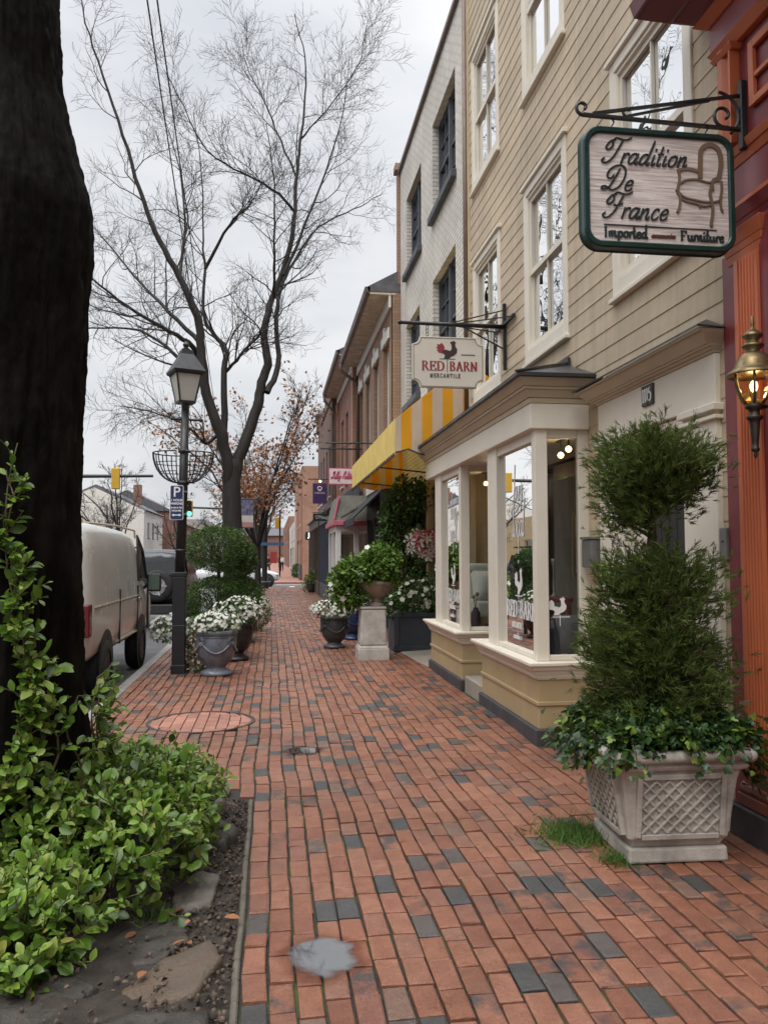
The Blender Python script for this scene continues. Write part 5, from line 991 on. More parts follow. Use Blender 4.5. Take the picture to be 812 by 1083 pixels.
def bare_tree(label, x, y, h, spread, seed, r=.2, leaves=None, group=None, counts=(8, 6, 5), fork=.3, dirs=7, twc=None, lean=0, rmin=.006, name='bare_tree'):
    global rng
    old = rng; rng = np.random.default_rng(seed); t = thing(name, label, 'tree', (x, y, 0), group)
    T, T2, tips = [], [], []; z0 = h*fork; tp = dense([(x, y, -.15), (x+lean*.3, y, z0*.5), (x+lean, y, z0)], 4); T.append((tp, np.linspace(r*1.25, r*.85, len(tp)), 10))
    for k in range(dirs):
        a = 2*PI*k/dirs+rng.uniform(-.4, .4); tilt = rng.uniform(.2, .75) if k else .05; L = (h-z0)*rng.uniform(.75, 1.0); d = np.array([math.sin(tilt)*math.cos(a)*spread, math.sin(tilt)*math.sin(a)*spread, math.cos(tilt)])
        P, Rr = twig(tp[-1]-[0, 0, rng.uniform(0, z0*.2)], d, L, r*rng.uniform(.35, .55), 10, .13, .04); T.append((P, Rr, 7)); ramify(T2, P, Rr, 3, counts, (h*.17, h*.085, h*.045), .2, .05, tips, rmin)
    part('trunk', tubes_mesh(T), m_bark, t, smooth=True); part('crown', tubes_mesh(T2), twc or m_twig, t)
    if leaves:
        mat, frac, size, per, zr = leaves; C_ = [p[-1] for p in tips if rng.random() < frac*max(0, 1-(p[-1][2]-zr[0])/(zr[1]-zr[0]))]
        P = np.concatenate([c+rng.normal(0, .16, (per, 3)) for c in C_]); part_ = scatter('leaves', SMALL, P, rdir(len(P), -.5), rdir(len(P)), rng.uniform(size*.6, size*1.2, len(P)), mat, t)
    rng = old; return t
m_rust = foliage('rust_leaf', [(0, (.18, .075, .03)), (.5, (.33, .135, .055)), (1, (.44, .22, .10))], .7, .2)
bare_tree('tree with rust brown dead leaves behind the tall bare street tree', -.55, 32, 8.8, 1., 5, .12, (m_rust, .36, .16, 7, (2.0, 9.8)), None, (9, 6, 5), .22, 9, rmin=.007)
gp_ = 'bare trees along the far street'
for k, (x, y, h, s, lb) in enumerate([(-9.9, 55, 8.2, 1.1, 'spreading bare tree in front of the white gabled house, left of the lamp'), (-6.6, 92, 7, 1.1, 'small bare tree between the lamp post and the street tree'), (-1.2, 58, 9.5, .8, 'bare tree on the far pavement just past the side street'), (-.9, 74, 10.5, .8, 'bare tree on the far pavement behind the walking people'), (-12.4, 64, 6.5, 1., 'small bare tree before the white house, leftmost above the van'), (-1.1, 96, 11, .8, 'most distant tree in the line of the right pavement'), (-8.6, 78, 7.5, 1., 'bare tree between the red rowhouse and the lamp post')]):
    bare_tree(lb, x, y, h, s, 40+k, .17, (m_rust, .16, .2, 4, (2, 12)) if k == 2 else None, gp_, (7, 6, 4), .25, 7, rmin=.011)
bare_tree('bare tree across the street facing the clapboard house', -13.3, 24, 13, 1.2, 71, .24, None, None, (8, 6, 4), .25, 8, rmin=.008)
bare_tree('second bare tree across the street, nearer the viewer', -13.1, 8, 14, 1.2, 72, .26, None, None, (8, 6, 4), .25, 8, rmin=.008)
# big near tree
NX, NY = -1.41, 4.2
nt = thing('large_tree', 'massive dark wet tree trunk with ivy, filling the left edge', 'tree', (NX, NY, 0))
def trunkmesh():
    mb = MB(); n = 180; prof = [(-.1, .66), (.1, .58), (.35, .505), (.7, .47), (1.1, .455), (1.7, .45), (2.3, .44), (2.75, .445), (3.05, .46), (3.3, .455), (3.55, .4), (3.9, .335), (4.4, .32), (5.2, .34), (5.8, .38)]
    zs = np.linspace(-.1, 5.8, 330); rs = np.interp(zs, [p[0] for p in prof], [p[1] for p in prof]); vs = []
    for z, r_ in zip(zs, rs):
        for i in range(n):
            a = 2*PI*i/n; k = r_*(1+.05*math.sin(a*5+1.5*math.sin(z*.6))*(1 if z > .5 else 1.8)+.045*noise.noise(Vector((math.cos(a)*2.2, math.sin(a)*2.2, z*.8)))) ; k += .02*noise.noise(Vector((math.cos(a)*13, math.sin(a)*13, z*3.2)))+.012*noise.noise(Vector((math.cos(a)*28, math.sin(a)*28, z*9)))+.006*noise.noise(Vector((math.cos(a)*60, math.sin(a)*60, z*30)))
            if 2.6 < z < 3.5: k += .0*math.exp(-((z-3.08)/.2)**2)*max(0, math.cos(a-.1))
            vs.append((NX+k*math.cos(a)-.03*max(0, z-3.4), NY+k*math.sin(a), z))
    return mb.add(vs, [(j*n+i, j*n+(i+1) % n, (j+1)*n+(i+1) % n, (j+1)*n+i) for j in range(329) for i in range(n)])
part('trunk', trunkmesh(), m_wetbark, nt, smooth=True)
T, T2 = [], []; rs_ = rng; rng = np.random.default_rng(3)
for a, tl, L in ((2.6, .45, 8), (3.6, .5, 8.5), (4.6, .55, 8), (5.4, .42, 7.5), (1.6, .12, 9), (.2, .3, 7)):
    P, Rr = twig((NX-.07, NY, 5.5), (math.sin(tl)*math.cos(a), math.sin(tl)*math.sin(a), math.cos(tl)), L, .19, 12, .09, .05); T.append((P, Rr, 10)); ramify(T2, P, Rr, 3, (9, 6, 4), (1.9, .9, .45), .35, .06)
rng = rs_; part('limb', tubes_mesh(T), m_wetbark, nt, smooth=True); part('crown', tubes_mesh(T2), m_twig, nt)
# ------------------------------------------------------------------ vine at its foot
m_euon = foliage('euonymus_leaf', [(0, (.05, .10, .013)), (.35, (.085, .17, .02)), (.75, (.14, .245, .03)), (.94, (.22, .32, .05)), (1, (.34, .33, .08))], .33, .25)
m_euon2 = foliage('young_leaf', [(0, (.13, .25, .03)), (.6, (.21, .34, .05)), (1, (.3, .38, .09))], .36, .32); m_stem = M('vine_stem', (.10, .085, .035), .7, .3, 8)
vn = thing('climbing_vine', 'glossy green vine mounded round the big trunk and creeping up it', 'vine', (-1.1, 4.2, 0))
def mound(x, y):
    d1 = math.hypot((x+1.35)/.72, (y-4.25)/.85); d2 = math.hypot((x+.75)/.5, (y-4.35)/.95)
    h = max(.66*math.exp(-d1*d1*.9), .40*math.exp(-d2**4*.8)); return h+.09*noise.noise(Vector((x*2.6, y*2.6, 1)))+.05*noise.noise(Vector((x*6, y*6, 4)))
def inside(x, y):
    e = -.36+.11*noise.noise(Vector((y*1.6, 3, 0)))+.05*noise.noise(Vector((y*5, 1, 0)))
    if y < 3.95: e -= (3.95-y)*.5
    if y > 4.75: e -= (y-4.75)*.35
    return x < e and y > 3.02+.14*noise.noise(Vector((x*3, 0, 7)))-(x+1)*.0 and y < 5.45
LP, LD, LN, LS, YP, YD, YN, YS = [], [], [], [], [], [], [], []; ST = []
def shoot(p, d, L, nl, size, young=.35):
    P, Rr = twig(p, d, L, .0035, 6, .16, .02); ST.append((P, Rr, 4)); d = np.array(d)
    for k in range(nl):
        t = (k+.5)/nl; f = t*(len(P)-1); i = min(int(f), len(P)-2); q = P[i]+(P[i+1]-P[i])*(f-i); ax = P[i+1]-P[i]; ax = ax/np.linalg.norm(ax)
        a = side(ax, rng.uniform(.7, 1.25)); nrm = ax*.5+np.array([0, -.25, .8])+rng.normal(0, .35, 3); s = size*rng.uniform(.4, 1.15)*(1-.3*(t > .85))
        y_ = t > .66 and rng.random() < young*1.6
        (YP if y_ else LP).append(q); (YD if y_ else LD).append(a+np.array([0, 0, .1])); (YN if y_ else LN).append(nrm); (YS if y_ else LS).append(s)
cnt = 0
while cnt < 1500:
    x, y = rng.uniform(-2., -.2), rng.uniform(2.9, 5.5)
    if not inside(x, y): continue
    h = mound(x, y); e = .03; gx, gy = (mound(x+e, y)-mound(x-e, y))/(2*e), (mound(x, y+e)-mound(x, y-e))/(2*e); nrm = np.array([-gx, -gy, 1.]); nrm /= np.linalg.norm(nrm)
    if math.hypot(x-NX, y-NY) < .42: continue
    z = max(.02, h)-rng.uniform(.0, .12); d = nrm+rng.normal(0, .4, 3)+np.array([.08, -.12, 0]); cnt += 1
    shoot((x, y, max(.01, z)), d, rng.uniform(.1, .24), int(rng.integers(8, 13)), .07, .5)
for k in range(420):     # hem of low sprigs
    x, y = rng.uniform(-1.6, -.2), rng.uniform(2.95, 5.4)
    if inside(x, y) and not (inside(x+.13, y) and inside(x, y-.13)): shoot((x, y, .05), (rng.uniform(.1, 1), rng.uniform(-1, .2), rng.uniform(.15, .6)), rng.uniform(.12, .22), 9, .07, .5)
for (a0, z0, z1, dr, n_) in ((-1.0, .5, 2.05, .04, 44), (-.93, .5, 1.85, -.04, 42), (-.86, .5, 1.4, .05, 18), (-.74, .5, 1.05, .1, 8), (-.96, .5, 1.5, .05, 34), (-.5, .4, .9, .1, 12), (-.2, .4, .95, .2, 26), (.0, .3, .9, .1, 26), (.15, .3, .8, .1, 20)):   # runners on the bark
    Q = []
    for k in range(n_):
        t = k/(n_-1); a = a0+dr*t+.1*math.sin(t*7+a0); r_ = np.interp(z0+(z1-z0)*t, [.1, .35, .7, 1.1, 2.3], [.6, .54, .505, .49, .475])+.06; p = np.array([NX+r_*math.cos(a), NY+r_*math.sin(a), z0+(z1-z0)*t]); Q.append(p)
        if rng.random() < 1-.35*t: shoot(p, (math.cos(a)+rng.normal(0, .5), math.sin(a)+rng.normal(0, .5), rng.uniform(.1, 1.)), rng.uniform(.05, .15), int(rng.integers(3, 7)), .07, .3)
    ST.append((np.array(Q), np.linspace(.007, .003, n_), 5))
scatter('leaves', LEAF, LP, LD, LN, LS, m_euon, vn, True); scatter('young_leaves', LEAF, YP, YD, YN, YS, m_euon2, vn, True); part('stems', tubes_mesh(ST), m_stem, vn)
# ------------------------------------------------------------------ the topiary in the lattice planter
PX, PY, PR = 2.05, 4.21, R(-2.5)
pt = thing('lattice_planter', 'square cast stone planter with lattice panels beside the red shop', 'planter', (PX, PY, 0))
m_cast = M('cast_stone', (.41, .38, .33), .8, .42, 5, .5, 60, col2=(.62, .59, .53))
def ring4(w, z): return [(PX+sx*w, PY+sy*w, z) for sx, sy in ((-1, -1), (1, -1), (1, 1), (-1, 1))]
def rotz(mb, a=PR, c=(PX, PY)):
    co_, s_ = math.cos(a), math.sin(a); mb.v = [(c[0]+(x-c[0])*co_-(y-c[1])*s_, c[1]+(x-c[0])*s_+(y-c[1])*co_, z) for x, y, z in mb.v]; return mb
part('foot', rotz(MB().hexa(ring4(.262, 0), ring4(.258, .075))), m_cast, pt, bevel=.012, seg=2)
mb = MB(); lv = [(.235, .078), (.245, .1), (.262, .125), (.285, .3), (.3, .42), (.312, .465), (.335, .48), (.342, .495), (.335, .51), (.332, .52)]
for (w0, z0), (w1, z1) in zip(lv[:-1], lv[1:]): mb.add(ring4(w0, z0)+ring4(w1, z1), [(i, (i+1) % 4, 4+(i+1) % 4, 4+i) for i in range(4)])
mb.add(ring4(.235, .078), [(3, 2, 1, 0)]); part('body', rotz(mb), m_cast, pt, bevel=.012, seg=2)
mb = MB()
q = .345; mb.tube([(PX-q, PY-q, .548), (PX+q, PY-q, .548)], .032, 12).tube([(PX-q, PY+q, .548), (PX+q, PY+q, .548)], .032, 12).tube([(PX-q, PY-q, .548), (PX-q, PY+q, .548)], .0319, 12).tube([(PX+q, PY-q, .548), (PX+q, PY+q, .548)], .0319, 12)
for sx in (-1, 1):
    for sy in (-1, 1): mb.sphere((PX+sx*q, PY+sy*q, .548), .034, 12, 8)
part('rim', rotz(mb), m_cast, pt, smooth=True); part('soil', rotz(MB().quad(*ring4(.33, .53))), MATS['soil'], pt)
for k in range(4):
    mb = MB(); a = k*PI/2
    f = lambda u, z, d: (PX+u*math.cos(a)-(-(.262+(z-.125)*.137+d))*math.sin(a)*1.0, PY+u*math.sin(a)+(-(.262+(z-.125)*.137+d))*math.cos(a), z)
    def strip(u0, z0, u1, z1, w, d):
        L = math.hypot(u1-u0, z1-z0); nx, nz = -(z1-z0)/L*w/2, (u1-u0)/L*w/2; e = [(u0+nx, z0+nz), (u0-nx, z0-nz), (u1-nx, z1-nz), (u1+nx, z1+nz)]; mb.hexa([f(*p, -.006) for p in e], [f(*p, d) for p in e])
    ua, ub, za, zb_ = -.2, .2, .155, .425
    for s0 in ((ua-.018, za-.018, ua-.018, zb_+.018), (ub+.018, za-.018, ub+.018, zb_+.018), (ua, za-.018, ub, za-.018), (ua, zb_+.018, ub, zb_+.018)): strip(*s0, .026, .022)
    for j in range(-4, 8):
        for sg in (1, -1):
            u0 = ua+j*.066*1.0 if sg == 1 else ub-j*.066; t0 = max(0, (ua-u0)*sg if sg == 1 else (u0-ub)); t1 = min(zb_-za, (ub-u0) if sg == 1 else (u0-ua))
            if t1-t0 > .02: strip(u0+sg*t0, za+t0, u0+sg*t1, za+t1, .012, .016 if sg == 1 else .0135)
    part('lattice_panel', rotz(mb), m_cast, pt, bevel=.002)
m_jun = foliage('juniper_spray', [(0, (.055, .085, .02)), (.5, (.10, .15, .034)), (.85, (.15, .205, .045)), (1, (.21, .255, .065))], .6, .3, .3)
m_brownspray = foliage('dry_spray', [(0, (.09, .07, .035)), (1, (.16, .12, .06))], .8, .2)
jn = thing('topiary_juniper', 'two tiered feathery evergreen topiary growing in the lattice planter', 'shrub', (PX, PY, .53))
Pj, Dj, Nj, Sj = [], [], [], []; SB = []
ax = lambda z: np.array([PX+.03+.02*math.sin(z*3), PY-.0+.015*math.cos(z*4), z])
def tier(c, r, n, size, ndist, upb, lump, cut=None):
    for k in range(ndist):
        p, d = blob_pts(c, r, 1, .12, lump, 1.9); p, d = p[0], d[0]
        if cut and cut(p): continue
        z = min(max(.62, p[2]-.25*np.linalg.norm(p[:2]-np.array(c[:2]))-.05), 2.1); o = ax(z); SB.append((np.array([o, o*.5+p*.5+[0, 0, .02], p]), np.array([.009, .006, .003]), 4)); out = (p-o)/np.linalg.norm(p-o)
        m = n; q = p+rng.normal(0, .055, (m, 3))-out*np.abs(rng.normal(0, .075, (m, 1))); dd = out+rng.normal(0, .5, (m, 3))+np.array([0, 0, upb]); Pj.extend(q); Dj.extend(dd); Nj.extend(rdir(m, .6)+out*.4); Sj.extend(rng.uniform(size*.6, size*1.3, m))
tier((PX, PY, 1.2), (.27, .26, .34), 15, .08, 180, .35, .55); tier((PX, PY, .9), (.36, .35, .28), 16, .08, 205, .25, .45); tier((PX-.0, PY, 2.05), (.26, .24, .16), 15, .08, 135, .5, .65)
tier((PX-.18, PY-.05, 1.9), (.14, .14, .15), 18, .075, 36, .2, .5); tier((PX+.17, PY, 1.97), (.14, .12, .14), 18, .075, 30, .3, .5); tier((PX-.14, PY-.05, 1.74), (.1, .1, .07), 12, .065, 10, -.2, .4); tier((PX-.3, PY-.1, 1.1), (.1, .1, .14), 18, .08, 20, .6, .3); tier((PX+.28, PY-.1, 1.36), (.1, .1, .12), 18, .075, 18, .7, .3); tier((PX-.2, PY-.1, 1.42), (.1, .1, .12), 18, .075, 18, .7, .3)
SBt = part('stems', tubes_mesh(SB), m_twig, jn); tk = dense([ax(z) for z in (.5, .9, 1.3, 1.7, 2.1, 2.2)], 4); part('trunk', MB().tube(tk, np.linspace(.036, .016, len(tk)), 10), M('red_bark', (.09, .055, .04), .8, .3, 9, .6, 60), jn, smooth=True)
Pj = np.array(Pj); mk = rng.random(len(Pj)) < .025; A_ = lambda x: np.array(x)
scatter('foliage', SPRAY, Pj[~mk], A_(Dj)[~mk], A_(Nj)[~mk], A_(Sj)[~mk], m_jun, jn); scatter('dry_foliage', SPRAY, Pj[mk], A_(Dj)[mk], A_(Nj)[mk], A_(Sj)[mk], m_brownspray, jn)
m_ivy = foliage('ivy_leaf', [(0, (.018, .045, .012)), (.55, (.035, .08, .018)), (.85, (.06, .12, .02)), (.93, (.16, .24, .03)), (1, (.26, .34, .05))], .35, .2)
iv = thing('planter_ivy', 'dark ivy spilling over the rim of the lattice planter', 'ivy', (PX, PY, .55)); IP, ID, IN, IS_ = [], [], [], []; IT = []
for k in range(5200):
    u, v = rng.uniform(-1, 1, 2); m_ = max(abs(u), abs(v)); w = .355; p = np.array([PX+u*w*1.04, PY+v*w*1.04, .615+.19*(1-m_**2)+.05*noise.noise(Vector((u*2.5, v*2.5, 0)))+rng.uniform(-.05, .05)])
    if m_ < .45: continue
    IP.append(p); o = np.array([u, v, .3]); ID.append(o+rng.normal(0, .7, 3)-[0, 0, .35]); IN.append(np.array([u*.5, v*.5, .8])+rng.normal(0, .4, 3)); IS_.append(rng.uniform(.026, .05))
for (x, y, L, ox, oy, m_) in [(-.36, -.1, .12, -1, -.2, 90), (-.37, .15, .14, -1, 0, 90), (-.38, .3, .14, -1, .2, 70), (-.3, -.38, .07, -.1, -1, 26), (.0, -.38, .05, 0, -1, 26), (.2, -.37, .06, 0, -1, 26), (.40, -.28, .26, 1, -.4, 90), (.43, -.1, .3, 1, -.2, 80), (-.42, -.05, .16, -1, 0, 60), (-.36, -.3, .12, -.7, -.6, 50), (.42, .1, .2, 1, 0, 40), (.5, -.3, .36, .6, -.2, 40)]:
    Q = np.array([(PX+x*.8, PY+y*.8, .6), (PX+x, PY+y, .62), (PX+x+ox*.05, PY+y+oy*.05, .6-L*.4), (PX+x+ox*.06, PY+y+oy*.06, .6-L)]); IT.append((Q, np.full(4, .0035), 4)); Qd = dense(Q, 8)
    for k in range(m_): q = Qd[int(len(Qd)*(.2+.8*rng.random()))-1]; IP.append(q+rng.normal(0, .035, 3)); ID.append(np.array([ox, oy, -.6])+rng.normal(0, .6, 3)); IN.append(np.array([ox, oy, .5])+rng.normal(0, .4, 3)); IS_.append(rng.uniform(.025, .05))
scatter('leaves', IVY, IP, ID, IN, IS_, m_ivy, iv); part('stems', tubes_mesh(IT), m_stem, iv)
# ------------------------------------------------------------------ street lamp
LPX, LPY = -1.22, 11.15
m_lblk = M('lamp_black', (.012, .013, .014), .45, .25, 8, .15, 60); m_frost = M('frosted_panel', (.62, .62, .58), .5, .06, 5, trans=.35)
def street_lamp(label, x, y, basket=True, name='street_lamp'):
    t = thing(name, label, 'street lamp', (x, y, 0)); dx = .07
    part('base', MB().box(x-.085, x+.085, y-.085, y+.085, -.02, 1.28).box(x-.095, x+.095, y-.095, y+.095, -.021, .12).box(x-.092, x+.092, y-.092, y+.092, 1.281, 1.34).box(x-.09, x+.09, y-.09, y+.09, .62, .64), m_lblk, t, bevel=.014, seg=2)
    part('pole', MB().tube([(x, y, 1.3), (x+.03, y, 2.4), (x+.05, y, 3.62)], [.068, .062, .05], 14).lathe([(.05, 0), (.075, .01), (.075, .04), (.05, .05)], (x+.01, y, 1.6), 14).lathe([(.05, 0), (.08, .01), (.08, .05), (.05, .06)], (x+.03, y, 2.5), 14).lathe([(.045, 0), (.075, .01), (.075, .05), (.045, .06)], (x+.035, y, 2.93), 14), m_lblk, t, smooth=True)
    part('cross_bar', MB().tube([(x-.12, y-.05, 3.39), (x+.26, y+.05, 3.39)], .016, 8).sphere((x-.12, y-.05, 3.39), .024).sphere((x+.26, y+.05, 3.39), .024), m_lblk, t)
    cx = x+.05; cage = MB(); a0 = R(22); c4 = lambda w, z: [(cx+w*1.414*math.cos(a0+R(45+90*k)), y+w*1.414*math.sin(a0+R(45+90*k)), z) for k in range(4)]
    lo, hi = c4(.1, 3.62), c4(.168, 4.0)
    for k in range(4): cage.bar(lo[k], hi[k], .022); cage.bar(lo[k], lo[(k+1) % 4], .028); cage.bar(hi[k], hi[(k+1) % 4], .03)
    lant = part('lantern', cage, m_lblk, t)
    for k in range(4):
        q = [lo[k], lo[(k+1) % 4], hi[(k+1) % 4], hi[k]]; part('lamp_panel', MB().quad(*q), m_frost, lant)
    r0, r1, r2, r3 = c4(.2, 4.0), c4(.212, 4.035), c4(.085, 4.27), c4(.075, 4.33); rm = MB()
    for A, B in ((r0, r1), (r1, r2), (r2, r3)): rm.add(A+B, [(i, (i+1) % 4, 4+(i+1) % 4, 4+i) for i in range(4)])
    rm.add(r0, [(3, 2, 1, 0)]); rm.add(r3, [(0, 1, 2, 3)]); rm.lathe([(.055, 0), (.06, .02), (.03, .04), (.045, .08), (.03, .11), (.012, .13), (.02, .16), (0, .18)], (cx, y, 4.33), 16); part('lantern_neck', MB().lathe([(.1, 0.06), (.055, .03), (.05, -.04)], (cx, y, 3.555), 12), m_lblk, lant)
    part('lantern_roof', rm, m_lblk, lant)
    if basket:
        for sx in (-1, 1):
            b = MB(); c0 = (x+.03+sx*.06, y, 2.93); n = 9
            for k in range(n): a = -PI/2+PI*k/(n-1); b.tube([(c0[0]+sx*.34*math.cos(a)*math.cos(e), y+.3*math.sin(a)*math.cos(e), c0[2]-.4*math.sin(e)) for e in np.linspace(0, PI/2, 9)], .008, 5)
            for e in (0, .35, .7, 1.05): b.tube([(c0[0]+sx*.34*math.cos(a)*math.cos(e), y+.3*math.sin(a)*math.cos(e), c0[2]-.4*math.sin(e)) for a in np.linspace(-PI/2, PI/2, 14)], .009 if e == 0 else .006, 5)
            part('hanging_basket_frame', b, m_lblk, t)
    return t
sl = street_lamp('black street lamp with a square lantern and empty basket frames', LPX, LPY)
t = thing('banner_pole', 'black pole behind the tall bare tree carrying the purple banner', 'pole', (-1.2, 28.5, 0)); part('pole', MB().tube([(-1.2, 28.5, 0), (-1.2, 28.5, 3.7)], .06, 10), m_lblk, t); part('cap', MB().sphere((-1.2, 28.5, 3.75), .09), m_lblk, t)
m_sgreen = None
ps = thing('parking_sign', 'blue parking sign with white border strapped to the lamp post', 'sign', (-1.255, 11.03, 2.0)); m_blue = M('sign_blue', (.018, .035, .12), .4, .1, 5); sx0, sx1, sz0, sz1 = -1.345, -1.17, 2.03, 2.49
part('plate', MB().prism(rrect(sx0, sx1, sz0, sz1, .02), 'y', 11.03, 11.038), m_white, ps); part('face', MB().prism(rrect(sx0+.008, sx1-.008, sz0+.008, sz1-.008, .016), 'y', 11.026, 11.0295), m_blue, ps); part('strap', MB().box(-1.27, -1.13, 11.04, 11.15, 2.1, 2.12).box(-1.27, -1.13, 11.04, 11.15, 2.4, 2.42), m_gm, ps)
mx = (sx0+sx1)/2
for txt, s, z in (('P', .19, 2.395), ('1 HOUR', .042, 2.29), ('PARKING', .042, 2.245), ('8 AM-5 PM', .03, 2.19), ('MON-FRI', .03, 2.15)): fontobj('lettering', txt, s, (mx, 11.0245, z), m_white, ps, bold=.001)
part('arrow', MB().box(sx0+.045, sx1-.045, 11.0235, 11.0255, 2.088, 2.1).prism([(sx0+.025, 2.094), (sx0+.055, 2.112), (sx0+.055, 2.076)], 'y', 11.0236, 11.0256).prism([(sx1-.025, 2.094), (sx1-.055, 2.076), (sx1-.055, 2.112)], 'y', 11.0236, 11.0256), m_white, ps)
# ------------------------------------------------------------------ urns, shrubs and flowers
m_glz = M('blue_grey_glaze', (.14, .165, .21), .3, .35, 7, .3, 30, col2=(.24, .265, .31)); m_gl2 = M('black_glaze', (.02, .02, .024), .3, .3, 7, .15, 30); m_gl3 = M('charcoal_glaze', (.05, .055, .06), .4, .3, 7, .2, 30); m_cob = M('cobalt_glaze', (.02, .035, .10), .25, .3, 7)
def urn(label, x, y, s, mat, garland=True, group='glazed urns along the pavement'):
    t = thing('urn', label, 'urn', (x, y, 0), group); p = [(.0, 0), (.19, 0), (.2, .02), (.19, .045), (.135, .075), (.12, .1), (.15, .13), (.2, .19), (.235, .28), (.25, .38), (.252, .47), (.245, .5), (.262, .515), (.268, .54), (.255, .56), (.235, .56), (.22, .5), (.0, .49)]
    b = part('body', MB().lathe([(r*s, z*s) for r, z in p], (x, y, 0), 40), mat, t, smooth=True)
    if garland:
        mb = MB()
        for k in range(4):
            a0 = -2.3+k*PI/2; mb.tube([(x+s*(.257)*math.cos(a0+q*PI/2), y+s*.257*math.sin(a0+q*PI/2), s*(.42-.13*math.sin(q*PI))) for q in np.linspace(0, 1, 13)], .012*s, 6)
            for rr in (.05, .03): mb.tube([(x+s*.262*math.cos(a0+rr*4*math.cos(q)), y+s*.262*math.sin(a0+rr*4*math.cos(q)), s*(.43+rr*math.sin(q))) for q in np.linspace(0, 2*PI, 13)], .007*s, 5)
        mb.tube([(x+s*.256*math.cos(q), y+s*.256*math.sin(q), s*.485) for q in np.linspace(0, 2*PI, 33)], .006*s, 5); part('relief', mb, mat, b, smooth=True)
    return t
m_wfl = foliage('white_petal', [(0, (.62, .62, .55)), (1, (.85, .85, .8))], .7, .25, .2); m_pleaf = foliage('pansy_leaf', [(0, (.03, .07, .015)), (1, (.10, .19, .035))], .5, .25); m_yel = foliage('yellow_leaf', [(0, (.3, .32, .06)), (1, (.5, .48, .12))], .6, .25)
def pansies(label, c, r, nf, nl, fs=.027, droop=0, cat='flowers', group='white flowers in the urns'):
    t = thing('white_pansies', label, cat, (c[0], c[1], c[2]-r[2]), group); p, d = blob_pts(c, r, nl, .5, .2); k = p[:, 2] > c[2]-r[2]*.75; p, d = p[k], d[k]
    scatter('leaves', SMALL, p, d+rng.normal(0, .6, d.shape), d+[0, 0, .5], rng.uniform(.03, .06, len(p)), m_pleaf, t)
    p, d = blob_pts(c, np.array(r)*1.06, nf*2, .1, .2); k = p[:, 2] > c[2]-r[2]*.45; p, d = p[k][:int(nf*1.15)], d[k][:int(nf*1.15)]; nz = d+np.array([0, -.35, .35])
    scatter('blossoms', FLOWER, p, np.cross(nz, rng.normal(size=nz.shape)), nz+rng.normal(0, .25, nz.shape), rng.uniform(fs*.7, fs*1.2, len(p)), m_wfl, t); return t

urn('blue grey glazed urn with a rope garland, nearest the street lamp', -.72, 10.95, 1.04, m_glz)
pansies('white pansies filling the blue grey urn by the lamp post', (-.74, 10.95, .66), (.33, .3, .15), 230, 900)
urn('black glazed urn just behind the blue grey one', -.54, 12.45, 1.05, m_gl2, False); pansies('white pansies trailing from the black urn behind the blue grey one', (-.5, 12.4, .72), (.32, .3, .22), 200, 700)
urn('charcoal urn third in the row along the kerb', -.5, 14.9, 1.0, m_gl3, False); pansies('white pansies in the charcoal urn third in the kerb row', (-.42, 14.7, .68), (.32, .3, .22), 150, 600)
pansies('white flowers tumbling beside the lamp post on the street side', (-1.42, 11.75, .52), (.26, .3, .2), 170, 500)
n = 500; p, d = blob_pts((-1.02, 11.3, .25), (.22, .16, .3), n, .5, .2); t = thing('ivy_clump', 'variegated trailing ivy between the lamp post and the blue grey urn', 'ivy', (-1.02, 11.3, 0)); kk = rng.random(n) < .5
m_varieg = foliage('variegated_leaf', [(0, (.06, .09, .03)), (.5, (.2, .21, .13)), (1, (.42, .4, .3))], .5, .2); scatter('leaves', IVY, p, d+rng.normal(0, .6, d.shape), d+[0, 0, .4], rng.uniform(.03, .06, n), m_varieg, t)
m_box = foliage('boxwood_leaf', [(0, (.03, .062, .013)), (.5, (.055, .11, .02)), (.88, (.095, .165, .033)), (1, (.15, .23, .05))], .45, .2, .4); m_boxd = foliage('boxwood_dark', [(0, (.028, .065, .014)), (.6, (.05, .11, .022)), (1, (.09, .17, .035))], .45, .2, .4)
def clipped(label, base, balls, mats, n, size, cat='shrub', group=None, name='clipped_shrub', trunk=True):
    t = thing(name, label, cat, base, group); PP, DD = [], []
    for c, r, w in balls: p, d = blob_pts(c, r, int(n*w), .22, .2, 3.2); PP.append(p); DD.append(d)
    P = np.concatenate(PP); D = np.concatenate(DD); scatter('foliage', SMALL, P, D+rng.normal(0, .55, D.shape)+[0, 0, .25], D+rng.normal(0, .4, D.shape)+[0, 0, .4], rng.uniform(size*.6, size*1.25, len(P)), mats, t)
    ST = [];
    for c, r, w in balls:
        for k in range(16): q = np.array(c)+rdir(1, .2)[0]*np.array(r)*.85; ST.append((np.array([(base[0], base[1], c[2]-r[2]*.7), (np.array(c)+q)/2, q]), np.array([.012, .008, .004]), 4))
    zt = max(c[2] for c, r, w in balls); ST.append((np.array([(base[0], base[1], base[2]), (base[0]+.02, base[1], zt*.5), (base[0], base[1], zt)]), np.array([.04, .035, .02]), 8)); part('stems', tubes_mesh(ST), m_bark, t); return t
clipped('large two tiered clipped shrub rising behind the urns at the lamp post', (-.85, 13.2, .0), [((-.86, 13.2, 1.67), (.48, .45, .36), 1.1), ((-.47, 13.3, 1.56), (.22, .28, .22), .4), ((-.85, 13.2, .84), (.54, .48, .38), 1.2), ((-.46, 13.3, .86), (.28, .34, .32), .5)], m_box, 10500, .03)
clipped('second two tiered shrub, partly hidden behind the large one', (-.5, 15.6, 0), [((-.62, 15.6, 1.42), (.32, .36, .26), 1), ((-.56, 15.6, .82), (.38, .4, .34), 1)], m_boxd, 6500, .034)
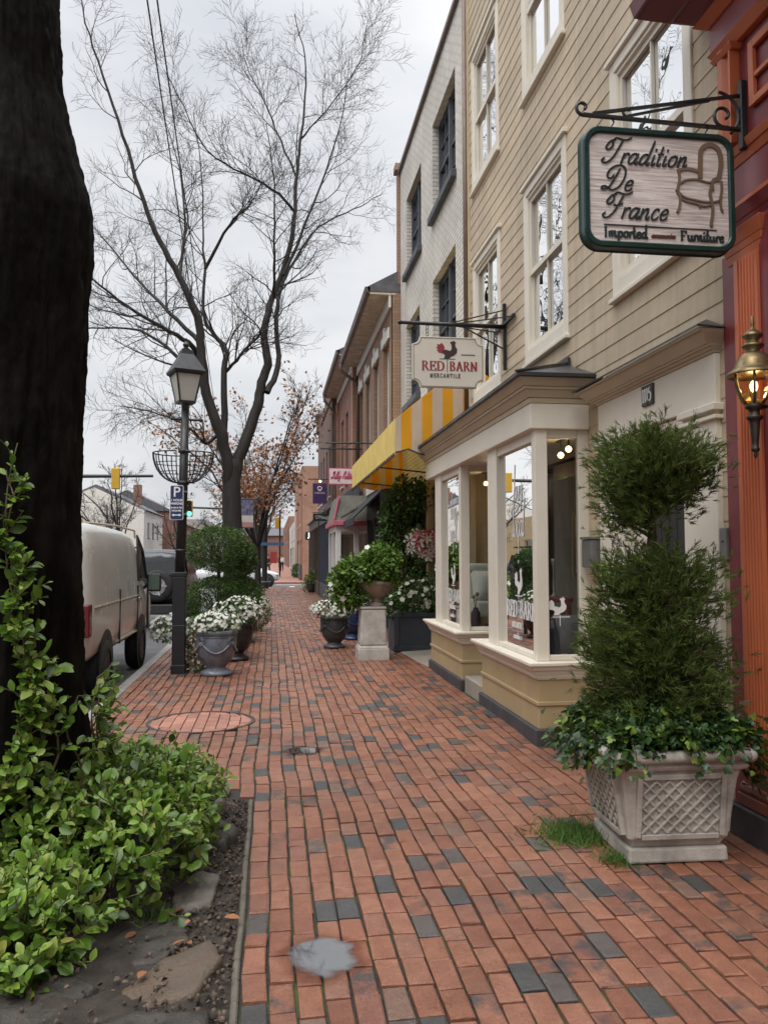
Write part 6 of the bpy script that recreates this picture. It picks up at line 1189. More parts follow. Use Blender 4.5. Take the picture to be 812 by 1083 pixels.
clipped('low dark clipped shrub at the end of the kerb planters', (-.35, 17.3, 0), [((-.33, 17.2, .38), (.3, .3, .36), 1)], m_boxd, 3200, .034)
pansies('small bunch of white flowers at the last kerb planter', (-.3, 16.6, .6), (.24, .24, .16), 90, 300)
# pedestal, bowl, greenery
pd = thing('stone_pedestal', 'weathered white stone pedestal tapering towards the top', 'pedestal', (1.5, 12.3, 0)); m_wst = M('weathered_white_stone', (.5, .47, .42), .8, .4, 5, .4, 40, col2=(.60, .58, .54))
part('plinth', MB().box(1.27, 1.735, 12.08, 12.54, -.01, .17).hexa([(1.275, 12.085, .171), (1.73, 12.085, .171), (1.73, 12.535, .171), (1.275, 12.535, .171)], [(1.295, 12.105, .21), (1.71, 12.105, .21), (1.71, 12.515, .21), (1.295, 12.515, .21)]), m_wst, pd, bevel=.012, seg=2); part('shaft', MB().hexa([(1.3, 12.11, .211), (1.705, 12.11, .211), (1.705, 12.51, .211), (1.3, 12.51, .211)], [(1.32, 12.13, .75), (1.69, 12.13, .75), (1.69, 12.49, .75), (1.32, 12.49, .75)]), m_wst, pd, bevel=.02, seg=2); part('cap', MB().box(1.31, 1.70, 12.12, 12.5, .751, .79), m_wst, pd, bevel=.012, seg=2)
bw = thing('bowl_planter', 'shallow stone bowl on a short stem standing on the white pedestal', 'planter', (1.52, 12.31, .79)); part('bowl', MB().lathe([(0, 0), (.13, 0), (.12, .03), (.06, .07), (.07, .12), (.14, .16), (.24, .24), (.29, .33), (.31, .36), (.29, .38), (.26, .36), (0, .34)], (1.56, 12.3, .79), 32), M('bowl_stone', (.28, .23, .19), .8, .3, 6, .3, 40), bw, smooth=True)
m_brt = foliage('bright_leaf', [(0, (.06, .13, .02)), (.5, (.11, .22, .03)), (1, (.22, .34, .06))], .45, .3)
def bushy(label, c_list, mat, n, size, base, name='leafy_plant', cat='plant', tm=LEAF, flowers=0, ext=None, group=None):
    t = thing(name, label, cat, base, group); PP, DD = [], []
    for c, r, w in c_list: p, d = blob_pts(c, r, int(n*w), .55, .35, 2.4); PP.append(p); DD.append(d)
    P, D = np.concatenate(PP), np.concatenate(DD); scatter('leaves', tm, P, D+rng.normal(0, .6, D.shape), D*.5+rng.normal(0, .4, D.shape)+[0, 0, .7], rng.uniform(size*.6, size*1.2, len(P)), mat, t)
    ST = [twig(base, (np.array(c)-np.array(base))+rng.normal(0, .1, 3), np.linalg.norm(np.array(c)-np.array(base))+max(r)*.8, .006, 6, .1) for c, r, w in c_list for k in range(8)]; part('stems', tubes_mesh([(a, b, 4) for a, b in ST]), m_stem, t)
    if flowers:
        i = rng.integers(0, len(P), flowers); q = P[i]+D[i]*.04; nz = D[i]+np.array([0, -.6, .3]); scatter('blossoms', FLOWER, q, np.cross(nz, rng.normal(size=nz.shape)), nz, rng.uniform(.03, .05, flowers), m_wfl, t)
    return t
bushy('bright green shrub overflowing the stone bowl on the pedestal', [((1.35, 12.25, 1.32), (.36, .3, .24), 1), ((1.6, 12.2, 1.45), (.3, .3, .24), 1), ((1.08, 12.3, 1.1), (.24, .25, .32), .8), ((1.2, 12.3, .95), (.24, .2, .2), .4), ((1.72, 12.2, 1.3), (.16, .2, .2), .3)], m_brt, 1500, .07, (1.55, 12.3, 1.12), flowers=14)
bp = thing('box_planter', 'slate blue panelled wooden box planter beside the pedestal', 'planter', (2.3, 13.4, 0)); m_bp = M('box_slate', (.05, .06, .078), .5, .2, 4, .1, 40)
part('body', MB().box(1.95, 2.68, 13.0, 13.75, .0, .64), m_bp, bp, bevel=.01); part('trim', MB().box(1.93, 2.7, 12.975, 13.0-.001, .56, .63).box(1.93, 2.7, 12.98, 12.999, .02, .1).box(1.94, 2.02, 12.978, 12.9985, .1, .56).box(2.6, 2.69, 12.979, 12.9987, .1, .56).box(1.93, 1.949, 12.98, 13.77, .56, .63), m_bp, bp, bevel=.006)
bushy('low leafy plant with white flowers filling the slate box planter', [((2.35, 13.25, .85), (.42, .35, .3), 1), ((2.6, 13.1, .95), (.22, .25, .3), .6), ((2.05, 13.2, .72), (.22, .25, .2), .5)], m_pleaf, 1200, .06, (2.3, 13.3, .62), flowers=90)
bushy('dark climber trained up a post beside the shop door', [((2.25, 14.2, 1.2), (.34, .3, .5), 1), ((2.28, 14.2, 1.9), (.36, .3, .5), 1.1), ((2.34, 14.1, 2.5), (.34, .3, .4), .9), ((2.6, 13.7, 2.55), (.3, .3, .3), .5), ((2.05, 14.2, 2.1), (.2, .25, .4), .4), ((2.62, 13.9, 1.4), (.22, .25, .5), .5)], m_boxd, 1900, .075, (2.3, 14.2, .1), 'climbing_vine', 'vine', flowers=20)
part_post = solo('vine_post', MB().box(2.28, 2.36, 14.2, 14.28, 0, 2.95), m_brownw, 'brown post carrying the dark climber by the shop door', 'post', (2.32, 14.24, 0), bevel=.006)
solo('door_post', MB().box(2.58, 2.70, 13.45, 13.57, 0, 3.0), M('ochre_wood', (.33, .24, .13), .6, .25, 5, .2, 30, stretch=(1, 1, .2)), 'ochre wooden post behind the lily wreath', 'post', (2.64, 13.5, 0), bevel=.006)
wr = thing('wreath', 'wreath of pink and white lilies on the ochre post', 'wreath', (2.47, 13.2, 1.55)); wc = np.array([2.47, 13.2, 1.74]); mb = MB().tube([(wc[0]+.2*math.cos(a), wc[1], wc[2]+.2*math.sin(a)) for a in np.linspace(0, 2*PI, 21)], .035, 8); part('ring', mb, m_brownw, wr, smooth=True)
LILY = petals(6, .2, .25); m_lw = foliage('lily_white', [(0, (.62, .58, .52)), (1, (.84, .82, .78))], .6, .25, .2); m_lp = foliage('lily_pink', [(0, (.45, .04, .09)), (1, (.62, .14, .2))], .6, .25, .2)
for mat, nm, n in ((m_lw, 'white_lilies', 26), (m_lp, 'pink_lilies', 16)):
    a = rng.uniform(0, 2*PI, n); r_ = rng.uniform(.08, .25, n); P = np.stack([wc[0]+r_*np.cos(a), np.full(n, wc[1]-.05)+rng.normal(0, .02, n), wc[2]+r_*np.sin(a)], 1); nz = np.stack([np.cos(a)*.4, np.full(n, -1.), np.sin(a)*.4], 1)+rng.normal(0, .2, (n, 3)); scatter(nm, LILY, P, np.cross(nz, rng.normal(size=nz.shape)), nz, rng.uniform(.07, .12, n), mat, wr)
n = 60; a = rng.uniform(0, 2*PI, n); P = np.stack([wc[0]+.22*np.cos(a), np.full(n, wc[1]), wc[2]+.22*np.sin(a)], 1); scatter('leaves', LEAF, P, np.stack([np.cos(a), np.full(n, -.2), np.sin(a)], 1)+rng.normal(0, .5, (n, 3)), rdir(n), rng.uniform(.08, .14, n), m_boxd, wr)
urn('dark garlanded urn of white flowers left of the stone pedestal', 1.05, 13.85, .95, m_gl3); pansies('mass of white flowers in the dark urn left of the pedestal', (1.03, 13.85, .64), (.36, .34, .17), 260, 700)
urn('cobalt blue urn half hidden behind the stone pedestal', 1.5, 15.2, 1.0, m_cob); pansies('white flowers in the cobalt urn behind the pedestal', (1.45, 15.2, .7), (.3, .3, .18), 120, 300)
struct('ramp', MB().hexa([(2.15, 11.24, -.02), (2.75, 11.24, -.02), (2.75, 14.5, -.02), (1.95, 14.5, -.02)], [(2.15, 11.24, .012), (2.75, 11.24, .06), (2.75, 14.5, .06), (1.95, 14.5, .012)]), m_conc, bevel=.008)
# far planter
t = thing('round_planter', 'dark round pot with a green plant before the far shopfronts', 'planter', (1.68, 35, 0)); part('pot', MB().lathe([(0, 0), (.15, 0), (.22, .17), (.25, .36), (.27, .39), (.23, .39), (0, .35)], (1.68, 35, 0), 24), m_gl3, t, smooth=True)
bushy('green and yellowish plant in the dark round pot', [((1.66, 35, .55), (.26, .25, .26), 1), ((1.42, 35.1, .35), (.12, .12, .3), .4), ((1.72, 35, .78), (.14, .14, .2), .3)], m_brt, 420, .08, (1.66, 35, .38))
bushy('low green shrubs against the far corner building', [((1.75, 60, .45), (.3, 2., .45), 1)], m_boxd, 900, .14, (1.75, 60, 0), 'low_shrub', 'shrub', SMALL)
# ------------------------------------------------------------------ vehicles
m_tyre = M('tyre_rubber', (.018, .018, .019), .75, .2, 12, .3, 80); m_alloy = M('alloy_silver', (.45, .45, .46), .3, .15, 8, metal=.8); m_chrome = M('chrome', (.6, .6, .6), .15, .05, 8, metal=1); m_cglass = M('car_glass', (.016, .018, .02), .06, .1, 3, spec=.8); m_tail = M('tail_red', (.11, .008, .01), .2, .15, 6); m_plast = M('black_plastic', (.025, .025, .027), .55, .2, 8)
def wheel(parent, c, r, w, axis, face=1, spokes=5, rimmat=None):
    prof = [(r*.62, -w/2), (r*.9, -w/2), (r*.98, -w*.36), (r, 0), (r*.98, w*.36), (r*.9, w/2), (r*.62, w/2)]; mb = MB().lathe(prof, c, 32, axis); o = part('wheel', mb, m_tyre, parent, smooth=True)
    rm = MB().lathe([(r*.64, -w*.42), (r*.64, w*.42), (r*.56, w*.40*face), (r*.54, w*.1*face), (.001, w*.1*face)], c, 32, axis)
    for k in range(spokes):
        a = 2*PI*k/spokes; f = lambda rr, aa, d: {'x': (c[0]+d, c[1]+rr*math.cos(aa), c[2]+rr*math.sin(aa)), 'y': (c[0]+rr*math.cos(aa), c[1]+d, c[2]+rr*math.sin(aa))}[axis]
        rm.hexa([f(r*.1, a-.6, w*.12*face), f(r*.1, a+.6, w*.12*face), f(r*.1, a+.6, w*.38*face), f(r*.1, a-.6, w*.38*face)], [f(r*.62, a-.13, w*.2*face), f(r*.62, a+.13, w*.2*face), f(r*.62, a+.1, w*.42*face), f(r*.62, a-.1, w*.42*face)])
    part('rim', rm, rimmat or m_alloy, o); return o
def loft(st, ax='y'):      # stations (t, halfwidth low, halfwidth belt, halfwidth roof, z low, z belt, z roof), centre cx
    mb = MB(); n = 14; vs = []
    for t, cx, w0, w1, w2, z0, z1, z2 in st:
        half = [(w0*.86, z0), (w0, z0+.10), (w1*1.0, z0+(z1-z0)*.55), (w1*.985, z1), (w2*1.04, z1+(z2-z1)*.72), (w2*.94, z2-.045*(z2 > z1+.05)-.005), (w2*.55, z2)]
        sec = [(a, b) for a, b in half]+[(-a, b) for a, b in half[::-1]]; vs += [((cx+a, t, b) if ax == 'y' else (t, cx+a, b)) for a, b in sec]
    m = len(st); fs = [(j*n+i, j*n+(i+1) % n, (j+1)*n+(i+1) % n, (j+1)*n+i) for j in range(m-1) for i in range(n)]+[tuple(range(n))[::-1], tuple(range((m-1)*n, m*n))]
    return mb.add(vs, fs)
# van
VC = -2.98; VR = -1.96; z0 = -.13
van = thing('parked_van', 'dusty beige cargo van parked at the kerb behind the big trunk', 'van', (VC, 11.6, z0)); m_van = M('van_beige', (.51, .51, .49), .22, .02, 1.2, spec=.5); m_van.node_tree.nodes
st_ = [(9.28, VC, .93, .98, .88, .32, 1.12, 1.86), (9.34, VC, .99, 1.02, .93, .3, 1.12, 1.96), (9.8, VC, 1., 1.03, .94, .3, 1.12, 1.99), (11.2, VC, 1., 1.03, .94, .3, 1.12, 1.99), (12.5, VC, 1., 1.03, .93, .3, 1.12, 1.98), (12.95, VC, 1., 1.02, .88, .3, 1.11, 1.9), (13.35, VC, .99, 1.01, .81, .3, 1.1, 1.55), (13.7, VC, .98, .99, .84, .3, 1.05, 1.16), (14.25, VC, .95, .96, .82, .32, .96, 1.05), (14.5, VC, .89, .91, .72, .36, .88, .95)]
body = part('body', loft(st_), m_van, van, smooth=True, sub=1); body.data.polygons
part('window', MB().quad((VR-.015, 12.55, 1.22), (VR-.012, 13.3, 1.2), (VR-.05, 13.12, 1.62), (VR-.055, 12.62, 1.83)), m_cglass, van); part('window_seal', MB().tube([(VR-.008, 12.53, 1.2), (VR-.006, 13.34, 1.18), (VR-.045, 13.14, 1.64), (VR-.05, 12.6, 1.86), (VR-.008, 12.53, 1.2)], .016, 6), m_plast, van)
part('tail_light', MB().box(VR-.08, VR-.005, 9.255, 9.4, .66, 1.02), m_tail, van, bevel=.015, seg=2); part('bumper', MB().box(VC-.95, VC+.96, 9.12, 9.36, .22, .38), m_plast, van, bevel=.03, seg=2)
part('side_moulding', MB().box(VR-.02, VR+.008, 9.5, 12.48, .97, .985).box(VR-.03, VR+.0, 10.9, 12.4, .45, .475), M('van_line', (.56, .51, .42), .35), van); part('door_handle', MB().box(VR-.01, VR+.022, 12.5, 12.66, .9, .94).box(VR-.01, VR+.02, 12.2, 12.3, .9, .94), m_chrome, van, bevel=.006)
for y in (12.42, 13.42, 11.0): part('door_seam', MB().box(VR-.02, VR+.0125, y, y+.01, .42, 1.12), m_plast, van)
part('roof_drip', MB().tube([(VR-.07, 9.4, 1.925), (VR-.065, 11, 1.95), (VR-.075, 12.5, 1.93), (VR-.14, 12.95, 1.83)], .014, 6), M('van_line', (.56, .51, .42)), van)
mr = part('mirror', MB().box(-1.93, -1.72, 13.1, 13.18, 1.0, 1.28), m_plast, van, bevel=.03, seg=2); part('mirror_glass', MB().quad((-1.905, 13.095, 1.03), (-1.745, 13.095, 1.03), (-1.745, 13.095, 1.25), (-1.905, 13.095, 1.25)), M('mirror_green', (.1, .15, .12), .08, spec=.8), mr); part('mirror_arm', MB().bar((-2.0, 13.2, 1.05), (-1.9, 13.16, 1.12), .04), m_plast, mr)
for y in (10.2, 12.85):
    a_ = MB().lathe([(.001, 0), (.4, 0), (.42, .02), (.001, .02)], (VR-.02, y, z0+.39), 28, 'x'); part('wheel_arch', a_, m_plast, van); wheel(van, (VR-.09, y, z0+.345), .345, .22, 'x', 1, 8, M('steel_rim', (.26, .25, .24), .5, .2, 8, metal=.5)); wheel(van, (VC-.9, y, z0+.345), .345, .22, 'x', -1, 8, MATS['steel_rim'])
dc = MB(); fv = lambda y, z, d: (VR+.004+d, y, z)
for cy_, cz, q in ((11.75, 1.16, .13), (11.55, 1.38, .08)):
    for k in range(6): a = k*PI/3; ribbon(dc, [np.array([cy_, cz]), np.array([cy_+q*math.cos(a), cz+q*math.sin(a)])], lambda t: .022, fv, .001, .0002*k)
part('snowflake_decal', dc, M('decal_blue', (.42, .46, .55), .4, .15, 9), van)
# dark off-roader ahead
SVC, SY0 = -2.82, 19.6
suv = thing('parked_off_roader', 'dark grey off-roader with a spare wheel on its rear door', 'car', (SVC, 21.5, z0)); m_suv = M('suv_grey', (.035, .04, .048), .25, .1, 3, spec=.6)
st_ = [(19.6, SVC, .78, .8, .66, .42, 1.05, 1.62), (19.7, SVC, .82, .84, .71, .4, 1.06, 1.7), (20.6, SVC, .83, .85, .72, .4, 1.06, 1.73), (21.8, SVC, .83, .85, .71, .4, 1.05, 1.72), (22.3, SVC, .82, .84, .66, .4, 1.04, 1.5), (22.7, SVC, .8, .82, .72, .4, 1.02, 1.08), (23.7, SVC, .78, .8, .7, .42, .98, 1.02)]
part('body', loft(st_), m_suv, suv, smooth=True, sub=1); part('rear_window', MB().quad((SVC-.58, 19.58, 1.12), (SVC+.58, 19.58, 1.12), (SVC+.54, 19.63, 1.52), (SVC-.54, 19.63, 1.52)), m_cglass, suv); part('side_window', MB().quad((SVC+.85, 19.9, 1.12), (SVC+.85, 21.9, 1.12), (SVC+.765, 21.7, 1.56), (SVC+.765, 19.95, 1.56)), m_cglass, suv)
wheel(suv, (SVC+.18, 19.46, .86), .37, .22, 'y', -1, 5)
part('bumper', MB().box(SVC-.85, SVC+.87, 19.38, 19.7, .2, .44), m_plast, suv, bevel=.03, seg=2); part('tail_light', MB().box(SVC+.66, SVC+.8, 19.55, 19.66, .8, 1.0), m_tail, suv, bevel=.01); part('tail_light', MB().box(SVC-.8, SVC-.66, 19.55, 19.66, .8, 1.0), m_tail, suv, bevel=.01); part('number_plate', MB().box(SVC-.62, SVC-.3, 19.55, 19.575, .62, .78), m_whitet, suv); part('roof_rack', MB().box(SVC-.66, SVC-.62, 19.9, 21.8, 1.75, 1.79).box(SVC+.62, SVC+.66, 19.9, 21.8, 1.75, 1.79), m_plast, suv)
for y in (20.25, 22.9):
    wheel(suv, (SVC+.76, y, z0+.36), .36, .22, 'x', 1); wheel(suv, (SVC-.76, y, z0+.36), .36, .22, 'x', -1)
# white car crossing at the side street
WC = 44.6
wcar = thing('white_car', 'white car crossing the side street behind the dark signal pole', 'car', (-1.8, WC, z0)); m_wc = M('car_white', (.66, .67, .68), .22, .05, 3, spec=.6)
st_ = [(-4.1, WC, .74, .78, .6, .26, .72, .8), (-3.8, WC, .82, .86, .66, .2, .74, .86), (-3.2, WC, .84, .88, .6, .18, .76, 1.16), (-2.5, WC, .85, .89, .6, .17, .77, 1.27), (-1.6, WC, .85, .89, .6, .17, .77, 1.27), (-.95, WC, .85, .88, .64, .17, .76, 1.05), (-.5, WC, .84, .87, .72, .17, .74, .82), (.15, WC, .8, .83, .66, .19, .66, .72), (.42, WC, .66, .7, .5, .24, .5, .55)]
part('body', loft(st_, 'x'), m_wc, wcar, smooth=True, sub=1); part('side_window', MB().quad((-3.3, WC-.885, .8), (-.85, WC-.885, .8), (-1.45, WC-.68, 1.18), (-2.9, WC-.68, 1.18)), m_cglass, wcar); part('headlight', MB().box(.18, .36, WC-.76, WC-.62, .48, .6), m_chrome, wcar, bevel=.02); part('windscreen', MB().quad((-.62, WC-.7, .84), (-.62, WC+.7, .84), (-1.5, WC+.55, 1.2), (-1.5, WC-.55, 1.2)), m_cglass, wcar); part('sill_trim', MB().box(-3.3, -.5, WC-.87, WC-.82, .1, .2), m_plast, wcar)
for x in (-.28, -3.1):
    part('wheel_arch', MB().lathe([(.001, 0), (.4, 0), (.4, -.012), (.001, -.012)], (x, WC-.845, z0+.36), 26, 'y'), m_plast, wcar); wheel(wcar, (x, WC-.8, z0+.33), .33, .2, 'y', -1); wheel(wcar, (x, WC+.8, z0+.33), .33, .2, 'y', 1)
# ------------------------------------------------------------------ people far down the pavement
def person(label, x, y, z, rot, coat, legs, hair, hgt=1.7, stride=.22, group='people walking far down the pavement'):
    t = thing('person', label, 'person', (x, y, z), group); k = hgt/1.72; c_, s_ = math.cos(rot), math.sin(rot)
    W = lambda a, b, h: (x+(a*c_-b*s_)*k, y+(a*s_+b*c_)*k, z+h*k)
    V = [(0, 0, .92), (0, .01, 1.12), (0, .02, 1.34), (0, .01, 1.47), (0, 0, 1.55), (0, -.02, 1.66)]; rad = [(.15, .11), (.135, .1), (.17, .11), (.06, .06), (.085, .095), (.07, .08)]; E_ = [(i, i+1) for i in range(5)]
    for sg in (-1, 1):
        o = len(V); V += [(sg*.09, 0, .86), (sg*.1, -sg*stride*.45-.02, .48), (sg*.1, -sg*stride+.06*(sg > 0), .07), (sg*.1, -sg*stride-.13, .035)]; rad += [(.09, .09), (.06, .06), (.042, .042), (.035, .03)]; E_ += [(0, o), (o, o+1), (o+1, o+2), (o+2, o+3)]
        o = len(V); V += [(sg*.19, .02, 1.38), (sg*.235, .05*sg, 1.12), (sg*.23, -.1+.06*sg, .88), (sg*.225, -.13+.06*sg, .80)]; rad += [(.06, .06), (.045, .045), (.032, .032), (.03, .02)]; E_ += [(2, o), (o, o+1), (o+1, o+2), (o+2, o+3)]
    def skin(name, pick, mat, grow, drop=()):
        idx = [i for i in pick]; mp = {j: i for i, j in enumerate(idx)}; me = bpy.data.meshes.new(name); loc = t.location
        me.from_pydata([tuple(Vector(W(*V[j]))-loc) for j in idx], [(mp[a], mp[b]) for a, b in E_ if a in mp and b in mp], []); me.materials.append(mat); o = bpy.data.objects.new(name, me); COL.objects.link(o); o.parent = t
        m = o.modifiers.new('skin', 'SKIN')
        for j, i in mp.items(): me.skin_vertices[0].data[i].radius = (rad[j][0]*grow*k, rad[j][1]*grow*k)
        me.skin_vertices[0].data[0].use_root = True; s = o.modifiers.new('sub', 'SUBSURF'); s.levels = s.render_levels = 1; return o
    skin('body', range(len(V)), M('skin_tone', (.42, .25, .18), .6, .05), 1); skin('coat', [0, 1, 2, 10, 11, 12, 18, 19, 20], coat, 1.2); skin('trousers', [0, 6, 7, 8, 14, 15, 16], legs, 1.2)
    hd = W(0, .005, 1.62); part('hair', MB().sphere((hd[0], hd[1]+.02*k, hd[2]+.03*k), (.095*k, .11*k, .11*k), 12, 8), hair, t, smooth=True); part('face', MB().sphere(W(0, -.105, 1.58), (.014*k, .02*k, .02*k), 6, 5).sphere(W(-.035, -.092, 1.605), .012*k, 6, 5).sphere(W(.035, -.092, 1.605), .012*k, 6, 5), M('face_detail', (.25, .12, .09), .6), t)
    for sg in (-1, 1): part('shoe', MB().box(x-.04, x+.04, y-.13, y+.11, z, z+.07, rot) if 0 else MB().sphere(W(sg*.1, -sg*stride-.06, .04), (.05*k, .12*k, .045*k), 8, 6), m_plast, t)
    return t
c_w = M('white_shirt', (.62, .62, .62), .8); c_b = M('black_coat', (.02, .02, .024), .8); c_r = M('red_jacket', (.32, .04, .04), .8); c_n = M('navy_trousers', (.025, .03, .045), .8); c_g = M('grey_coat', (.16, .16, .17), .8); h_d = M('dark_hair', (.03, .02, .015), .6)
person('person in a white top and dark trousers walking on the far pavement', .98, 84, 0, 0, c_w, c_b, h_d, 1.66, .2); person('person in a black coat beside the far kerb', -.35, 66, 0, .4, c_b, c_n, h_d, 1.72); person('person in a red jacket behind the walker in white', .9, 96, 0, 3.1, c_r, c_n, h_d, 1.75); person('person in a grey coat farthest along the kerb', -.9, 76, 0, .2, c_g, c_b, h_d, 1.7)
# ------------------------------------------------------------------ signals, poles, signs, banner, wires
m_sigy = M('signal_yellow', (.55, .33, .03), .5, .1, 5)
def signal(label, x, y, z0_, h, lit=None, back=True, fc=-1, group='yellow traffic signals'):
    t = thing('traffic_signal', label, 'traffic light', (x, y, z0_), group); w = h*.19; part('housing', MB().box(x-w, x+w, y-w*.7, y+w*.7, z0_, z0_+h), m_sigy, t, bevel=.03, seg=2)
    for k in range(3):
        zc = z0_+h*(.17+.33*k); on = lit == k; part('lens', MB().lathe([(.001, 0), (w*.75, 0), (w*.75, .02*fc), (.001, .03*fc)], (x, y+fc*(w*.7+.003), zc), 16, 'y'), M('lens_green', (.1, .7, .45), .3, emit=((.08, 1, .55), 2.2)) if on else M('lens_dark', (.05, .03, .02), .3), t); part('visor', MB().lathe([(w*.8, 0), (w*.85, .2*h*fc)], (x, y+fc*w*.7, zc), 12, 'y'), m_sigy if back else m_plast, t)
    return t
signal('yellow traffic signal hanging on the long arm over the street', -7.4, 40., 4.75, 1.0, fc=1); signal('traffic signal showing green beside the lamp post', -3.95, 40., 3.45, .78, 0, False); signal('small yellow signal far down the street by the dark pole', .35, 60, 3.55, .8, fc=1)
t = thing('traffic_mast', 'dark mast arm carrying the hanging signal over the street', 'pole', (-12.2, 40, 0)); part('arm', MB().tube([(-12.2, 40.05, 5.3), (-5.68, 40.05, 5.4)], [.11, .07], 10), m_lblk, t); part('pole', MB().tube([(-12.2, 40.05, 0), (-12.2, 40.05, 5.6)], .12, 12), m_lblk, t)
t = thing('traffic_mast', 'shorter dark mast arm carrying the green signal', 'pole', (-2.1, 40, 0)); part('arm', MB().tube([(-2.1, 40.1, 3.84), (-4.1, 40.1, 3.9)], .05, 8), m_lblk, t); part('pole', MB().tube([(-2.1, 40.1, 0), (-2.1, 40.1, 4.1)], .08, 10), m_lblk, t)
t = thing('signal_pole', 'black pole at the crossing in front of the white car', 'pole', (-.36, 39.5, 0)); part('pole', MB().tube([(-.36, 39.5, 0), (-.36, 39.5, 3.75)], .13, 12).lathe([(.2, 0), (.2, .3), (.13, .36)], (-.36, 39.5, 0), 14), m_lblk, t); part('street_name_plate', MB().box(-.9, .55, 39.3, 39.32, 2.05, 2.2), M('plate_blue', (.05, .11, .22), .5), t); part('stop_plate', MB().box(-.1, .22, 39.28, 39.3, 1.2, 1.75), M('plate_red', (.35, .05, .05), .5), t)
t = thing('signal_pole', 'thin black pole under the small far signal', 'pole', (.55, 60.2, 0)); part('pole', MB().tube([(.55, 60.2, 0), (.55, 60.2, 4.9)], .06, 10), m_lblk, t)
t = thing('pedestrian_signal', 'black walk signal box on a post before the orange brick building', 'traffic light', (1.85, 40.6, 0)); part('housing', MB().box(1.62, 2.06, 40.5, 40.7, 2.35, 2.75), m_plast, t, bevel=.02); part('post', MB().tube([(1.84, 40.6, 0), (1.84, 40.6, 2.4)], .05, 8), m_lblk, t); part('walk_symbol', MB().sphere((1.8, 40.49, 2.66), (.035, .012, .035), 10, 6).bar((1.8, 40.49, 2.62), (1.8, 40.49, 2.5), .05).bar((1.8, 40.49, 2.51), (1.75, 40.49, 2.41), .03).bar((1.8, 40.49, 2.51), (1.85, 40.49, 2.41), .03), M('walk_white', (.9, .9, .9), .5, emit=((1, 1, 1), 1.5)), t)
bn = thing('street_banner', 'purple and white street banner hanging from the second lamp post', 'banner', (-.9, 28.5, 2.3)); part('cloth', MB().box(-1.1, -.66, 28.49, 28.51, 2.95, 3.5), M('banner_purple', (.09, .045, .12), .8, .6, 9, col2=(.2, .22, .34)), bn); part('white_band', MB().box(-1.1, -.66, 28.489, 28.511, 2.72, 2.949), M('banner_white', (.5, .47, .43), .8, .1, 6), bn); part('pink_band', MB().box(-1.1, -.66, 28.488, 28.512, 2.55, 2.719), M('banner_pink', (.36, .2, .18), .8, .1, 6), bn); part('rod', MB().tube([(-1.2, 28.5, 3.52), (-.6, 28.5, 3.52)], .02, 8).tube([(-1.2, 28.5, 2.53), (-.6, 28.5, 2.53)], .02, 8), m_lblk, bn)
# smaller shop signs along the row
m_pinkw = M('pale_pink_board', (.66, .54, .55), .5, .06, 5); m_pinkt = M('pink_ink', (.42, .08, .14), .5, .1)
t = thing('shop_sign', 'white sign with pink script lettering past the yellow awning', 'sign', (1.55, 18.6, 3.2)); part('board', MB().box(1.29, 1.99, 18.6, 18.64, 3.2, 3.55), m_pinkw, t, bevel=.006); part('border', MB().box(1.27, 2.01, 18.605, 18.635, 3.18, 3.57), m_pinkt, t); mb = MB(); fs_ = lambda x, z, d: (x, 18.598-d, z); write(mb, 'Lilly', 1.33, 3.32, .17, fs_, dict(G, L=(.5, [[(.2, .9), (.1, .7), (.3, .98), (.22, .3), (.05, .05), (.0, .15), (.2, .08), (.45, .05)]])), .3, .2, .08, .004, .8); write(mb, 'Pulitzer', 1.58, 3.32, .17, fs_, dict(G, P=(.55, [[(.2, .95), (.12, 0)], [(.05, .9), (.4, 1.), (.48, .75), (.2, .5)]]), z=(.35, [[(.03, .4), (.3, .4)], [(.3, .4), (.03, .02)], [(.03, .02), (.32, .02)]])), .3, .2, .08, .004, .62); part('script_lettering', mb, m_pinkt, t)
part('bracket', MB().tube([(1.2, 18.62, 4.15), (2.6, 18.62, 4.15)], .018, 8).tube([(1.4, 18.62, 4.15), (1.4, 18.62, 3.56)], .006, 5).tube([(1.9, 18.62, 4.15), (1.9, 18.62, 3.56)], .006, 5), m_black, t)
t = thing('shop_sign', 'purple hanging banner sign with a pale flower emblem', 'sign', (1.5, 26.8, 3.2)); m_pur = M('sign_purple', (.045, .02, .10), .5, .08, 5); part('board', MB().box(1.31, 1.77, 26.8, 26.84, 3.27, 3.95), m_pur, t, bevel=.006); part('emblem', MB().tube([(1.54+.07*math.cos(a), 26.795, 3.78+.05*math.sin(a)) for a in np.linspace(0, 2*PI, 13)], .018, 6).bar((1.49, 26.795, 3.73), (1.54, 26.795, 3.68), .03).bar((1.59, 26.795, 3.73), (1.54, 26.795, 3.68), .03), m_pinkw, t)
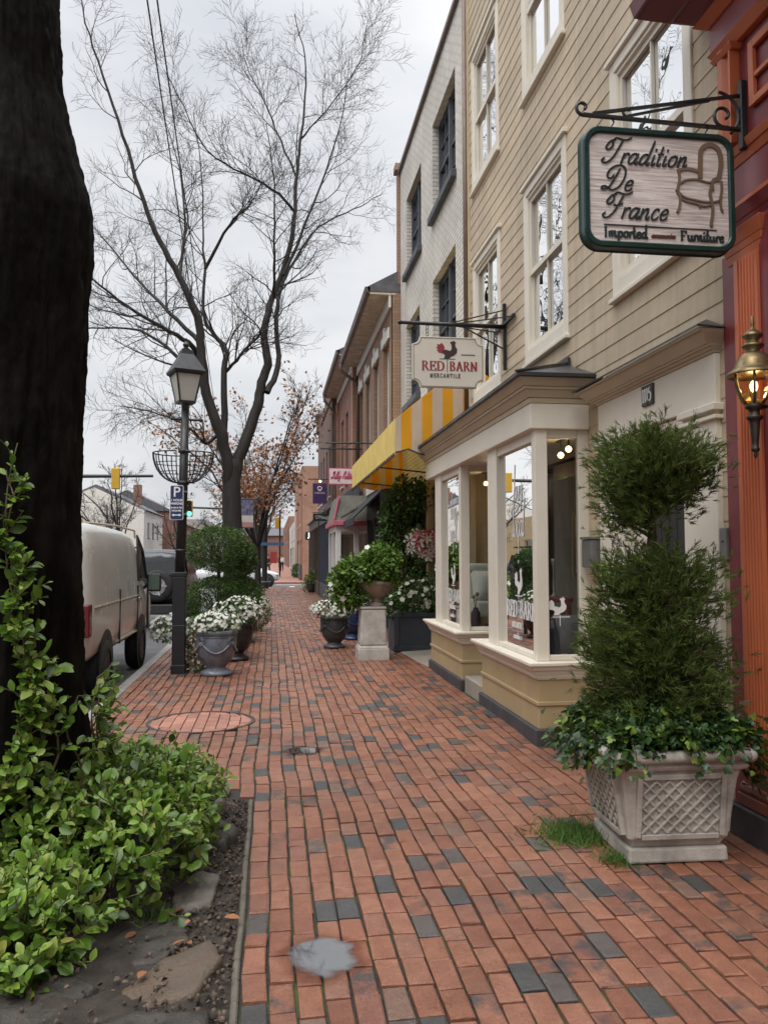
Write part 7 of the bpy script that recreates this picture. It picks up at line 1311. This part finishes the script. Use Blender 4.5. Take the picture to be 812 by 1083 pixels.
fontobj('lettering', 'OAKING', .09, (1.54, 26.796, 3.62), m_whitet, t); part('bracket', MB().tube([(1.15, 26.82, 4.08), (2.5, 26.82, 4.08)], .018, 8).tube([(1.4, 26.82, 4.08), (1.4, 26.82, 3.95)], .008, 5).tube([(1.7, 26.82, 4.08), (1.7, 26.82, 3.95)], .008, 5), m_black, t); part('spot_lamp', MB().sphere((1.55, 26.72, 4.0), .035), M('spot_warm', (1, .8, .6), .5, emit=((1, .75, .45), 6)), t)
t = thing('shop_sign', 'long black sign board with pale lettering below the purple one', 'sign', (1.65, 26.4, 2.6)); part('board', MB().box(1.3, 2.05, 26.4, 26.44, 2.68, 2.92), M('sign_black', (.012, .014, .02), .4), t, bevel=.006); fontobj('lettering', "O'Maughlin", .15, (1.66, 26.396, 2.8), m_whitet, t, sx=.85); part('bracket', MB().tube([(1.28, 26.42, 2.95), (2.5, 26.42, 2.95)], .015, 6), m_black, t)
t = thing('sign_bracket', 'empty thin black sign bracket high on the red brick house', 'bracket', (2.4, 23.2, 4.6)); part('pole', MB().tube([(1.35, 23.2, 4.62), (2.55, 23.2, 4.62)], .022, 8).tube([(1.9, 23.2, 4.62), (2.5, 23.2, 4.9)], .01, 6), m_black, t)
for k, (x, lb) in enumerate(((-3.55, 'overhead cable crossing the sky, left of the pair'), (-3.35, 'overhead cable crossing the sky, right of the pair'))):
    a, b = at(147+11*k, -60, 9.), at(236+6*k, 520, 62.); P = np.array([a+(b-a)*q-np.array([0, 0, 1.6*q*(1-q)]) for q in np.linspace(0, 1, 30)]); solo('overhead_cable', MB().tube(P, .011, 5), m_plast, lb, 'cable', tuple(P[0]), 'overhead cables')
# brown leaves and litter on the bed
n = 9; P = np.stack([rng.uniform(-.55, -.18, n), rng.uniform(2.9, 4.6, n), rng.uniform(.03, .05, n)], 1); tag(scatter('fallen_leaves', LEAF, P, rdir(n)*[1, 1, .15], rdir(n, 3.), rng.uniform(.03, .07, n), m_rust), kind='stuff')
for o in list(COL.objects):
    if o.type == 'MESH' and o.parent is None and 'kind' not in o and 'category' not in o: o['kind'] = 'structure'
